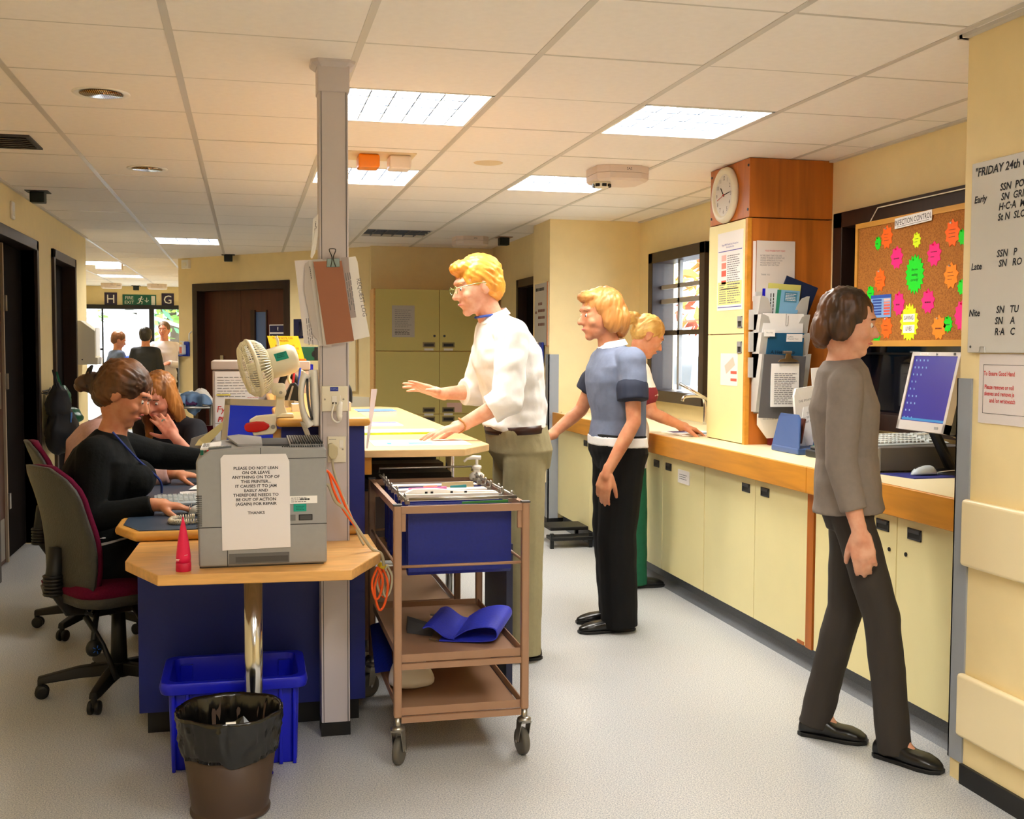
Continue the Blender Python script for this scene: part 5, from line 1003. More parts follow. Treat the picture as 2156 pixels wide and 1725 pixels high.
# folded blue cover on the shelf
t = thing('file_cover', (.70, 3.95, .355), 'folded royal blue file cover lying on the middle shelf of the near trolley', 'file'); fbb = mat('cover_bright_blue', (44, 56, 196), .5, tex=('leather', .1, 90))
def sheetpath(pts, w, th, m, n_, parent):
    P = smoothpath(pts, 6); w = V(w); rs = []
    for i, p in enumerate(P):
        d = P[min(i+1, len(P)-1)]-P[max(i-1, 0)]; n = d.cross(w).normalized()*th/2; rs.append([p-n, p+w-n, p+w+n, p+n])
    return B().rings(rs).out(n_, m, parent)
R3 = Matrix.Rotation(-.42, 3, 'Z'); O3 = Vector((.60, 3.88, .357)); q3 = lambda *a: O3+R3 @ Vector(a)
sheetpath([q3(.0, 0, .045), q3(.03, 0, .05), q3(.08, 0, .018), q3(.115, 0, .012)], R3 @ Vector((0, .26, .012)), .004, fbb, 'left_flap', t)
sheetpath([q3(.108, 0, .012), q3(.16, 0, .045), q3(.22, 0, .06), q3(.262, 0, .055), q3(.27, 0, .03), q3(.25, 0, .014), q3(.18, 0, .006), q3(.06, 0, .003)], R3 @ Vector((0, .27, .016)), .004, fbb, 'right_flap', t)
B().tube([q3(.113, 0, .016), q3(.113, .265, .03)], .004, 6).out('spine_seam', fbb, t, True)
for a in ((-.01, .25, .03), (.055, -.01, .008)): B().tube([q3(*a), q3(a[0]-.03, a[1]+.01, a[2])], .004, 6).out('file_hook', steel, t)
B().prism([(.56, 4.0, .357), (.64, 3.93, .357), (.66, 3.95, .38), (.57, 4.04, .395)], (0, .02, .01)).out('dark_lining', dgrey, t)
t = thing('plastic_bag', (.55, 3.95, .177), 'translucent white plastic bag on the bottom shelf of the near trolley', 'bag'); b = B()
b.rings([[Vector((.565+a*q, 3.93+c*q*.8, .178+h+(.012*sin(7*a*40) if h > .03 else 0))) for a, c in ((-.085, -.07), (0, -.085), (.085, -.06), (.09, .03), (.05, .10), (-.04, .10), (-.085, .05))] for q, h in ((1, 0), (1.02, .03), (.85, .07), (.55, .10), (.2, .112))]); b.out('bag', mat('milky_bag', (226, 222, 220), .35), t, True, sub=1)
t = thing('wood_tray', (.62, 4.3, .177), 'brown wooden box with a blue file on the bottom shelf', 'box'); B().box(.52, 4.2, .176, .82, 4.38, .245).out('box', mat('box_brown', (120, 76, 44), .5), t, bev=.003); B().prism([(.45, 4.05, .20), (.50, 4.0, .22), (.52, 4.3, .33), (.46, 4.32, .31)], (.01, .0, .006)).out('blue_file', fb, t)
# second trolley behind
t2 = trolley('tan trolley parked behind the file trolley under the counter', .485, .87, 4.66, 5.42, .80, [.30])
B().box(.49, 4.655, .50, .865, 4.668, .60).out('label_panel', mat('tan_panel', (140, 110, 86), .5), t2, bev=.02); B().box(.755, 4.652, .565, .845, 4.656, .594).out('paper_label', mat('label_blue_white', (190, 200, 220)), t2)
B().box(.47, 4.67, .80, .88, 5.42, .83).out('deck', mat('dark_brown_deck', (66, 50, 36), .5), t2)
for k in range(3): B().box(.5, 4.75+.2*k, .83, .86, 4.9+.2*k, .86+.02*k).out('file_stack', mat('dark_file%d' % k, ((40, 36, 34), (70, 52, 40), (30, 30, 40))[k]), t2)
# ================================================================ BIN, CRATE
bn = thing('waste_bin', (-.06, 3.40, 0), 'round brown waste bin lined with a black bin bag', 'bin'); cx, cy = -.06, 3.405
brn = mat('bin_brown', (66, 50, 42), .4, spec=.4)
B().lathe((cx, cy, 0), [(.112, 0), (.118, .003), (.119, .012), (.114, .016), (.113, .02), (.152, .305), (.149, .305), (.108, .02), (.0, .015)], 48).out('body', brn, bn, True)
bagb = mat('bin_bag_black', (9, 9, 9), .2, spec=.6)
rnd = random.Random(5); rs = []
def bagr(a, h):
    w = .006*noise.noise((3.5*cos(a), 3.5*sin(a), h*18))+.006*noise.noise((9*cos(a)+4, 9*sin(a), h*45))+.007*(.5-abs(noise.noise((14*cos(a)+h*30, 14*sin(a), h*40))))
    return w
for r_, z in ((.137, .17), (.139, .19), (.142, .205), (.145, .22), (.147, .235), (.1495, .25), (.151, .265), (.153, .28), (.155, .292), (.156, .303), (.1575, .314), (.152, .316), (.144, .304), (.136, .26), (.12, .15), (.10, .06)):
    ring = []
    for k in range(160):
        a = 2*pi*k/160; edge = .022*noise.noise((2*cos(a), 2*sin(a), 5))+.045*max(0, cos(a+1.35))**6 if z == .17 else 0
        if z == .17: rr = .152-(.152-.112)*(.305-(z+.045-edge))/.285+.004; zz = z+.045-edge
        else: rr = r_+bagr(a, z)*(1.3 if z < .3 else .7); zz = z+.008*noise.noise((2*cos(a), 2*sin(a), 9))
        if z < .303 and r_ > .1385 and z != .17: rr = max(.113+(.152-.113)*(zz-.02)/.285+.0035+abs(bagr(a, z))*1.1, rr)
        ring.append(Vector((cx+rr*cos(a), cy+rr*sin(a), zz)))
    rs.append(ring)
B().rings(rs, False).out('bin_liner', bagb, bn, True)
B().fv([(cx+.03+.05*cos(a*pi/5)*(1+.2*(a % 2)), cy+.05+.04*sin(a*pi/5), .20+.03*(a % 2)) for a in range(10)]+[(cx+.04, cy+.05, .27)], [(k, (k+1) % 10, 10) for k in range(10)]).out('crumpled_waste', bagb, bn)
tag(B().obox((cx+.006, cy-.155, .318), (.014, .0, .0), (0, .004, 0), (0, 0, .002)).out('paper_scrap', paper), 'tiny white paper scrap on the bin bag edge', 'paper')
cr = thing('recycling_crate', (-.05, 3.88, 0), 'bright blue plastic crate behind the brown bin', 'crate'); b = B()
def rr_(x0, x1, y0, y1, r, z): 
    P = []
    for qx, qy, a0 in ((x1-r, y1-r, 0), (x0+r, y1-r, 90), (x0+r, y0+r, 180), (x1-r, y0+r, 270)):
        for k in range(5): a = radians(a0+22.5*k); P.append(Vector((qx+r*cos(a), qy+r*sin(a), z)))
    return P
b.rings([rr_(-.255, .155, 3.76, 4.03, .03, .0), rr_(-.262, .162, 3.755, 4.04, .03, .26), rr_(-.285, .186, 3.725, 4.065, .04, .262), rr_(-.29, .19, 3.72, 4.07, .04, .285), rr_(-.285, .186, 3.725, 4.065, .04, .302), rr_(-.258, .158, 3.75, 4.04, .035, .302), rr_(-.252, .152, 3.765, 4.03, .03, .25), rr_(-.24, .14, 3.775, 4.02, .03, .012)])
b.out('shell', bluebright, cr, bev=.004)
for x in (-.245, -.20, .10, .145): B().box(x-.006, 3.742, .0, x+.006, 3.762, .26).out('rib', bluebright, cr, bev=.003)
for x in (-.215, .12): B().box(x-.02, 4.015, .15, x+.02, 4.03, .28).out('inner_rib', bluebright, cr)
# ================================================================ OFFICE CHAIRS
burg = mat('burgundy_fabric', (92, 14, 44), .9, spec=.1, tex=('cloth', .2, 160)); shell = mat('chair_shell', (62, 60, 54), .55, tex=('bumpy', .06, 120)); cb = mat('chair_black', (20, 20, 19), .5)
def office_chair(x, y, a, label, base_a=0.0, seat_z=.46):
    t = thing('office_chair', (x, y, 0), label, 'chair', 'burgundy office chairs at the station'); R = Matrix.Rotation(a, 3, 'Z'); T = lambda *p: Vector((x, y, 0))+R @ Vector(p)
    def lp(name, prof, m, ex=None, **k): pass
    # local frame: +x is where the sitter faces
    def rrect(cx_, cy_, w, d, r, z, n=4, lift=0):
        P = []
        for qx, qy, a0 in ((cx_+w-r, cy_+d-r, 0), (cx_-w+r, cy_+d-r, 90), (cx_-w+r, cy_-d+r, 180), (cx_+w-r, cy_-d+r, 270)):
            for k in range(n+1): q = radians(a0+90*k/n); P.append(T(qx+r*cos(q), qy+r*sin(q), z))
        return P
    B().rings([rrect(0, 0, .20, .20, .08, seat_z-.045), rrect(0, 0, .235, .235, .09, seat_z-.03), rrect(0, 0, .24, .24, .09, seat_z), rrect(0, 0, .225, .225, .09, seat_z+.022), rrect(0, 0, .17, .17, .08, seat_z+.03)]).out('seat', burg, t, True)
    B().rings([rrect(0, 0, .17, .17, .06, seat_z-.075), rrect(0, 0, .235, .235, .09, seat_z-.055), rrect(0, 0, .242, .242, .09, seat_z-.02), rrect(0, 0, .236, .236, .09, seat_z-.018)]).out('seat_shell', shell, t, True)
    def back(off, grow, m, n_, th):
        rs = []
        for k in range(13):
            q = k/12; z = seat_z+.0+.48*q; bx = -.215-.10*q+.035*sin(pi*q*.9); w = (.195+.02*sin(pi*min(q*1.6, 1)))*(1 if q < .75 else math.sqrt(max(.0, 1-((q-.75)/.28)**2)))+grow
            rs.append([T(bx+off+d+.045*(c/.22)**2*.9, c, z) for c, d in [(w*s_, 0) for s_ in (-1, -.8, -.4, 0, .4, .8, 1)]+[(w*s_, th*(1-.5*s_*s_)) for s_ in (.97, .7, .35, 0, -.35, -.7, -.97)]])
        return B().rings(rs).out(n_, m, t, True)
    back(.0, .0, burg, 'backrest', .045); back(-.022, .012, shell, 'back_shell', .030)
    B().tube([T(-.245, 0, seat_z+.16), T(-.265, 0, seat_z+.02), T(-.20, 0, seat_z-.09), T(-.05, 0, seat_z-.10)], [.03, .032, .03, .03], 10).out('back_stem', cb, t, True)
    for k in range(6): B().tube([T(-.262+.034*cos(q*pi/6), .034*sin(q*pi/6), seat_z-.02+.014*k) for q in range(12)], .006, 6, True).out('bellows', cb, t, True)
    B().obox(T(-.02, 0, seat_z-.10), R @ Vector((.13, 0, 0)), R @ Vector((0, .08, 0)), Z*.022).out('mechanism', cb, t, bev=.01)
    for k, (lx, ly, ex, ey, dz) in enumerate(((-.12, -.07, -.20, -.20, -.10), (.02, -.09, .0, -.24, -.085))):
        B().tube([T(lx, ly, seat_z-.10), T((lx+ex)/2, (ly+ey)/2, seat_z-.13), T(ex, ey, seat_z-.10+dz)], .011, 8).out('lever', cb, t, True)
        kn = B().lathe(T(ex, ey, seat_z-.10+dz-.006), [(.0, -.006), (.026, -.005), (.032, .0), (.03, .016), (.018, .024), (.0, .026)], 20, R @ Vector((.2, -1, .1))).out('knob', cb, t, True)
        b = B(); c_ = T(ex, ey-.027, seat_z-.10+dz-.006)
        for q in range(5): b.tube([c_+R @ Vector((.016*cos(q*1.25), -.004, .016*sin(q*1.25))), c_+R @ Vector((.006*cos(q*1.25), -.005, .006*sin(q*1.25)))], .0016, 5)
        b.out('blue_mark', mat('mark_blue', (20, 90, 190), .4), kn)
    B().tube([T(-.19, -.12, seat_z-.10), T(-.16, -.20, seat_z-.20), T(-.13, -.25, seat_z-.33)], [.012, .009, .012], 8).out('tilt_lever', cb, t, True)
    for q in ((-.15, -.082, -.06), (-.16, -.082, -.085), (-.14, -.082, -.10)): B().cyl(T(q[0], q[1], seat_z+q[2]), T(q[0], q[1]-.006, seat_z+q[2]), .008).out('bolt', chrome, t)
    B().cyl(T(0, 0, .09), T(0, 0, seat_z-.11), .034, .026, 18).out('gas_column', cb, t, True); B().cyl(T(0, 0, .07), T(0, 0, .125), .05, .042, 20).out('hub', cb, t, True)
    for k in range(5):
        q = base_a+k*2*pi/5; d = Vector((cos(q), sin(q), 0)); s_ = Vector((-sin(q), cos(q), 0)); o = Vector((x, y, 0))
        l_ = B().rings([[o+d*r+s_*w*cx_+Z*(z+h*cz) for cx_, cz in ((-1, -1), (1, -1), (.75, 1), (-.75, 1))] for r, z, w, h in ((.03, .10, .030, .024), (.15, .095, .026, .022), (.27, .078, .022, .016), (.305, .074, .018, .014))]).out('leg', cb, t, bev=.006)
        for e in (-1, 1): B().lathe(o+d*.29+s_*(e*.014)-s_*.009+Z*.027, [(.014, 0), (.025, .002), (.027, .006), (.027, .013), (.025, .017), (.014, .018)], 18, s_).out('castor', cb, l_, True)
        B().cyl(o+d*.295+Z*.03, o+d*.295+Z*.075, .012, n=10).out('castor_stem', cb, l_)
    return t
office_chair(-.515, 4.70, .56, 'nearer burgundy office chair with a dark shell under the woman in black', radians(186))
office_chair(-.735, 5.83, .25, 'farther burgundy office chair behind the nearer one at the left', radians(172))
office_chair(-.36, 6.42, -1.9, 'office chair under the woman with long blonde hair', radians(20))
# ================================================================ LEFT WALL: dispenser, hooks, bags
t = thing('paper_towel_dispenser', (-1.35, 10.5, 1.2), 'cream wall dispenser box with papers on its front on the left wall', 'dispenser')
B().prism([(-1.445, 10.34, 1.235), (-1.27, 10.34, 1.235), (-1.27, 10.34, 1.30), (-1.29, 10.34, 1.30), (-1.29, 10.34, 1.53), (-1.41, 10.34, 1.62), (-1.445, 10.34, 1.62)], (0, .34, 0)).out('case', offw, t, bev=.008)
B().box(-1.2895, 10.36, 1.31, -1.286, 10.64, 1.56).out('taped_sheet', paper, t); B().obox((-1.262, 10.42, 1.27), (.012, 0, 0), (0, .05, .0), (.0, .02, .03)).out('paper_tail', paper, t); B().cyl((-1.40, 10.338, 1.28), (-1.40, 10.342, 1.28), .006).out('lock', black, t)
t = thing('paper_bin', (-1.30, 10.75, 0), 'white pedal bin below the left wall dispenser', 'bin'); B().box(-1.44, 10.55, 0, -1.2, 10.85, .62).out('body', white, t, bev=.02); B().box(-1.445, 10.545, .62, -1.195, 10.855, .68).out('lid', offw, t, bev=.02)
t = thing('hook_rail', (-1.44, 8.75, 1.07), 'dark wire coat hook rail on the left wall between the doors', 'hooks'); B().cyl((-1.42, 8.50, 1.075), (-1.42, 9.08, 1.075), .005).out('rail', dgrey, t)
for k in range(6): B().tube([(-1.44, 8.55+.09*k, 1.06), (-1.40, 8.55+.09*k, 1.05), (-1.375, 8.55+.09*k, 1.10)], .005, 6).out('hook', dgrey, t)
def blobbag(name, c, sc, m, label, seed, strap=True):
    t = thing(name, c, label, 'bag'); b = B(); b.sph((0, 0, 0), 1, (1, 1, 1), 28, 20)
    for v in b.bm.verts:
        p = v.co.copy(); q = 1+.22*noise.noise(p*1.6+Vector((seed, 0, 0)))+.10*noise.noise(p*4+Vector((0, seed, 0))); k = 1.15-.25*max(p.z, 0)
        v.co = Vector(c)+Vector((p.x*sc[0]*q*k, p.y*sc[1]*q*k, p.z*sc[2]*q))
    b.out('bag', m, t, True)
    if strap: B().tube([Vector(c)+Vector((.0, -.03, sc[2]*.8)), Vector(c)+Vector((-.03, 0, sc[2]+.10)), Vector(c)+Vector((.0, .03, sc[2]*.8))], .007, 6).out('strap', m, t)
    return t
t = blobbag('backpack', (-1.33, 8.72, .80), (.10, .20, .20), mat('black_nylon', (18, 18, 24), .7), 'large black rucksack hanging on the left wall hooks', 1.3); B().obox((-1.245, 8.60, .88), (.003, 0, 0), (0, .02, 0), (0, .01, .035)).out('blue_tag', mat('tag_blue', (60, 120, 200)), t)
blobbag('shoulder_bag', (-1.34, 8.63, .98), (.07, .09, .14), mat('dark_grey_cloth', (34, 34, 38), .8), 'dark grey bag hanging above the rucksack on the hooks', 4.1)
blobbag('green_bag', (-1.36, 8.92, 1.0), (.06, .12, .10), mat('emerald_plastic', (8, 92, 66), .4), 'upper emerald green plastic bag on the left wall hooks', 7.7); blobbag('green_bag', (-1.33, 9.05, .86), (.09, .13, .08), mat('emerald_plastic', (8, 92, 66)), 'lower emerald green plastic bag behind the rucksack', 2.2, False)
# soap dispensers
def soap(o, r, n, label):
    t = thing('soap_dispenser', V(o), label, 'dispenser'); o, r, n = V(o), V(r).normalized(), V(n); bb = mat('dispenser_blue', (30, 54, 160), .4)
    B().obox(o+n*.012+r*.015, r*.045, Z*.085, n*.01).out('holder', bb, t, bev=.006); B().obox(o+n*.05-Z*.075, r*.042, Z*.008, n*.04).out('cradle', bb, t, bev=.004)
    B().obox(o+n*.05-r*.008-Z*.01, r*.034, Z*.058, n*.026).out('bottle', mat('gel_clear', (222, 226, 234), .2), t, bev=.012); B().obox(o+n*.0765-r*.012-Z*.015, r*.020, Z*.035, n*.001).out('red_label', mat('label_redwhite', (226, 120, 100)), t)
    B().cyl(o+n*.05+Z*.046, o+n*.05+Z*.08, .008).out('pump', white, t); B().obox(o+n*.065+Z*.084, r*.008, Z*.005, n*.026).out('spout', white, t)
soap(ap(.135, .004, 1.37), au, an, 'blue soap dispenser on the angled wall left of the double door'); soap((2.292, 8.60, 1.36), -Y, -X, 'blue soap dispenser on the side of the pale pillar')
t = thing('door_handle_hook', ap(.225, .0, 1.5), 'white curved hook at the left edge of the double door frame', 'hook'); B().tube([ap(.22, .0, 1.57), ap(.235, .05, 1.54), ap(.245, .06, 1.49), ap(.235, .045, 1.45)], .008, 8).out('hook', white, t, True)
t = thing('pillar_whiteboard', (2.29, 8.6, 1.7), 'small handwritten whiteboard on the side of the pale pillar', 'whiteboard')
B().box(2.288, 8.44, 1.42, 2.30, 8.84, 1.915).out('board', mat('whiteboard_face', (206, 204, 198)), t, bev=.002); B().box(2.285, 8.435, 1.41, 2.29, 8.45, 1.92).out('frame_edge', teak, t)
lines((2.2875, 8.80, 1.84), -Y, Z, .26, .05, 1, ink, t, .5); lines((2.2875, 8.72, 1.56), -Y, Z, .2, .22, 4, mat('brown_ink', (110, 50, 20)), t, .4, seed=4); lines((2.2875, 8.82, 1.66), -Y, Z, .06, .05, 1, mat('brown_ink', (0,0,0)), t, .4)
# linen trolley at the corridor mouth
t = thing('linen_trolley', (-.44, 8.55, 0), 'wire framed trolley piled with linen before the double door', 'trolley')
for x in (-.62, -.26):
    for y in (8.4, 8.8): B().cyl((x, y, 0.05), (x, y, .965), .011).out('post', steel, t, True); B().sph((x, y, .028), .028).out('castor', rubber, t, True)
for y in (8.4, 8.8): B().cyl((-.62, y, .955), (-.26, y, .955), .010).out('rail', steel, t, True)
for x in (-.62, -.26): B().cyl((x, 8.4, .955), (x, 8.8, .955), .010).out('rail', steel, t, True)
for k in range(9): B().cyl((-.59+.037*k, 8.4, .952), (-.59+.037*k, 8.8, .952), .003, n=6).out('wire', steel, t)
B().box(-.62, 8.4, .30, -.26, 8.8, .31).out('lower_shelf', steel, t); B().tube([(-.53, 8.4, .94), (-.57, 8.4, .72), (-.54, 8.4, .66)], .004, 6).out('side_wire', steel, t); B().tube([(-.49, 8.4, .94), (-.52, 8.4, .70), (-.49, 8.4, .65)], .004, 6).out('side_wire', steel, t)
def drape(name, c, w, d, h, m, label, seed, hang=0):
    b = B(); n = 20; vs = []
    for i in range(n+1):
        for j in range(n+1):
            u, v = -1+2*i/n, -1+2*j/n; q = max(0, 1-(abs(u)**3*.9))*max(0, 1-abs(v)**3*.9)
            z = c[2]+h*q+.022*noise.noise(Vector((u*2.2+seed, v*2.2, 0)))+.012*noise.noise(Vector((u*6, v*6+seed, 1)))
            yy = c[1]+v*d
            if hang and v < -.4 and -.45 < u < .55: z -= hang*(-.4-v)/.6*(1-abs(u-.05)/.7); yy = c[1]-.4*d+.02*sin(u*9)
            vs.append((c[0]+u*w+.01*noise.noise(Vector((v*3, seed, u))), yy, max(z, c[2]-(hang or 0))))
    b.fv(vs, [(i*(n+1)+j, (i+1)*(n+1)+j, (i+1)*(n+1)+j+1, i*(n+1)+j+1) for i in range(n) for j in range(n)])
    o = b.out(name, m, None, True); so = o.modifiers.new('thick', 'SOLIDIFY'); so.thickness = .006; return tag(o, label, 'linen', 'linen on the wire trolley')
drape('sheet', (-.50, 8.62, .970), .13, .17, .09, mat('linen_cream', (228, 226, 200), .9), 'cream folded sheet at the back of the linen pile', 1); drape('sheet', (-.36, 8.66, .972), .11, .12, .10, mat('linen_white', (240, 240, 238), .9), 'white folded sheet at the back right of the linen pile', 5)
drape('sheet', (-.53, 8.50, .968), .085, .085, .05, mat('linen_green', (60, 140, 124), .9), 'green and white stack of linen at the left of the pile', 9); drape('sheet', (-.42, 8.49, .968), .055, .07, .045, mat('linen_purple', (70, 34, 76), .9), 'dark purple cloth under the blue sheet', 3)
drape('blue_sheet', (-.385, 8.50, .975), .125, .13, .075, mat('linen_blue', (110, 140, 178), .9), 'crumpled blue sheet hanging over the front of the linen trolley', 7, .10)
# ================================================================ BACK WALL CUPBOARDS
YB = 10.75
t = thing('wall_cupboard', (1.8, 10.9, 0), 'tall cream six door cupboard with wood edges along the back wall', 'cupboard')
B().box(1.187, YB+.018, .0, 2.42, 11.09, 1.962).out('carcass', beech, t); B().box(1.187, YB, .0, 1.203, YB+.02, 1.965).out('edge', beech, t)
for x0, x1 in ((1.204, 1.824), (1.828, 2.415)):
    for k, (z0, z1) in enumerate(((1.366, 1.96), (.752, 1.36), (.10, .746))):
        d = B().box(x0, YB-.002, z0, x1, YB+.018, z1).out('door', mat('olive_cream', (214, 200, 122), .5), t, bev=.002)
        hx = 1.722 if x0 < 1.5 else 1.915; hz = (1.425, .79, .70)[k]
        B().box(hx-.06, YB-.008, hz-.025, hx+.06, YB-.002, hz+.025).out('handle', mat('handle_bronze', (130, 116, 86), .35, .6), d); B().box(hx-.048, YB-.0095, hz-.014, hx+.048, YB-.007, hz+.012).out('handle_recess', mat('handle_recess_shade', (40, 38, 36)), d)  # flat recess plate coloured dark for the shade inside the pull
        if k == 0: B().cyl((1.777 if x0 < 1.5 else 1.875, YB-.006, 1.512), (1.777 if x0 < 1.5 else 1.875, YB-.001, 1.512), .012).out('keyhole', dgrey, d)
        if k < 2: B().box(hx-.045, YB-.003, hz-.055, hx+.045, YB-.002, hz-.035).out('door_label', paper, d)
B().box(1.9, YB-.003, .765, 2.05, YB-.002, .86).out('red_notice', mat('pink_notice', (236, 200, 190)), t)
t = thing('cupboard_notice', (1.47, YB, 1.65), 'grey printed notice sheet on the upper left back cupboard door', 'notice'); B().box(1.362, YB-.004, 1.498, 1.582, YB-.002, 1.803).out('sheet', mat('aged_paper2', (196, 190, 184), .8), t)
lines((1.39, YB-.0045, 1.59), X, Z, .16, .18, 10, inkg, t, .2); lines((1.39, YB-.0045, 1.52), X, Z, .15, .055, 4, ink, t, .35)
t = thing('panel_heater', ap(AL-.25, .03, 1.1), 'pale cream panel board on the angled wall beside the back cupboard', 'panel'); b = B(); abox(b, AL-.62, AL-.22, .0, .03, .95, 1.72); b.out('board', ivory2, t, bev=.008)
t = thing('dado_trunking', ap(AL-.3, .03, .85), 'white dado trunking along the angled wall', 'trunking'); b = B(); abox(b, AL-1.1, AL-.02, .0, .05, .80, .90); b.out('trunking', offw, t, bev=.004)
# ================================================================ PILLAR SIDE AND SINK
t = thing('pillar_cupboard', (2.7, 8.40, 0), 'cream low cupboard built against the front of the pale pillar', 'cupboard'); B().box(2.40, 8.395, .065, 2.76, 8.418, .39).out('door', cream, t); B().box(2.40, 8.395, .395, 2.76, 8.418, .90).out('door', mat('cream_shade', (232, 214, 164), .45), t); B().box(2.62, 8.39, .55, 2.63, 8.396, .62).out('handle', dgrey, t)
t = thing('step_stool', (2.28, 7.75, 0), 'black low step stool on the floor by the pillar', 'stool'); B().box(2.08, 7.55, .105, 2.36, 7.80, .13).out('top_step', black, t, bev=.005); B().box(2.05, 7.42, .055, 2.36, 7.56, .08).out('low_step', black, t, bev=.005)
for x in (2.06, 2.34):
    for y in (7.44, 7.78): B().box(x-.012, y-.012, 0, x+.012, y+.012, .105).out('leg', black, t)
t = thing('lever_tap', (2.9, 6.95, ZW), 'chrome elbow lever tap over the sink beside the window', 'tap'); B().tube([(2.80, 6.95, 1.165), (2.92, 6.93, 1.10), (3.0, 6.93, 1.055)], .011, 10).out('lever', chrome, t, True); B().tube(smoothpath([(2.98, 6.95, ZW), (2.98, 6.95, 1.04), (2.95, 6.95, 1.08), (2.84, 6.95, 1.08), (2.82, 6.95, 1.05)]), .012, 10).out('spout', chrome, t, True)
t = thing('magazine', (2.55, 6.25, ZW), 'open magazine on the worktop under the hands of the blonde nurse', 'magazine')
B().obox((2.56, 6.16, ZW+.006), (.13, .01, 0), (-.01, .14, 0), (0, 0, .004)).out('pages', paper, t); B().obox((2.62, 6.1, ZW+.0105), (.06, .0, 0), (0, .05, 0), (0, 0, .0008)).out('picture', mat('print_teal', (110, 150, 160)), t); B().obox((2.5, 6.22, ZW+.0105), (.05, .0, 0), (0, .05, 0), (0, 0, .0008)).out('picture', mat('print_plum', (70, 50, 90)), t)
t = thing('leaflet_box', (2.72, 6.05, ZW), 'red and white leaflet standing behind the magazine by the tower', 'leaflet'); B().prism([(2.66, 6.02, ZW), (2.66, 6.14, ZW), (2.70, 6.14, ZW+.09), (2.70, 6.02, ZW+.09)], (.004, 0, 0)).out('sheet', paper, t); B().prism([(2.683, 6.02, ZW+.06), (2.683, 6.10, ZW+.06), (2.69, 6.10, ZW+.075), (2.69, 6.02, ZW+.075)], (-.003, 0, 0)).out('red_title', redink, t)
# ================================================================ PEOPLE
class Flesh(B):
    """overlapping closed shells, fused into one skin by a voxel remesh"""
    def cap(s, a, b, ra, rb):
        a, b = V(a), V(b); s.sph(a, ra, n=14, m=8); s.sph(b, rb, n=14, m=8); return s.cyl(a, b, ra, rb, 14)
    def chain(s, *pr):
        for (a, ra), (b, rb) in zip(pr, pr[1:]): s.cap(a, b, ra, rb)
        return s
    def sleeve(s, *pr):
        """flat ended tapered tube through joints, open look at the cuff"""
        for i, ((a, ra), (b, rb)) in enumerate(zip(pr, pr[1:])):
            s.cyl(a, b, ra, rb, 18)
            if i: s.sph(a, ra, n=16, m=10)
        s.sph(pr[0][0], pr[0][1], n=16, m=10); return s
    def loft(s, sec, n=24, p=2.3):
        rs = []
        for c, la, de in sec:
            ring = []
            for k in range(n):
                a = 2*pi*k/n; x, y = cos(a), sin(a)
                ring.append(V(c)+V(la)*math.copysign(abs(x)**(2/p), x)+V(de)*math.copysign(abs(y)**(2/p), y))
            rs.append(ring)
        return s.rings(rs)
    def skin(s, name, m, parent, voxel=.006, it=4, fold=0, fs=9, strand=None, fac=.5):
        bmesh.ops.recalc_face_normals(s.bm, faces=s.bm.faces)
        me = bpy.data.meshes.new('raw'); s.bm.to_mesh(me); s.bm.free()
        o = bpy.data.objects.new('raw', me); COL.objects.link(o)
        r = o.modifiers.new('r', 'REMESH'); r.mode = 'VOXEL'; r.voxel_size = voxel
        k = o.modifiers.new('s', 'SMOOTH'); k.factor = fac; k.iterations = it
        dg = bpy.context.evaluated_depsgraph_get(); dg.update()
        m2 = bpy.data.meshes.new_from_object(o.evaluated_get(dg)); bpy.data.objects.remove(o); bpy.data.meshes.remove(me)
        m2.name = name
        if fold or strand:
            nv = [v.normal.copy() for v in m2.vertices]
            for v, q in zip(m2.vertices, nv):
                p = v.co
                if strand:
                    d, c = strand; w = p-c; a = w.dot(d); pp = w-d*a*.86
                    v.co = p+q*(.0055*noise.noise(pp*70)+.004*noise.noise(pp*150))
                if fold: v.co = v.co+q*fold*(noise.noise(Vector((p.x*fs, p.y*fs, p.z*fs*1.6)))+.5*noise.noise(Vector((p.x*fs*2.6+3, p.y*fs*2.6, p.z*fs*2.6))))
        m2.materials.clear(); m2.materials.append(m); m2.shade_smooth()
        return link(bpy.data.objects.new(name, m2), parent) or 0
def link2(o, parent): return link(o, parent)
def skinm(name, c): return mat(name, c, .5, spec=.35, tex=('noise', .10, 22, (1, 1, 1), (int(c[0]*.94), int(c[1]*.84), int(c[2]*.80))))
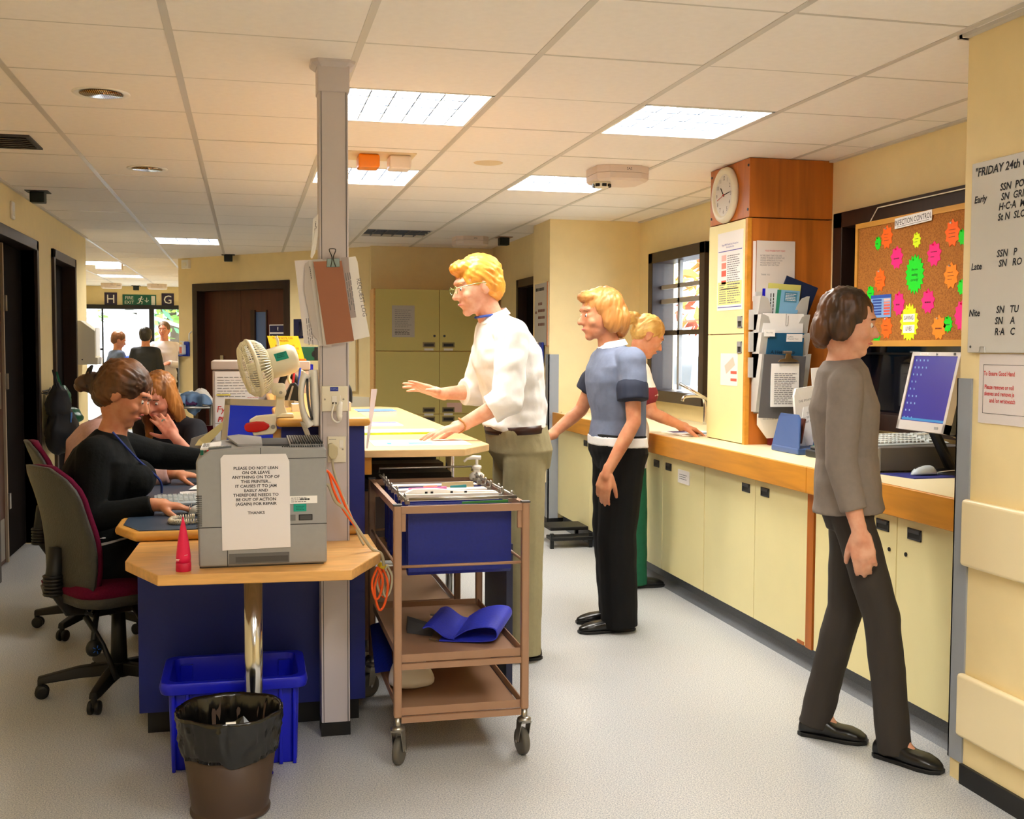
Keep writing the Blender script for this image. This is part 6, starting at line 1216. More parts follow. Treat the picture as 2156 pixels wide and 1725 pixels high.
def hand(fl, w, d, pn, side, curl=(.3, .3, .3, .35), spread=.10, sc=1.0, thumb=.9, tcurl=.3):
    """side +1: thumb on +lateral, where lateral = d x pn"""
    w, d, pn = V(w), V(d).normalized(), V(pn); pn = (pn-d*pn.dot(d)).normalized(); la = d.cross(pn)*side
    tips = []
    fl.cap(w-d*.02, w+d*.025*sc, .026*sc, .027*sc)
    for i in range(4):
        o_ = (.030-.020*i)*sc; L = (.96, 1.06, 1.0, .80)[i]*sc; k = w+d*(.088-.004*(i-1.2)**2)*sc+la*o_
        fl.cap(w+d*.02*sc+la*o_*.7, k, .0155*sc, .0125*sc)
        dd = (d+la*spread*(1.2-i*.8)).normalized(); p = k
        for j, (q, r0, r1) in enumerate(((.044, .0098, .0088), (.028, .0088, .0080), (.021, .0080, .0066))):
            a = curl[i]*(.8, 1.0, .8)[j]; dd = (dd*cos(a)+pn*sin(a)).normalized(); pn2 = pn
            e = p+dd*q*L; fl.cap(p, e, r0*sc, r1*sc); p = e
        tips.append(p)
    b0 = w+d*.022*sc+la*.020*sc+pn*.006; td = (d*(1-thumb*.55)+la*thumb*.75+pn*.35).normalized()
    b1 = b0+td*.046*sc; td2 = (td+d*.5+pn*tcurl*.5).normalized(); b2 = b1+td2*.034*sc; b3 = b2+(td2+d*.3+pn*tcurl*.4).normalized()*.026*sc
    fl.chain((b0, .0165*sc), (b1, .0125*sc), (b2, .0108*sc), (b3, .0085*sc)); return tips
def head(fl, c, f, u, sc=1.0, female=False):
    f = V(f).normalized(); u = V(u); u = (u-f*u.dot(f)).normalized(); r = f.cross(u); c = V(c)
    H = lambda a, b, d: c+(f*a+r*b+u*d)*sc
    M = Matrix((r, f, u)).transposed()
    e = lambda p, x, y, z: fl.sph(H(*p), sc, (x, y, z), 20, 14, M)
    e((-.012, 0, .035), .076, .095, .088); e((.020, 0, -.012), .066, .072, .088); e((.036, 0, -.062), .050, .050, .046)
    e((.064, 0, -.094), .024, .022, .020); fl.cap(H(.082, 0, .012), H(.106, 0, -.026), .008*sc, .0125*sc); e((.088, .0, -.030), .019, .014, .011)
    e((.070, 0, .032), .052, .024, .016); e((.082, 0, -.060), .025, .012, .014)
    for q in (-1, 1):
        e((-.010, .076*q, -.008), .010, .019, .031); e((.060, .040*q, -.028), .022, .022, .022); e((.070, .032*q, .004), .016, .014, .013)
    return H, M
def face(H, t, brow=(90, 60, 40), lip=(190, 96, 90), iris=(70, 80, 90)):
    em = mat('eye_white', (232, 226, 220), .2)
    for q in (-1, 1):
        B().sph(H(.0775, .032*q, .005), .0094, n=12, m=8).out('eye', em, t, True); 
        B().sph(H(.0832, .032*q, .003), .0052, n=10, m=6).out('iris', mat('iris%d' % iris[0], iris, .15), t, True)
        B().tube([H(.085, .016*q, .024), H(.088, .03*q, .030), H(.078, .050*q, .024)], .0028, 6).out('eyebrow', mat('brow%d' % brow[0], brow, .8), t, True)
    B().tube([H(.083, -.022, -.0615), H(.094, -.008, -.058), H(.095, 0, -.0595), H(.094, .008, -.058), H(.083, .022, -.0615)], [.002, .0048, .0042, .0048, .002], 7).out('lips', mat('lip%d' % lip[0], lip, .4), t, True)
def shoe(t, ank, d, m, L=.27, h=.075, lift=0, pitch=0, sole=True):
    """ank = ankle joint, d = toe direction"""
    d = V(d).normalized(); s_ = d.cross(Z).normalized(); up = s_.cross(d) if pitch else Z
    o = Vector((ank[0], ank[1], lift)) if not pitch else V(ank)-Z*.08
    b = Flesh(); sec = []
    for q, w, hh in ((-.075, .020, .03), (-.068, .032, .055), (-.03, .037, h*1.1), (.03, .038, h*1.04), (.08, .043, h*.70), (.13, .045, .046), (.165, .038, .036), (.19, .022, .024), (.197, .008, .014)):
        k = L/.27; c = o+d*q*k+up*(hh/2+.006); sec.append((c, s_*w, up*hh/2))
    b.loft(sec, 20, 2.6); ob = b.skin('shoe', m, t, .0045, 3)
    pl = []
    for q, w in ((-.078, .018), (-.06, .034), (0, .036), (.06, .040), (.12, .047), (.17, .040), (.198, .018)): pl.append((q, w))
    P = [o+d*q*L/.27+s_*w for q, w in pl]+[o+d*q*L/.27-s_*w for q, w in reversed(pl)]
    B().prism(P, up*.014).out('sole', black, ob, bev=.002); return ob
def person(name, loc, label, J, sk, vox=.006, female=False, girth=1.0, clothes=()):
    t = thing(name, loc, label, 'person'); lat, G = V(J['lat']), girth
    fl = Flesh(); P, Wa, Ch, Nk = V(J['pelvis']), V(J['waist']), V(J['chest']), V(J['neck'])
    up = (Nk-P).normalized()
    def dv(axis): return lat.cross(V(axis)).normalized()
    ax = [(Wa-P), (Ch-P), (Nk-Wa), (Nk-Ch)]
    F = [dv(a) for a in ax]
    J['sec'] = lambda g: [(P-up*.10, lat*(.12*G+g), F[0]*(.085*G+g)), (P-up*.03, lat*(.17*G+g), F[0]*(.118*G+g)), (P+up*.05, lat*(.165*G+g), F[0]*(.115*G+g)), (Wa, lat*(.135*G+g), F[1]*(.102*G+g)), (Wa.lerp(Ch, .5), lat*(.15*G+g), F[1]*(.112*G+g)), (Ch, lat*(.165*G+g), F[2]*(.122*G+g)),
                        (Ch.lerp(Nk, .45), lat*(.172*G+g*.8), F[3]*(.10*G+g*.8)), (Ch.lerp(Nk, .78), lat*(.135+g*.5), F[3]*(.075+g*.5)), (Nk, lat*(.062+g*.3), F[3]*(.055+g*.3))]
    fl.loft(J['sec'](-.008))
    for S in 'LR':
        sh, el, wr = V(J['sh'+S]), V(J['el'+S]), V(J['wr'+S]); k = .92 if female else 1
        fl.chain((sh, .052*k), (sh.lerp(el, .4), .046*k), (el, .038*k)); fl.chain((el, .038*k), (el.lerp(wr, .3), .039*k), (wr, .027*k))
        hp, kn, an = V(J['hip'+S]), V(J['kn'+S]), V(J['an'+S])
        fl.chain((hp, .088*G), (hp.lerp(kn, .5), .072*G), (kn, .054)); fl.chain((kn, .054), (kn.lerp(an, .3), .055), (an, .036)); fl.cap(an, V(J['to'+S]).normalized()*.06+an-Z*.045, .034, .020)
        if 'ha'+S in J: hand(fl, wr, *J['ha'+S][0], **J['ha'+S][1])
    hc = V(J['head']); f = V(J['hf']).normalized(); hu = V(J['hu']).normalized()
    fl.chain((Nk-up*.03, .066*.95), (Nk+(hc-Nk)*.35, .056 if not female else .049), (hc-hu*.06-f*.02, .056 if not female else .049))
    H, M = head(fl, hc, f, hu, J.get('hs', 1.0), female)
    fl.skin('body', sk, t, vox, 3); J['H'] = H; J['M'] = M; J['t'] = t; J['up'] = up; J['F'] = F
    return t, H
def top(J, m, name='shirt', g=.012, upto=(1, 1), ra=.060, rb=.046, rc=.038, hem=0, vox=.006, fold=.004, collar=None, extra=None):
    fl = Flesh(); s = J['sec'](g); P = V(J['pelvis']); u = J['up']
    s = s[1:] if hem < .05 else s
    if hem > .05: s = [(P-u*hem, V(s[1][1])*1.04, V(s[1][2])*1.06)]+s[1:]
    else: q_ = J['sec'](g*.4)[2]; s = [(P-u*hem, V(q_[1]), V(q_[2])), (P-u*(hem-.035), V(s[2][1])*1.05, V(s[2][2])*1.08)]+[x for x in s[1:] if (V(x[0])-P).dot(u) > -hem+.05]
    fl.loft(s)
    for k, S in enumerate('LR'):
        sh, el, wr = V(J['sh'+S]), V(J['el'+S]), V(J['wr'+S]); q = upto[k]
        c = V(J['chest']).lerp(V(J['neck']), .62); fl.chain((sh.lerp(c, .55), .066), (sh, ra))
        if q <= 1: fl.sleeve((sh, ra), (sh.lerp(el, q), ra+(rb-ra)*q))
        else: fl.sleeve((sh, ra), (el, rb), (el.lerp(wr, q-1), rb+(rc-rb)*(q-1)))
    if extra: extra(fl)
    o = fl.skin(name, m, J['t'], vox, 3, fold)
    if collar:
        N = V(J['neck']); f = J['F'][3]; la = V(J['lat'])
        B().rings([[N+u*z+la*q*cos(a*pi/12)+f*q*.85*sin(a*pi/12)-f*.01 for a in range(24)] for q, z in ((.072, -.012), (.066, .022), (.074, .020), (.090, -.008))], False).out('collar', collar, J['t'], True)
    return o
def bottoms(J, m, name='trousers', g=.012, rk=.078, rh=.07, vox=.006, fold=.004, drop=.062, waist=.06, rt=.10):
    fl = Flesh(); P = V(J['pelvis']); u = J['up']; s = J['sec'](g)
    fl.loft([(P-u*.12, V(s[0][1]), V(s[0][2])*1.05), s[1], (P+u*waist, V(s[2][1])*.98, V(s[2][2])*.98)])
    for S in 'LR':
        hp, kn, an = V(J['hip'+S]), V(J['kn'+S]), V(J['an'+S]); e = an+(an-kn).normalized()*drop
        fl.sleeve((hp, rt), (hp.lerp(kn, .5), (rt+rk)/2), (kn, rk), (e, rh))
    return fl.skin(name, m, J['t'], vox, 3, fold, 7)
def hairblob(J, m, parts, name='hair', vox=.006, d=(0, 0, 1), it=2):
    H, M = J['H'], J['M']; fl = Flesh(); hs = J.get('hs', 1.0)
    for (p, r) in parts: fl.sph(H(*p), hs, (r[0], r[1], r[2]), 20, 14, M)
    return fl.skin(name, m, J['t'], vox, it, 0, 9, (V(d).normalized(), H(0, 0, 0)))
CAP = [((-.020, 0, .042), (.086, .100, .090)), ((-.045, 0, .005), (.080, .066, .085))]
def hairm(name, a, b): return mat(name, a, .45, spec=.5, tex=('wood', 0, 10, (1, 1, .25), b))
skA = skinm('skin_fair', (222, 170, 142)); skB = skinm('skin_warm', (206, 146, 110)); skC = skinm('skin_pink', (216, 152, 128))
shoem = mat('black_leather', (16, 15, 15), .28, spec=.5)
blackknit = mat('black_knit', (15, 17, 17), .85, spec=.15, tex=('cloth', .3, 120)); blackcloth = mat('black_cloth', (17, 17, 18), .8, spec=.2)
nY = Vector((0, -1, 0))
# --- seated woman in black, nearest
J = dict(lat=(0, 1, 0), pelvis=(-.57, 4.74, .56), waist=(-.595, 4.74, .70), chest=(-.575, 4.74, .885), neck=(-.535, 4.74, 1.055),
         head=(-.485, 4.73, 1.205), hf=(.86, -.12, -.42), hu=(.42, 0, .86), hs=1.04,
         shL=(-.545, 4.91, .985), elL=(-.37, 5.0, .93), wrL=(-.13, 4.98, .90), shR=(-.58, 4.575, .975), elR=(-.60, 4.515, .735), wrR=(-.345, 4.50, .785),
         haR=(((1, .12, -.12), (0, 0, -1), -1), dict(curl=(.25, .25, .3, .35), spread=.12)), haL=(((1, -.1, -.1), (0, 0, -1), 1), dict(curl=(.4, .4, .4, .4))),
         hipL=(-.56, 4.83, .53), knL=(-.15, 4.83, .53), anL=(-.12, 4.83, .09), toL=(1, 0, 0), hipR=(-.56, 4.65, .53), knR=(-.15, 4.66, .53), anR=(-.16, 4.66, .09), toR=(1, 0, 0))
t, H = person('person', (-.55, 4.72, 0), 'woman in a black jumper with tied brown hair seated nearest, hand on a mouse', J, skB, .0055, True, 1.12); w1 = t
top(J, blackknit, 'jumper', .016, (1.93, 1.93), .072, .060, .040, -.07, .006, .003, extra=lambda fl: fl.sph((-.45, 4.68, .86), .085, (1, 1, .9)).sph((-.45, 4.80, .86), .085, (1, 1, .9)).sph((-.60, 4.74, .72), .17, (.9, 1.05, .8)))
bottoms(J, blackcloth, 'trousers', .014, .085, .075)
fl = Flesh(); s = J['sec'](.016); fl.loft([(Vector((-.575, 4.74, .600)), Vector((0, .185, 0)), Vector((.15, 0, 0))), (Vector((-.59, 4.74, .655)), Vector((0, .187, 0)), Vector((.148, 0, 0)))]); fl.skin('undershirt_hem', white, t, .006, 2)
hairblob(J, hairm('hair_dark_brown', (44, 28, 18), (120, 74, 36)), [((-.020, 0, .044), (.092, .105, .094)), ((-.055, 0, .005), (.086, .072, .09)), ((-.03, .066, .01), (.022, .045, .05)), ((-.05, -.066, .005), (.022, .04, .055)), ((-.125, 0, -.01), (.04, .045, .042)), ((-.155, .01, -.03), (.026, .03, .032))], d=(.6, 0, -.4))
face(H, t, (50, 34, 24)); B().tube([H(-.165, -.02, .03), H(-.15, .02, .05), H(-.13, .03, -.03), H(-.16, -.02, -.04)], .006, 6, True).out('hair_tie', black, t)
B().tube(smoothpath([(-.52, 4.64, 1.06), (-.43, 4.66, .95), (-.35, 4.70, .86), (-.345, 4.75, .80)]), .005, 6).out('lanyard', mat('lanyard_blue', (30, 50, 120), .7), t)
for p in ((-.215, 4.495, .777), (-.222, 4.475, .772)): B().tube([Vector(p)+Vector((0, .0105*cos(k*pi/6), .0105*sin(k*pi/6))) for k in range(12)], .0018, 5, True).out('ring', chrome, t, True)
for S in 'LR': shoe(t, J['an'+S], (1, 0, 0), shoem, .25)
# --- second seated person, mauve top
J = dict(lat=(-.2, .98, 0), pelvis=(-.70, 5.76, .57), waist=(-.74, 5.76, .71), chest=(-.71, 5.77, .89), neck=(-.63, 5.78, 1.045), head=(-.555, 5.79, 1.155), hf=(.85, .1, -.5), hu=(.5, 0, .85), hs=.98,
         shL=(-.69, 5.94, .98), elL=(-.60, 6.0, .76), wrL=(-.36, 5.96, .79), shR=(-.69, 5.60, .98), elR=(-.60, 5.54, .74), wrR=(-.34, 5.50, .795),
         haR=(((1, .1, -.12), (0, 0, -1), -1), {}), haL=(((1, -.1, -.12), (0, 0, -1), 1), {}),
         hipL=(-.70, 5.86, .54), knL=(-.27, 5.88, .54), anL=(-.27, 5.88, .09), toL=(1, 0, 0), hipR=(-.70, 5.67, .54), knR=(-.27, 5.66, .54), anR=(-.27, 5.66, .09), toR=(1, 0, 0))
t, H = person('person', (-.7, 5.77, 0), 'person in a mauve cardigan seated in the farther chair, half hidden', J, skB, .007, True, 1.15)
top(J, mat('mauve_knit', (186, 150, 146), .9, tex=('cloth', .1, 90)), 'cardigan', .018, (1.9, 1.9), .074, .06, .042, 0, .007, .003); bottoms(J, blackcloth, 'trousers', .014)
hairblob(J, hairm('hair_dark_brown', (0,0,0), (0,0,0)), CAP+[((-.09, 0, -.02), (.06, .05, .06))], vox=.007, d=(.6, 0, -.4)); face(H, t, (50, 34, 24))
for S in 'LR': shoe(t, J['an'+S], (1, 0, 0), shoem, .25)
# --- woman with long hair resting chin on hand
J = dict(lat=(.8, -.6, 0), pelvis=(-.36, 6.42, .55), waist=(-.37, 6.39, .70), chest=(-.39, 6.32, .87), neck=(-.42, 6.24, 1.02), head=(-.455, 6.14, 1.135), hf=(-.42, -.80, -.46), hu=(-.2, -.45, .86), hs=1.02,
         shL=(-.27, 6.14, .955), elL=(-.26, 5.98, .79), wrL=(-.365, 5.95, .935), shR=(-.55, 6.36, .955), elR=(-.50, 6.20, .74), wrR=(-.44, 5.98, .78),
         haL=(((-.55, .25, .75), (-.3, .9, .2), 1), dict(curl=(.35, .45, .5, .5), spread=.15, tcurl=.1)), haR=(((.1, -1, -.1), (0, 0, -1), -1), {}),
         hipL=(-.27, 6.36, .52), knL=(-.30, 5.98, .54), anL=(-.31, 6.0, .09), toL=(-.1, -1, 0), hipR=(-.44, 6.48, .52), knR=(-.48, 6.08, .54), anR=(-.49, 6.1, .09), toR=(-.1, -1, 0))
t, H = person('person', (-.38, 6.35, 0), 'woman with long blonde brown hair resting her chin on her hand', J, skC, .006, True, 1.02)
top(J, mat('navy_black_top', (16, 16, 26), .85), 'top', .012, (1.45, 1.9), .062, .05, .044, 0, .006, .003); bottoms(J, blackcloth, 'trousers', .012)
e, w = V(J['elL']), V(J['wrL'])
fl = Flesh(); fl.sleeve((e.lerp(w, -.05), .052), (e.lerp(w, .52), .049)); fl.skin('striped_cuff', mat('striped_cuff', (20, 20, 24), .85, tex=('stripe', 0, 22, (1, 1, 1), (196, 186, 160))), t, .006, 2)
hairblob(J, hairm('hair_honey', (104, 60, 24), (196, 130, 62)), CAP+[((.0, .07, -.03), (.024, .05, .09)), ((-.01, -.07, -.03), (.024, .05, .09)), ((.02, .085, -.12), (.026, .036, .09)), ((-.02, -.08, -.12), (.026, .036, .09)), ((-.07, 0, -.08), (.08, .045, .11)), ((.035, .085, -.19), (.022, .028, .06))], d=(0, -.3, 1))
face(H, t, (110, 74, 40)); B().tube([V(J['wrL'])+V((-.055, .025, .08))+Vector((.009*cos(k), 0, .009*sin(k))) for k in range(6)], .002, 5, True).out('ring', mat('turquoise_stone', (40, 170, 160), .2), t)
for S in 'LR': shoe(t, J['an'+S], J['to'+S], shoem, .25)
# --- man in the white shirt leaning over the counter
J = dict(lat=(.12, -.99, 0), pelvis=(1.205, 4.93, .965), waist=(1.195, 4.93, 1.12), chest=(1.145, 4.925, 1.355), neck=(1.075, 4.92, 1.535), head=(1.005, 4.915, 1.672), hf=(-.96, -.12, -.22), hu=(-.22, 0, .96), hs=1.06,
         shL=(1.125, 4.735, 1.455), elL=(1.09, 4.655, 1.175), wrL=(.895, 4.70, 1.065), shR=(1.115, 5.115, 1.455), elR=(1.06, 5.19, 1.19), wrR=(.875, 5.13, 1.185),
         haL=(((-1, .02, -.24), (0, 0, -1), -1), dict(curl=(.12, .12, .14, .2), spread=.14)), haR=(((-.9, -.05, .30), (.15, -.35, -.92), 1), dict(curl=(.1, .12, .16, .2), spread=.16, thumb=1.0)),
         hipL=(1.21, 4.845, .93), knL=(1.205, 4.82, .51), anL=(1.20, 4.79, .085), toL=(-1, -.1, 0), hipR=(1.205, 5.02, .93), knR=(1.195, 5.03, .51), anR=(1.19, 5.03, .085), toR=(-1, .1, 0))
t, H = person('person', (1.2, 4.93, 0), 'man in a white shirt and khaki trousers leaning over the counter', J, skA, .0055, False, 1.06)
top(J, mat('white_cotton', (240, 240, 240), .8, tex=('cloth', .02, 40)), 'shirt', .022, (1.38, 1.38), .078, .068, .060, -.072, .006, .008, collar=mat('white_cotton', (0,0,0)))
bottoms(J, mat('khaki_cotton', (158, 150, 116), .85, tex=('cloth', .05, 60)), 'trousers', .012, .088, .076, waist=.082)
Wp = V(J['pelvis'])+J['up']*.072; la, f = V(J['lat']), J['F'][0]; s = J['sec'](.012)[2]
for m, z0, z1, g_ in ((mat('brown_belt', (58, 30, 18), .4), -.018, .018, .0022),): B().rings([[Wp+J['up']*z+V(s[1])*(1+g_*6)*cos(a*pi/16)+V(s[2])*(1+g_*8)*sin(a*pi/16) for a in range(32)] for z in (z0, z1)]).out('belt', m, t, True)
hairblob(J, hairm('hair_ginger', (196, 112, 26), (240, 176, 70)), [((-.022, 0, .046), (.087, .104, .092)), ((-.062, 0, .0), (.078, .06, .08)), ((.05, 0, .092), (.062, .05, .032)), ((-.025, .070, .01), (.016, .03, .04)), ((-.025, -.070, .01), (.016, .03, .04))], d=(1, 0, -.5))
face(H, t, (176, 116, 60), (206, 120, 104)); gm = mat('glasses_green', (120, 130, 60), .3)
for q in (-1, 1):
    B().tube([H(.105, .034*q+.020*cos(k*pi/8), .004+.015*sin(k*pi/8)) for k in range(16)], .0016, 5, True).out('glasses_rim', gm, t); B().tube([H(.104, .055*q, .012), H(.03, .080*q, .014), H(-.015, .084*q, .010)], .0018, 5).out('glasses_arm', gm, t)
B().tube([H(.106, -.014, .008), H(.109, 0, .012), H(.106, .014, .008)], .0016, 5).out('glasses_bridge', gm, t)
B().tube([V(J['neck'])+V((.075*cos(a), .066*sin(a), .012+.012*cos(a))) for a in [k*pi/10 for k in range(-9, 10)]], .006, 6).out('lanyard', mat('lanyard_blue2', (50, 80, 170), .7), t)
B().tube([V(J['wrL'])+Vector((.012*cos(k), .031*cos(k*pi/6), .031*sin(k*pi/6))) for k in range(12)], .004, 6, True).out('wristband', mat('band_tan', (180, 120, 60)), t)
for S in 'LR': shoe(t, J['an'+S], J['to'+S], mat('brown_black_shoe', (38, 26, 20), .35), .29)
# --- walker in the grey navy polo, heading left
J = dict(lat=(.05, -1, 0), pelvis=(1.80, 5.28, .915), waist=(1.805, 5.28, 1.05), chest=(1.785, 5.28, 1.25), neck=(1.755, 5.275, 1.415), head=(1.70, 5.27, 1.565), hf=(-.98, -.05, -.12), hu=(-.12, 0, .99), hs=1.06,
         shL=(1.805, 5.105, 1.335), elL=(1.80, 5.045, 1.045), wrL=(1.675, 5.06, .81), shR=(1.785, 5.455, 1.335), elR=(1.68, 5.52, 1.08), wrR=(1.50, 5.46, .955),
         haL=(((-.25, -.02, -.97), (.6, .78, -.1), 1), dict(curl=(.45, .5, .55, .6), spread=.02, tcurl=.5, thumb=.55)), haR=(((-.95, -.1, -.2), (0, .4, -1), 1), dict(curl=(.25, .3, .35, .4))),
         hipL=(1.80, 5.195, .875), knL=(1.77, 5.195, .48), anL=(1.785, 5.19, .085), toL=(-1, -.05, 0), hipR=(1.81, 5.365, .875), knR=(1.80, 5.36, .48), anR=(1.83, 5.36, .085), toR=(-1, .05, 0))
t, H = person('person', (1.80, 5.28, 0), 'walker with light brown hair, slate polo shirt and black trousers in the middle', J, skB, .0055, True, 1.05)
top(J, mat('slate_polo', (108, 118, 142), .8, tex=('cloth', .08, 50)), 'polo_shirt', .018, (.62, .62), .074, .068, .05, -.02, .006, .005, collar=mat('white_cotton', (0,0,0)))
fl = Flesh(); s = J['sec'](.015); u = J['up']; fl.loft([(V(J['pelvis'])+u*.0, V(s[1][1]), V(s[1][2])), (V(J['pelvis'])+u*.05, V(s[2][1]), V(s[2][2]))]); fl.skin('white_hem', mat('white_cotton', (0,0,0)), t, .006, 2)
for S in 'LR':
    sh, el = V(J['sh'+S]), V(J['el'+S]); Flesh().sleeve((sh.lerp(el, .44), .079), (sh.lerp(el, .64), .077)).skin('dark_sleeve_band', mat('navy_band', (36, 42, 60), .8), t, .006, 2)
bottoms(J, blackcloth, 'trousers', .014, .098, .092, rt=.112)
hairblob(J, hairm('hair_copper', (150, 92, 40), (206, 146, 78)), CAP+[((-.09, 0, -.03), (.07, .05, .09)), ((-.03, .07, -.02), (.022, .05, .07)), ((-.03, -.07, -.02), (.022, .05, .07)), ((.05, 0, .09), (.06, .05, .03))], d=(.2, 0, 1)); face(H, t, (120, 80, 44))
for S in 'LR': shoe(t, J['an'+S], J['to'+S], shoem, .29)
sh0 = J['anL']; B().tube([(1.70, 5.17, .078), (1.705, 5.19, .086), (1.70, 5.21, .078)], .003, 6).out('shoe_lace', black, t)
# --- blonde nurse at the counter
J = dict(lat=(0, 1, 0), pelvis=(2.165, 6.22, .88), waist=(2.155, 6.22, 1.01), chest=(2.165, 6.22, 1.19), neck=(2.215, 6.215, 1.345), head=(2.293, 6.205, 1.468), hf=(.84, -.10, -.50), hu=(.5, 0, .86), hs=.98,
         shL=(2.20, 6.38, 1.27), elL=(2.33, 6.42, 1.03), wrL=(2.50, 6.32, .955), shR=(2.19, 6.06, 1.265), elR=(2.255, 6.01, 1.03), wrR=(2.44, 6.03, .955),
         haR=(((1, .1, -.30), (0, 0, -1), -1), dict(curl=(.3, .3, .35, .4))), haL=(((1, -.3, -.30), (0, 0, -1), 1), dict(curl=(.3, .3, .35, .4))),
         hipL=(2.165, 6.30, .85), knL=(2.17, 6.31, .47), anL=(2.16, 6.36, .08), toL=(1, .1, 0), hipR=(2.165, 6.135, .85), knR=(2.19, 6.13, .47), anR=(2.20, 6.13, .08), toR=(1, -.05, 0))
t, H = person('person', (2.17, 6.22, 0), 'blonde nurse with a ponytail, white tunic and green trousers at the counter', J, skB, .006, True, .96)
top(J, mat('white_tunic', (230, 224, 220), .8, tex=('cloth', .03, 40)), 'tunic', .016, (.66, .66), .066, .060, .05, .19, .0065, .005, collar=mat('tunic_collar', (214, 214, 216), .8)); bottoms(J, mat('green_trousers', (14, 92, 62), .8, tex=('cloth', .15, 50)), 'trousers', .010, .080, .075, rt=.094)
for S in 'LR':
    sh, el = V(J['sh'+S]), V(J['el'+S]); Flesh().sleeve((sh.lerp(el, .55), .070), (sh.lerp(el, .585), .0695)).skin('maroon_piping', mat('maroon_piping', (120, 30, 40), .8), t, .005, 1)
hairblob(J, hairm('hair_blonde', (176, 124, 52), (240, 200, 116)), [((-.018, 0, .046), (.083, .100, .088)), ((-.052, 0, .015), (.076, .06, .075)), ((-.125, 0, .060), (.034, .034, .036)), ((-.155, 0, .035), (.036, .036, .046)), ((-.165, 0, -.010), (.032, .026, .045))], d=(.6, 0, .3)); face(H, t, (150, 104, 50), (200, 110, 96))
B().tube([H(-.105, .022*cos(k*pi/6), .055+.022*sin(k*pi/6)) for k in range(12)], .006, 6, True).out('hair_tie', mat('tie_grey', (190, 190, 196), .3), t)
B().box(2.18, 6.075, .87, 2.235, 6.10, .99).out('belt_radio', black, t, bev=.004)
for S in 'LR': shoe(t, J['an'+S], J['to'+S], shoem, .25)
# --- passer-by at the end of the near wall
J = dict(lat=(.5, .86, 0), pelvis=(2.03, 3.48, .90), waist=(2.025, 3.485, 1.03), chest=(2.015, 3.49, 1.20), neck=(2.0, 3.485, 1.365), head=(2.01, 3.465, 1.49), hf=(.84, -.50, -.18), hu=(.18, -.1, .98), hs=.94,
         shL=(2.07, 3.61, 1.285), elL=(2.085, 3.64, 1.02), wrL=(2.13, 3.59, .81), shR=(1.945, 3.36, 1.285), elR=(1.925, 3.345, 1.02), wrR=(1.965, 3.29, .80),
         haL=(((.25, -.15, -1), (-.5, -.8, 0), 1), dict(curl=(.45, .5, .55, .6), spread=.03, tcurl=.6, thumb=.6)), haR=(((.15, -.1, -1), (.5, .8, 0), -1), dict(curl=(.45, .5, .55, .6), spread=.03, tcurl=.6, thumb=.6)),
         hipL=(2.075, 3.54, .87), knL=(2.07, 3.55, .48), anL=(2.0, 3.60, .10), toL=(.80, -.60, -.3), hipR=(1.995, 3.41, .87), knR=(2.10, 3.36, .48), anR=(2.135, 3.33, .088), toR=(.6, -.8, 0))
t, H = person('person', (2.05, 3.44, 0), 'passer-by in dark grey top and black trousers stepping past the near wall end', J, skA, .006, True, .80)
top(J, mat('smoke_grey_top', (128, 118, 110), .85, tex=('cloth', .08, 50)), 'top', .022, (1.7, 1.7), .060, .052, .042, .06, .006, .004); bottoms(J, mat('charcoal_trousers', (50, 44, 40), .8), 'trousers', .006, .062, .056, rt=.070)
hairblob(J, hairm('hair_dark_brown', (0,0,0), (0,0,0)), CAP+[((-.08, 0, -.03), (.075, .05, .08)), ((-.018, .074, -.015), (.026, .045, .06)), ((-.018, -.074, -.015), (.026, .045, .06))], d=(0, 0, 1)); face(H, t, (60, 44, 30))
shoe(t, J['anR'], (.5, -.86, 0), shoem, .24, .07, .0); shoe(t, J['anL'], (.75, -.65, 0), shoem, .24, .07, .0)
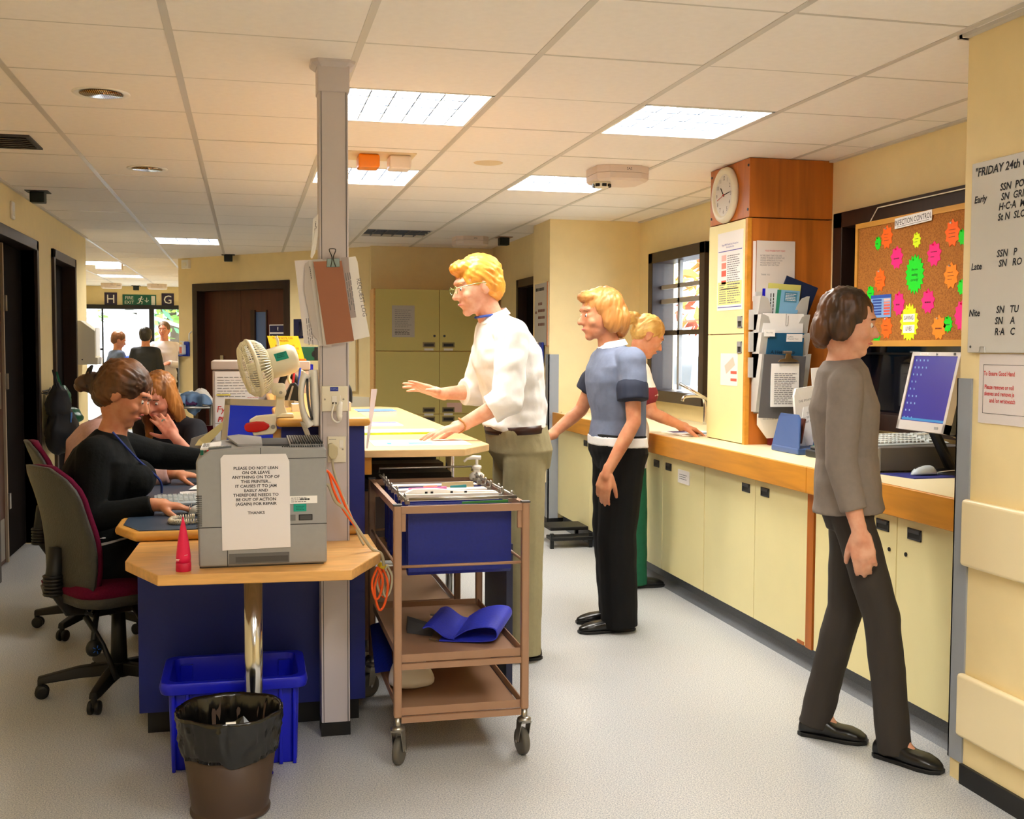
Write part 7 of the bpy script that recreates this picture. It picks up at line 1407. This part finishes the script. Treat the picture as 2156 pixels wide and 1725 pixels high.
# --- three people far down the corridor
def far(x, y, label, lat, hf, tm, bm_, hm, sk, arms, h=1.68, up2=(1.9, 1.9)):
    la = Vector(lat); f = Vector((la.y*-1, la.x, 0)); f = V(hf); s = h/1.70; q = lambda a, b, c: Vector((x, y, 0))+la*a*s+Vector((f.x, f.y, 0)).normalized()*b*s+Z*c*s
    J = dict(lat=la, pelvis=q(0, 0, .92), waist=q(0, 0, 1.06), chest=q(0, 0, 1.26), neck=q(0, .01, 1.43), head=q(0, .03, 1.575), hf=f, hu=(0, 0, 1), shL=q(.15, 0, 1.36), shR=q(-.15, 0, 1.36),
             elL=q(.21, arms[0], 1.09), wrL=q(.10, arms[1], arms[2]), elR=q(-.21, arms[0], 1.09), wrR=q(-.10, arms[1], arms[2]), hipL=q(.09, 0, .88), hipR=q(-.09, 0, .88), knL=q(.09, .02, .49), knR=q(-.09, .02, .49), anL=q(.09, 0, .09), anR=q(-.09, 0, .09), toL=f, toR=f)
    for S, sd in (('L', 1), ('R', -1)): J['ha'+S] = ((f if arms[1] > .1 else -Z, -Z if arms[1] > .1 else la*-sd, -sd), {})
    t, H = person('person', (x, y, 0), label, J, sk, .012, False, 1.0); top(J, tm, 'shirt', .010, up2, .060, .052, .045, .08, .012, .004); bottoms(J, bm_, 'trousers', .012, vox=.012)
    hairblob(J, hm, CAP, vox=.01); face(H, t)
    for S in 'LR': shoe(t, J['an'+S], f, shoem)
    return t, J
far(-1.80, 16.7, 'far woman in a grey blue tunic holding a bright blue sheet down the corridor', (.5, -.86, 0), (.85, .2, -.35), mat('grey_blue_tunic', (90, 104, 130), .8), mat('charcoal_trousers', (0,0,0)), hairm('hair_chestnut', (96, 58, 30), (140, 90, 50)), skB, (.05, .26, 1.16), 1.60, (.6, .6))
tag(B().sph((-1.60, 16.55, 1.17), .12, (1, .5, .8), 14, 10).out('blue_linen', mat('linen_bright_blue', (30, 90, 220), .6), None, True), 'bright blue bundle held by the far woman in the grey blue tunic', 'linen')
far(-1.375, 16.3, 'far person in a dark suit seen from behind down the corridor', (-1, .1, 0), (.1, 1, 0), mat('dark_suit', (40, 42, 44), .8), mat('dark_suit', (0,0,0)), hairm('hair_black', (26, 22, 20), (50, 44, 40)), skB, (.0, .02, .86), 1.66)
far(-1.16, 16.9, 'far man in a white coat facing the room down the corridor', (1, .1, 0), (-.2, -1, 0), mat('white_coat', (224, 216, 222), .8), mat('black_slacks', (20, 20, 24), .8), hairm('hair_brown', (80, 56, 36), (110, 80, 50)), skC, (.05, .22, 1.12), 1.76)
t = thing('bed_table', (-.95, 18.2, 0), 'pale bedside table with a dark monitor behind the far man in white', 'table'); B().box(-1.2, 18.0, .78, -.80, 18.5, .84).out('top', white, t); B().box(-1.15, 18.05, 0, -.85, 18.45, .78).out('cabinet', offw, t); B().box(-1.12, 18.3, .84, -.82, 18.34, 1.10).out('dark_monitor', black, t, bev=.01)
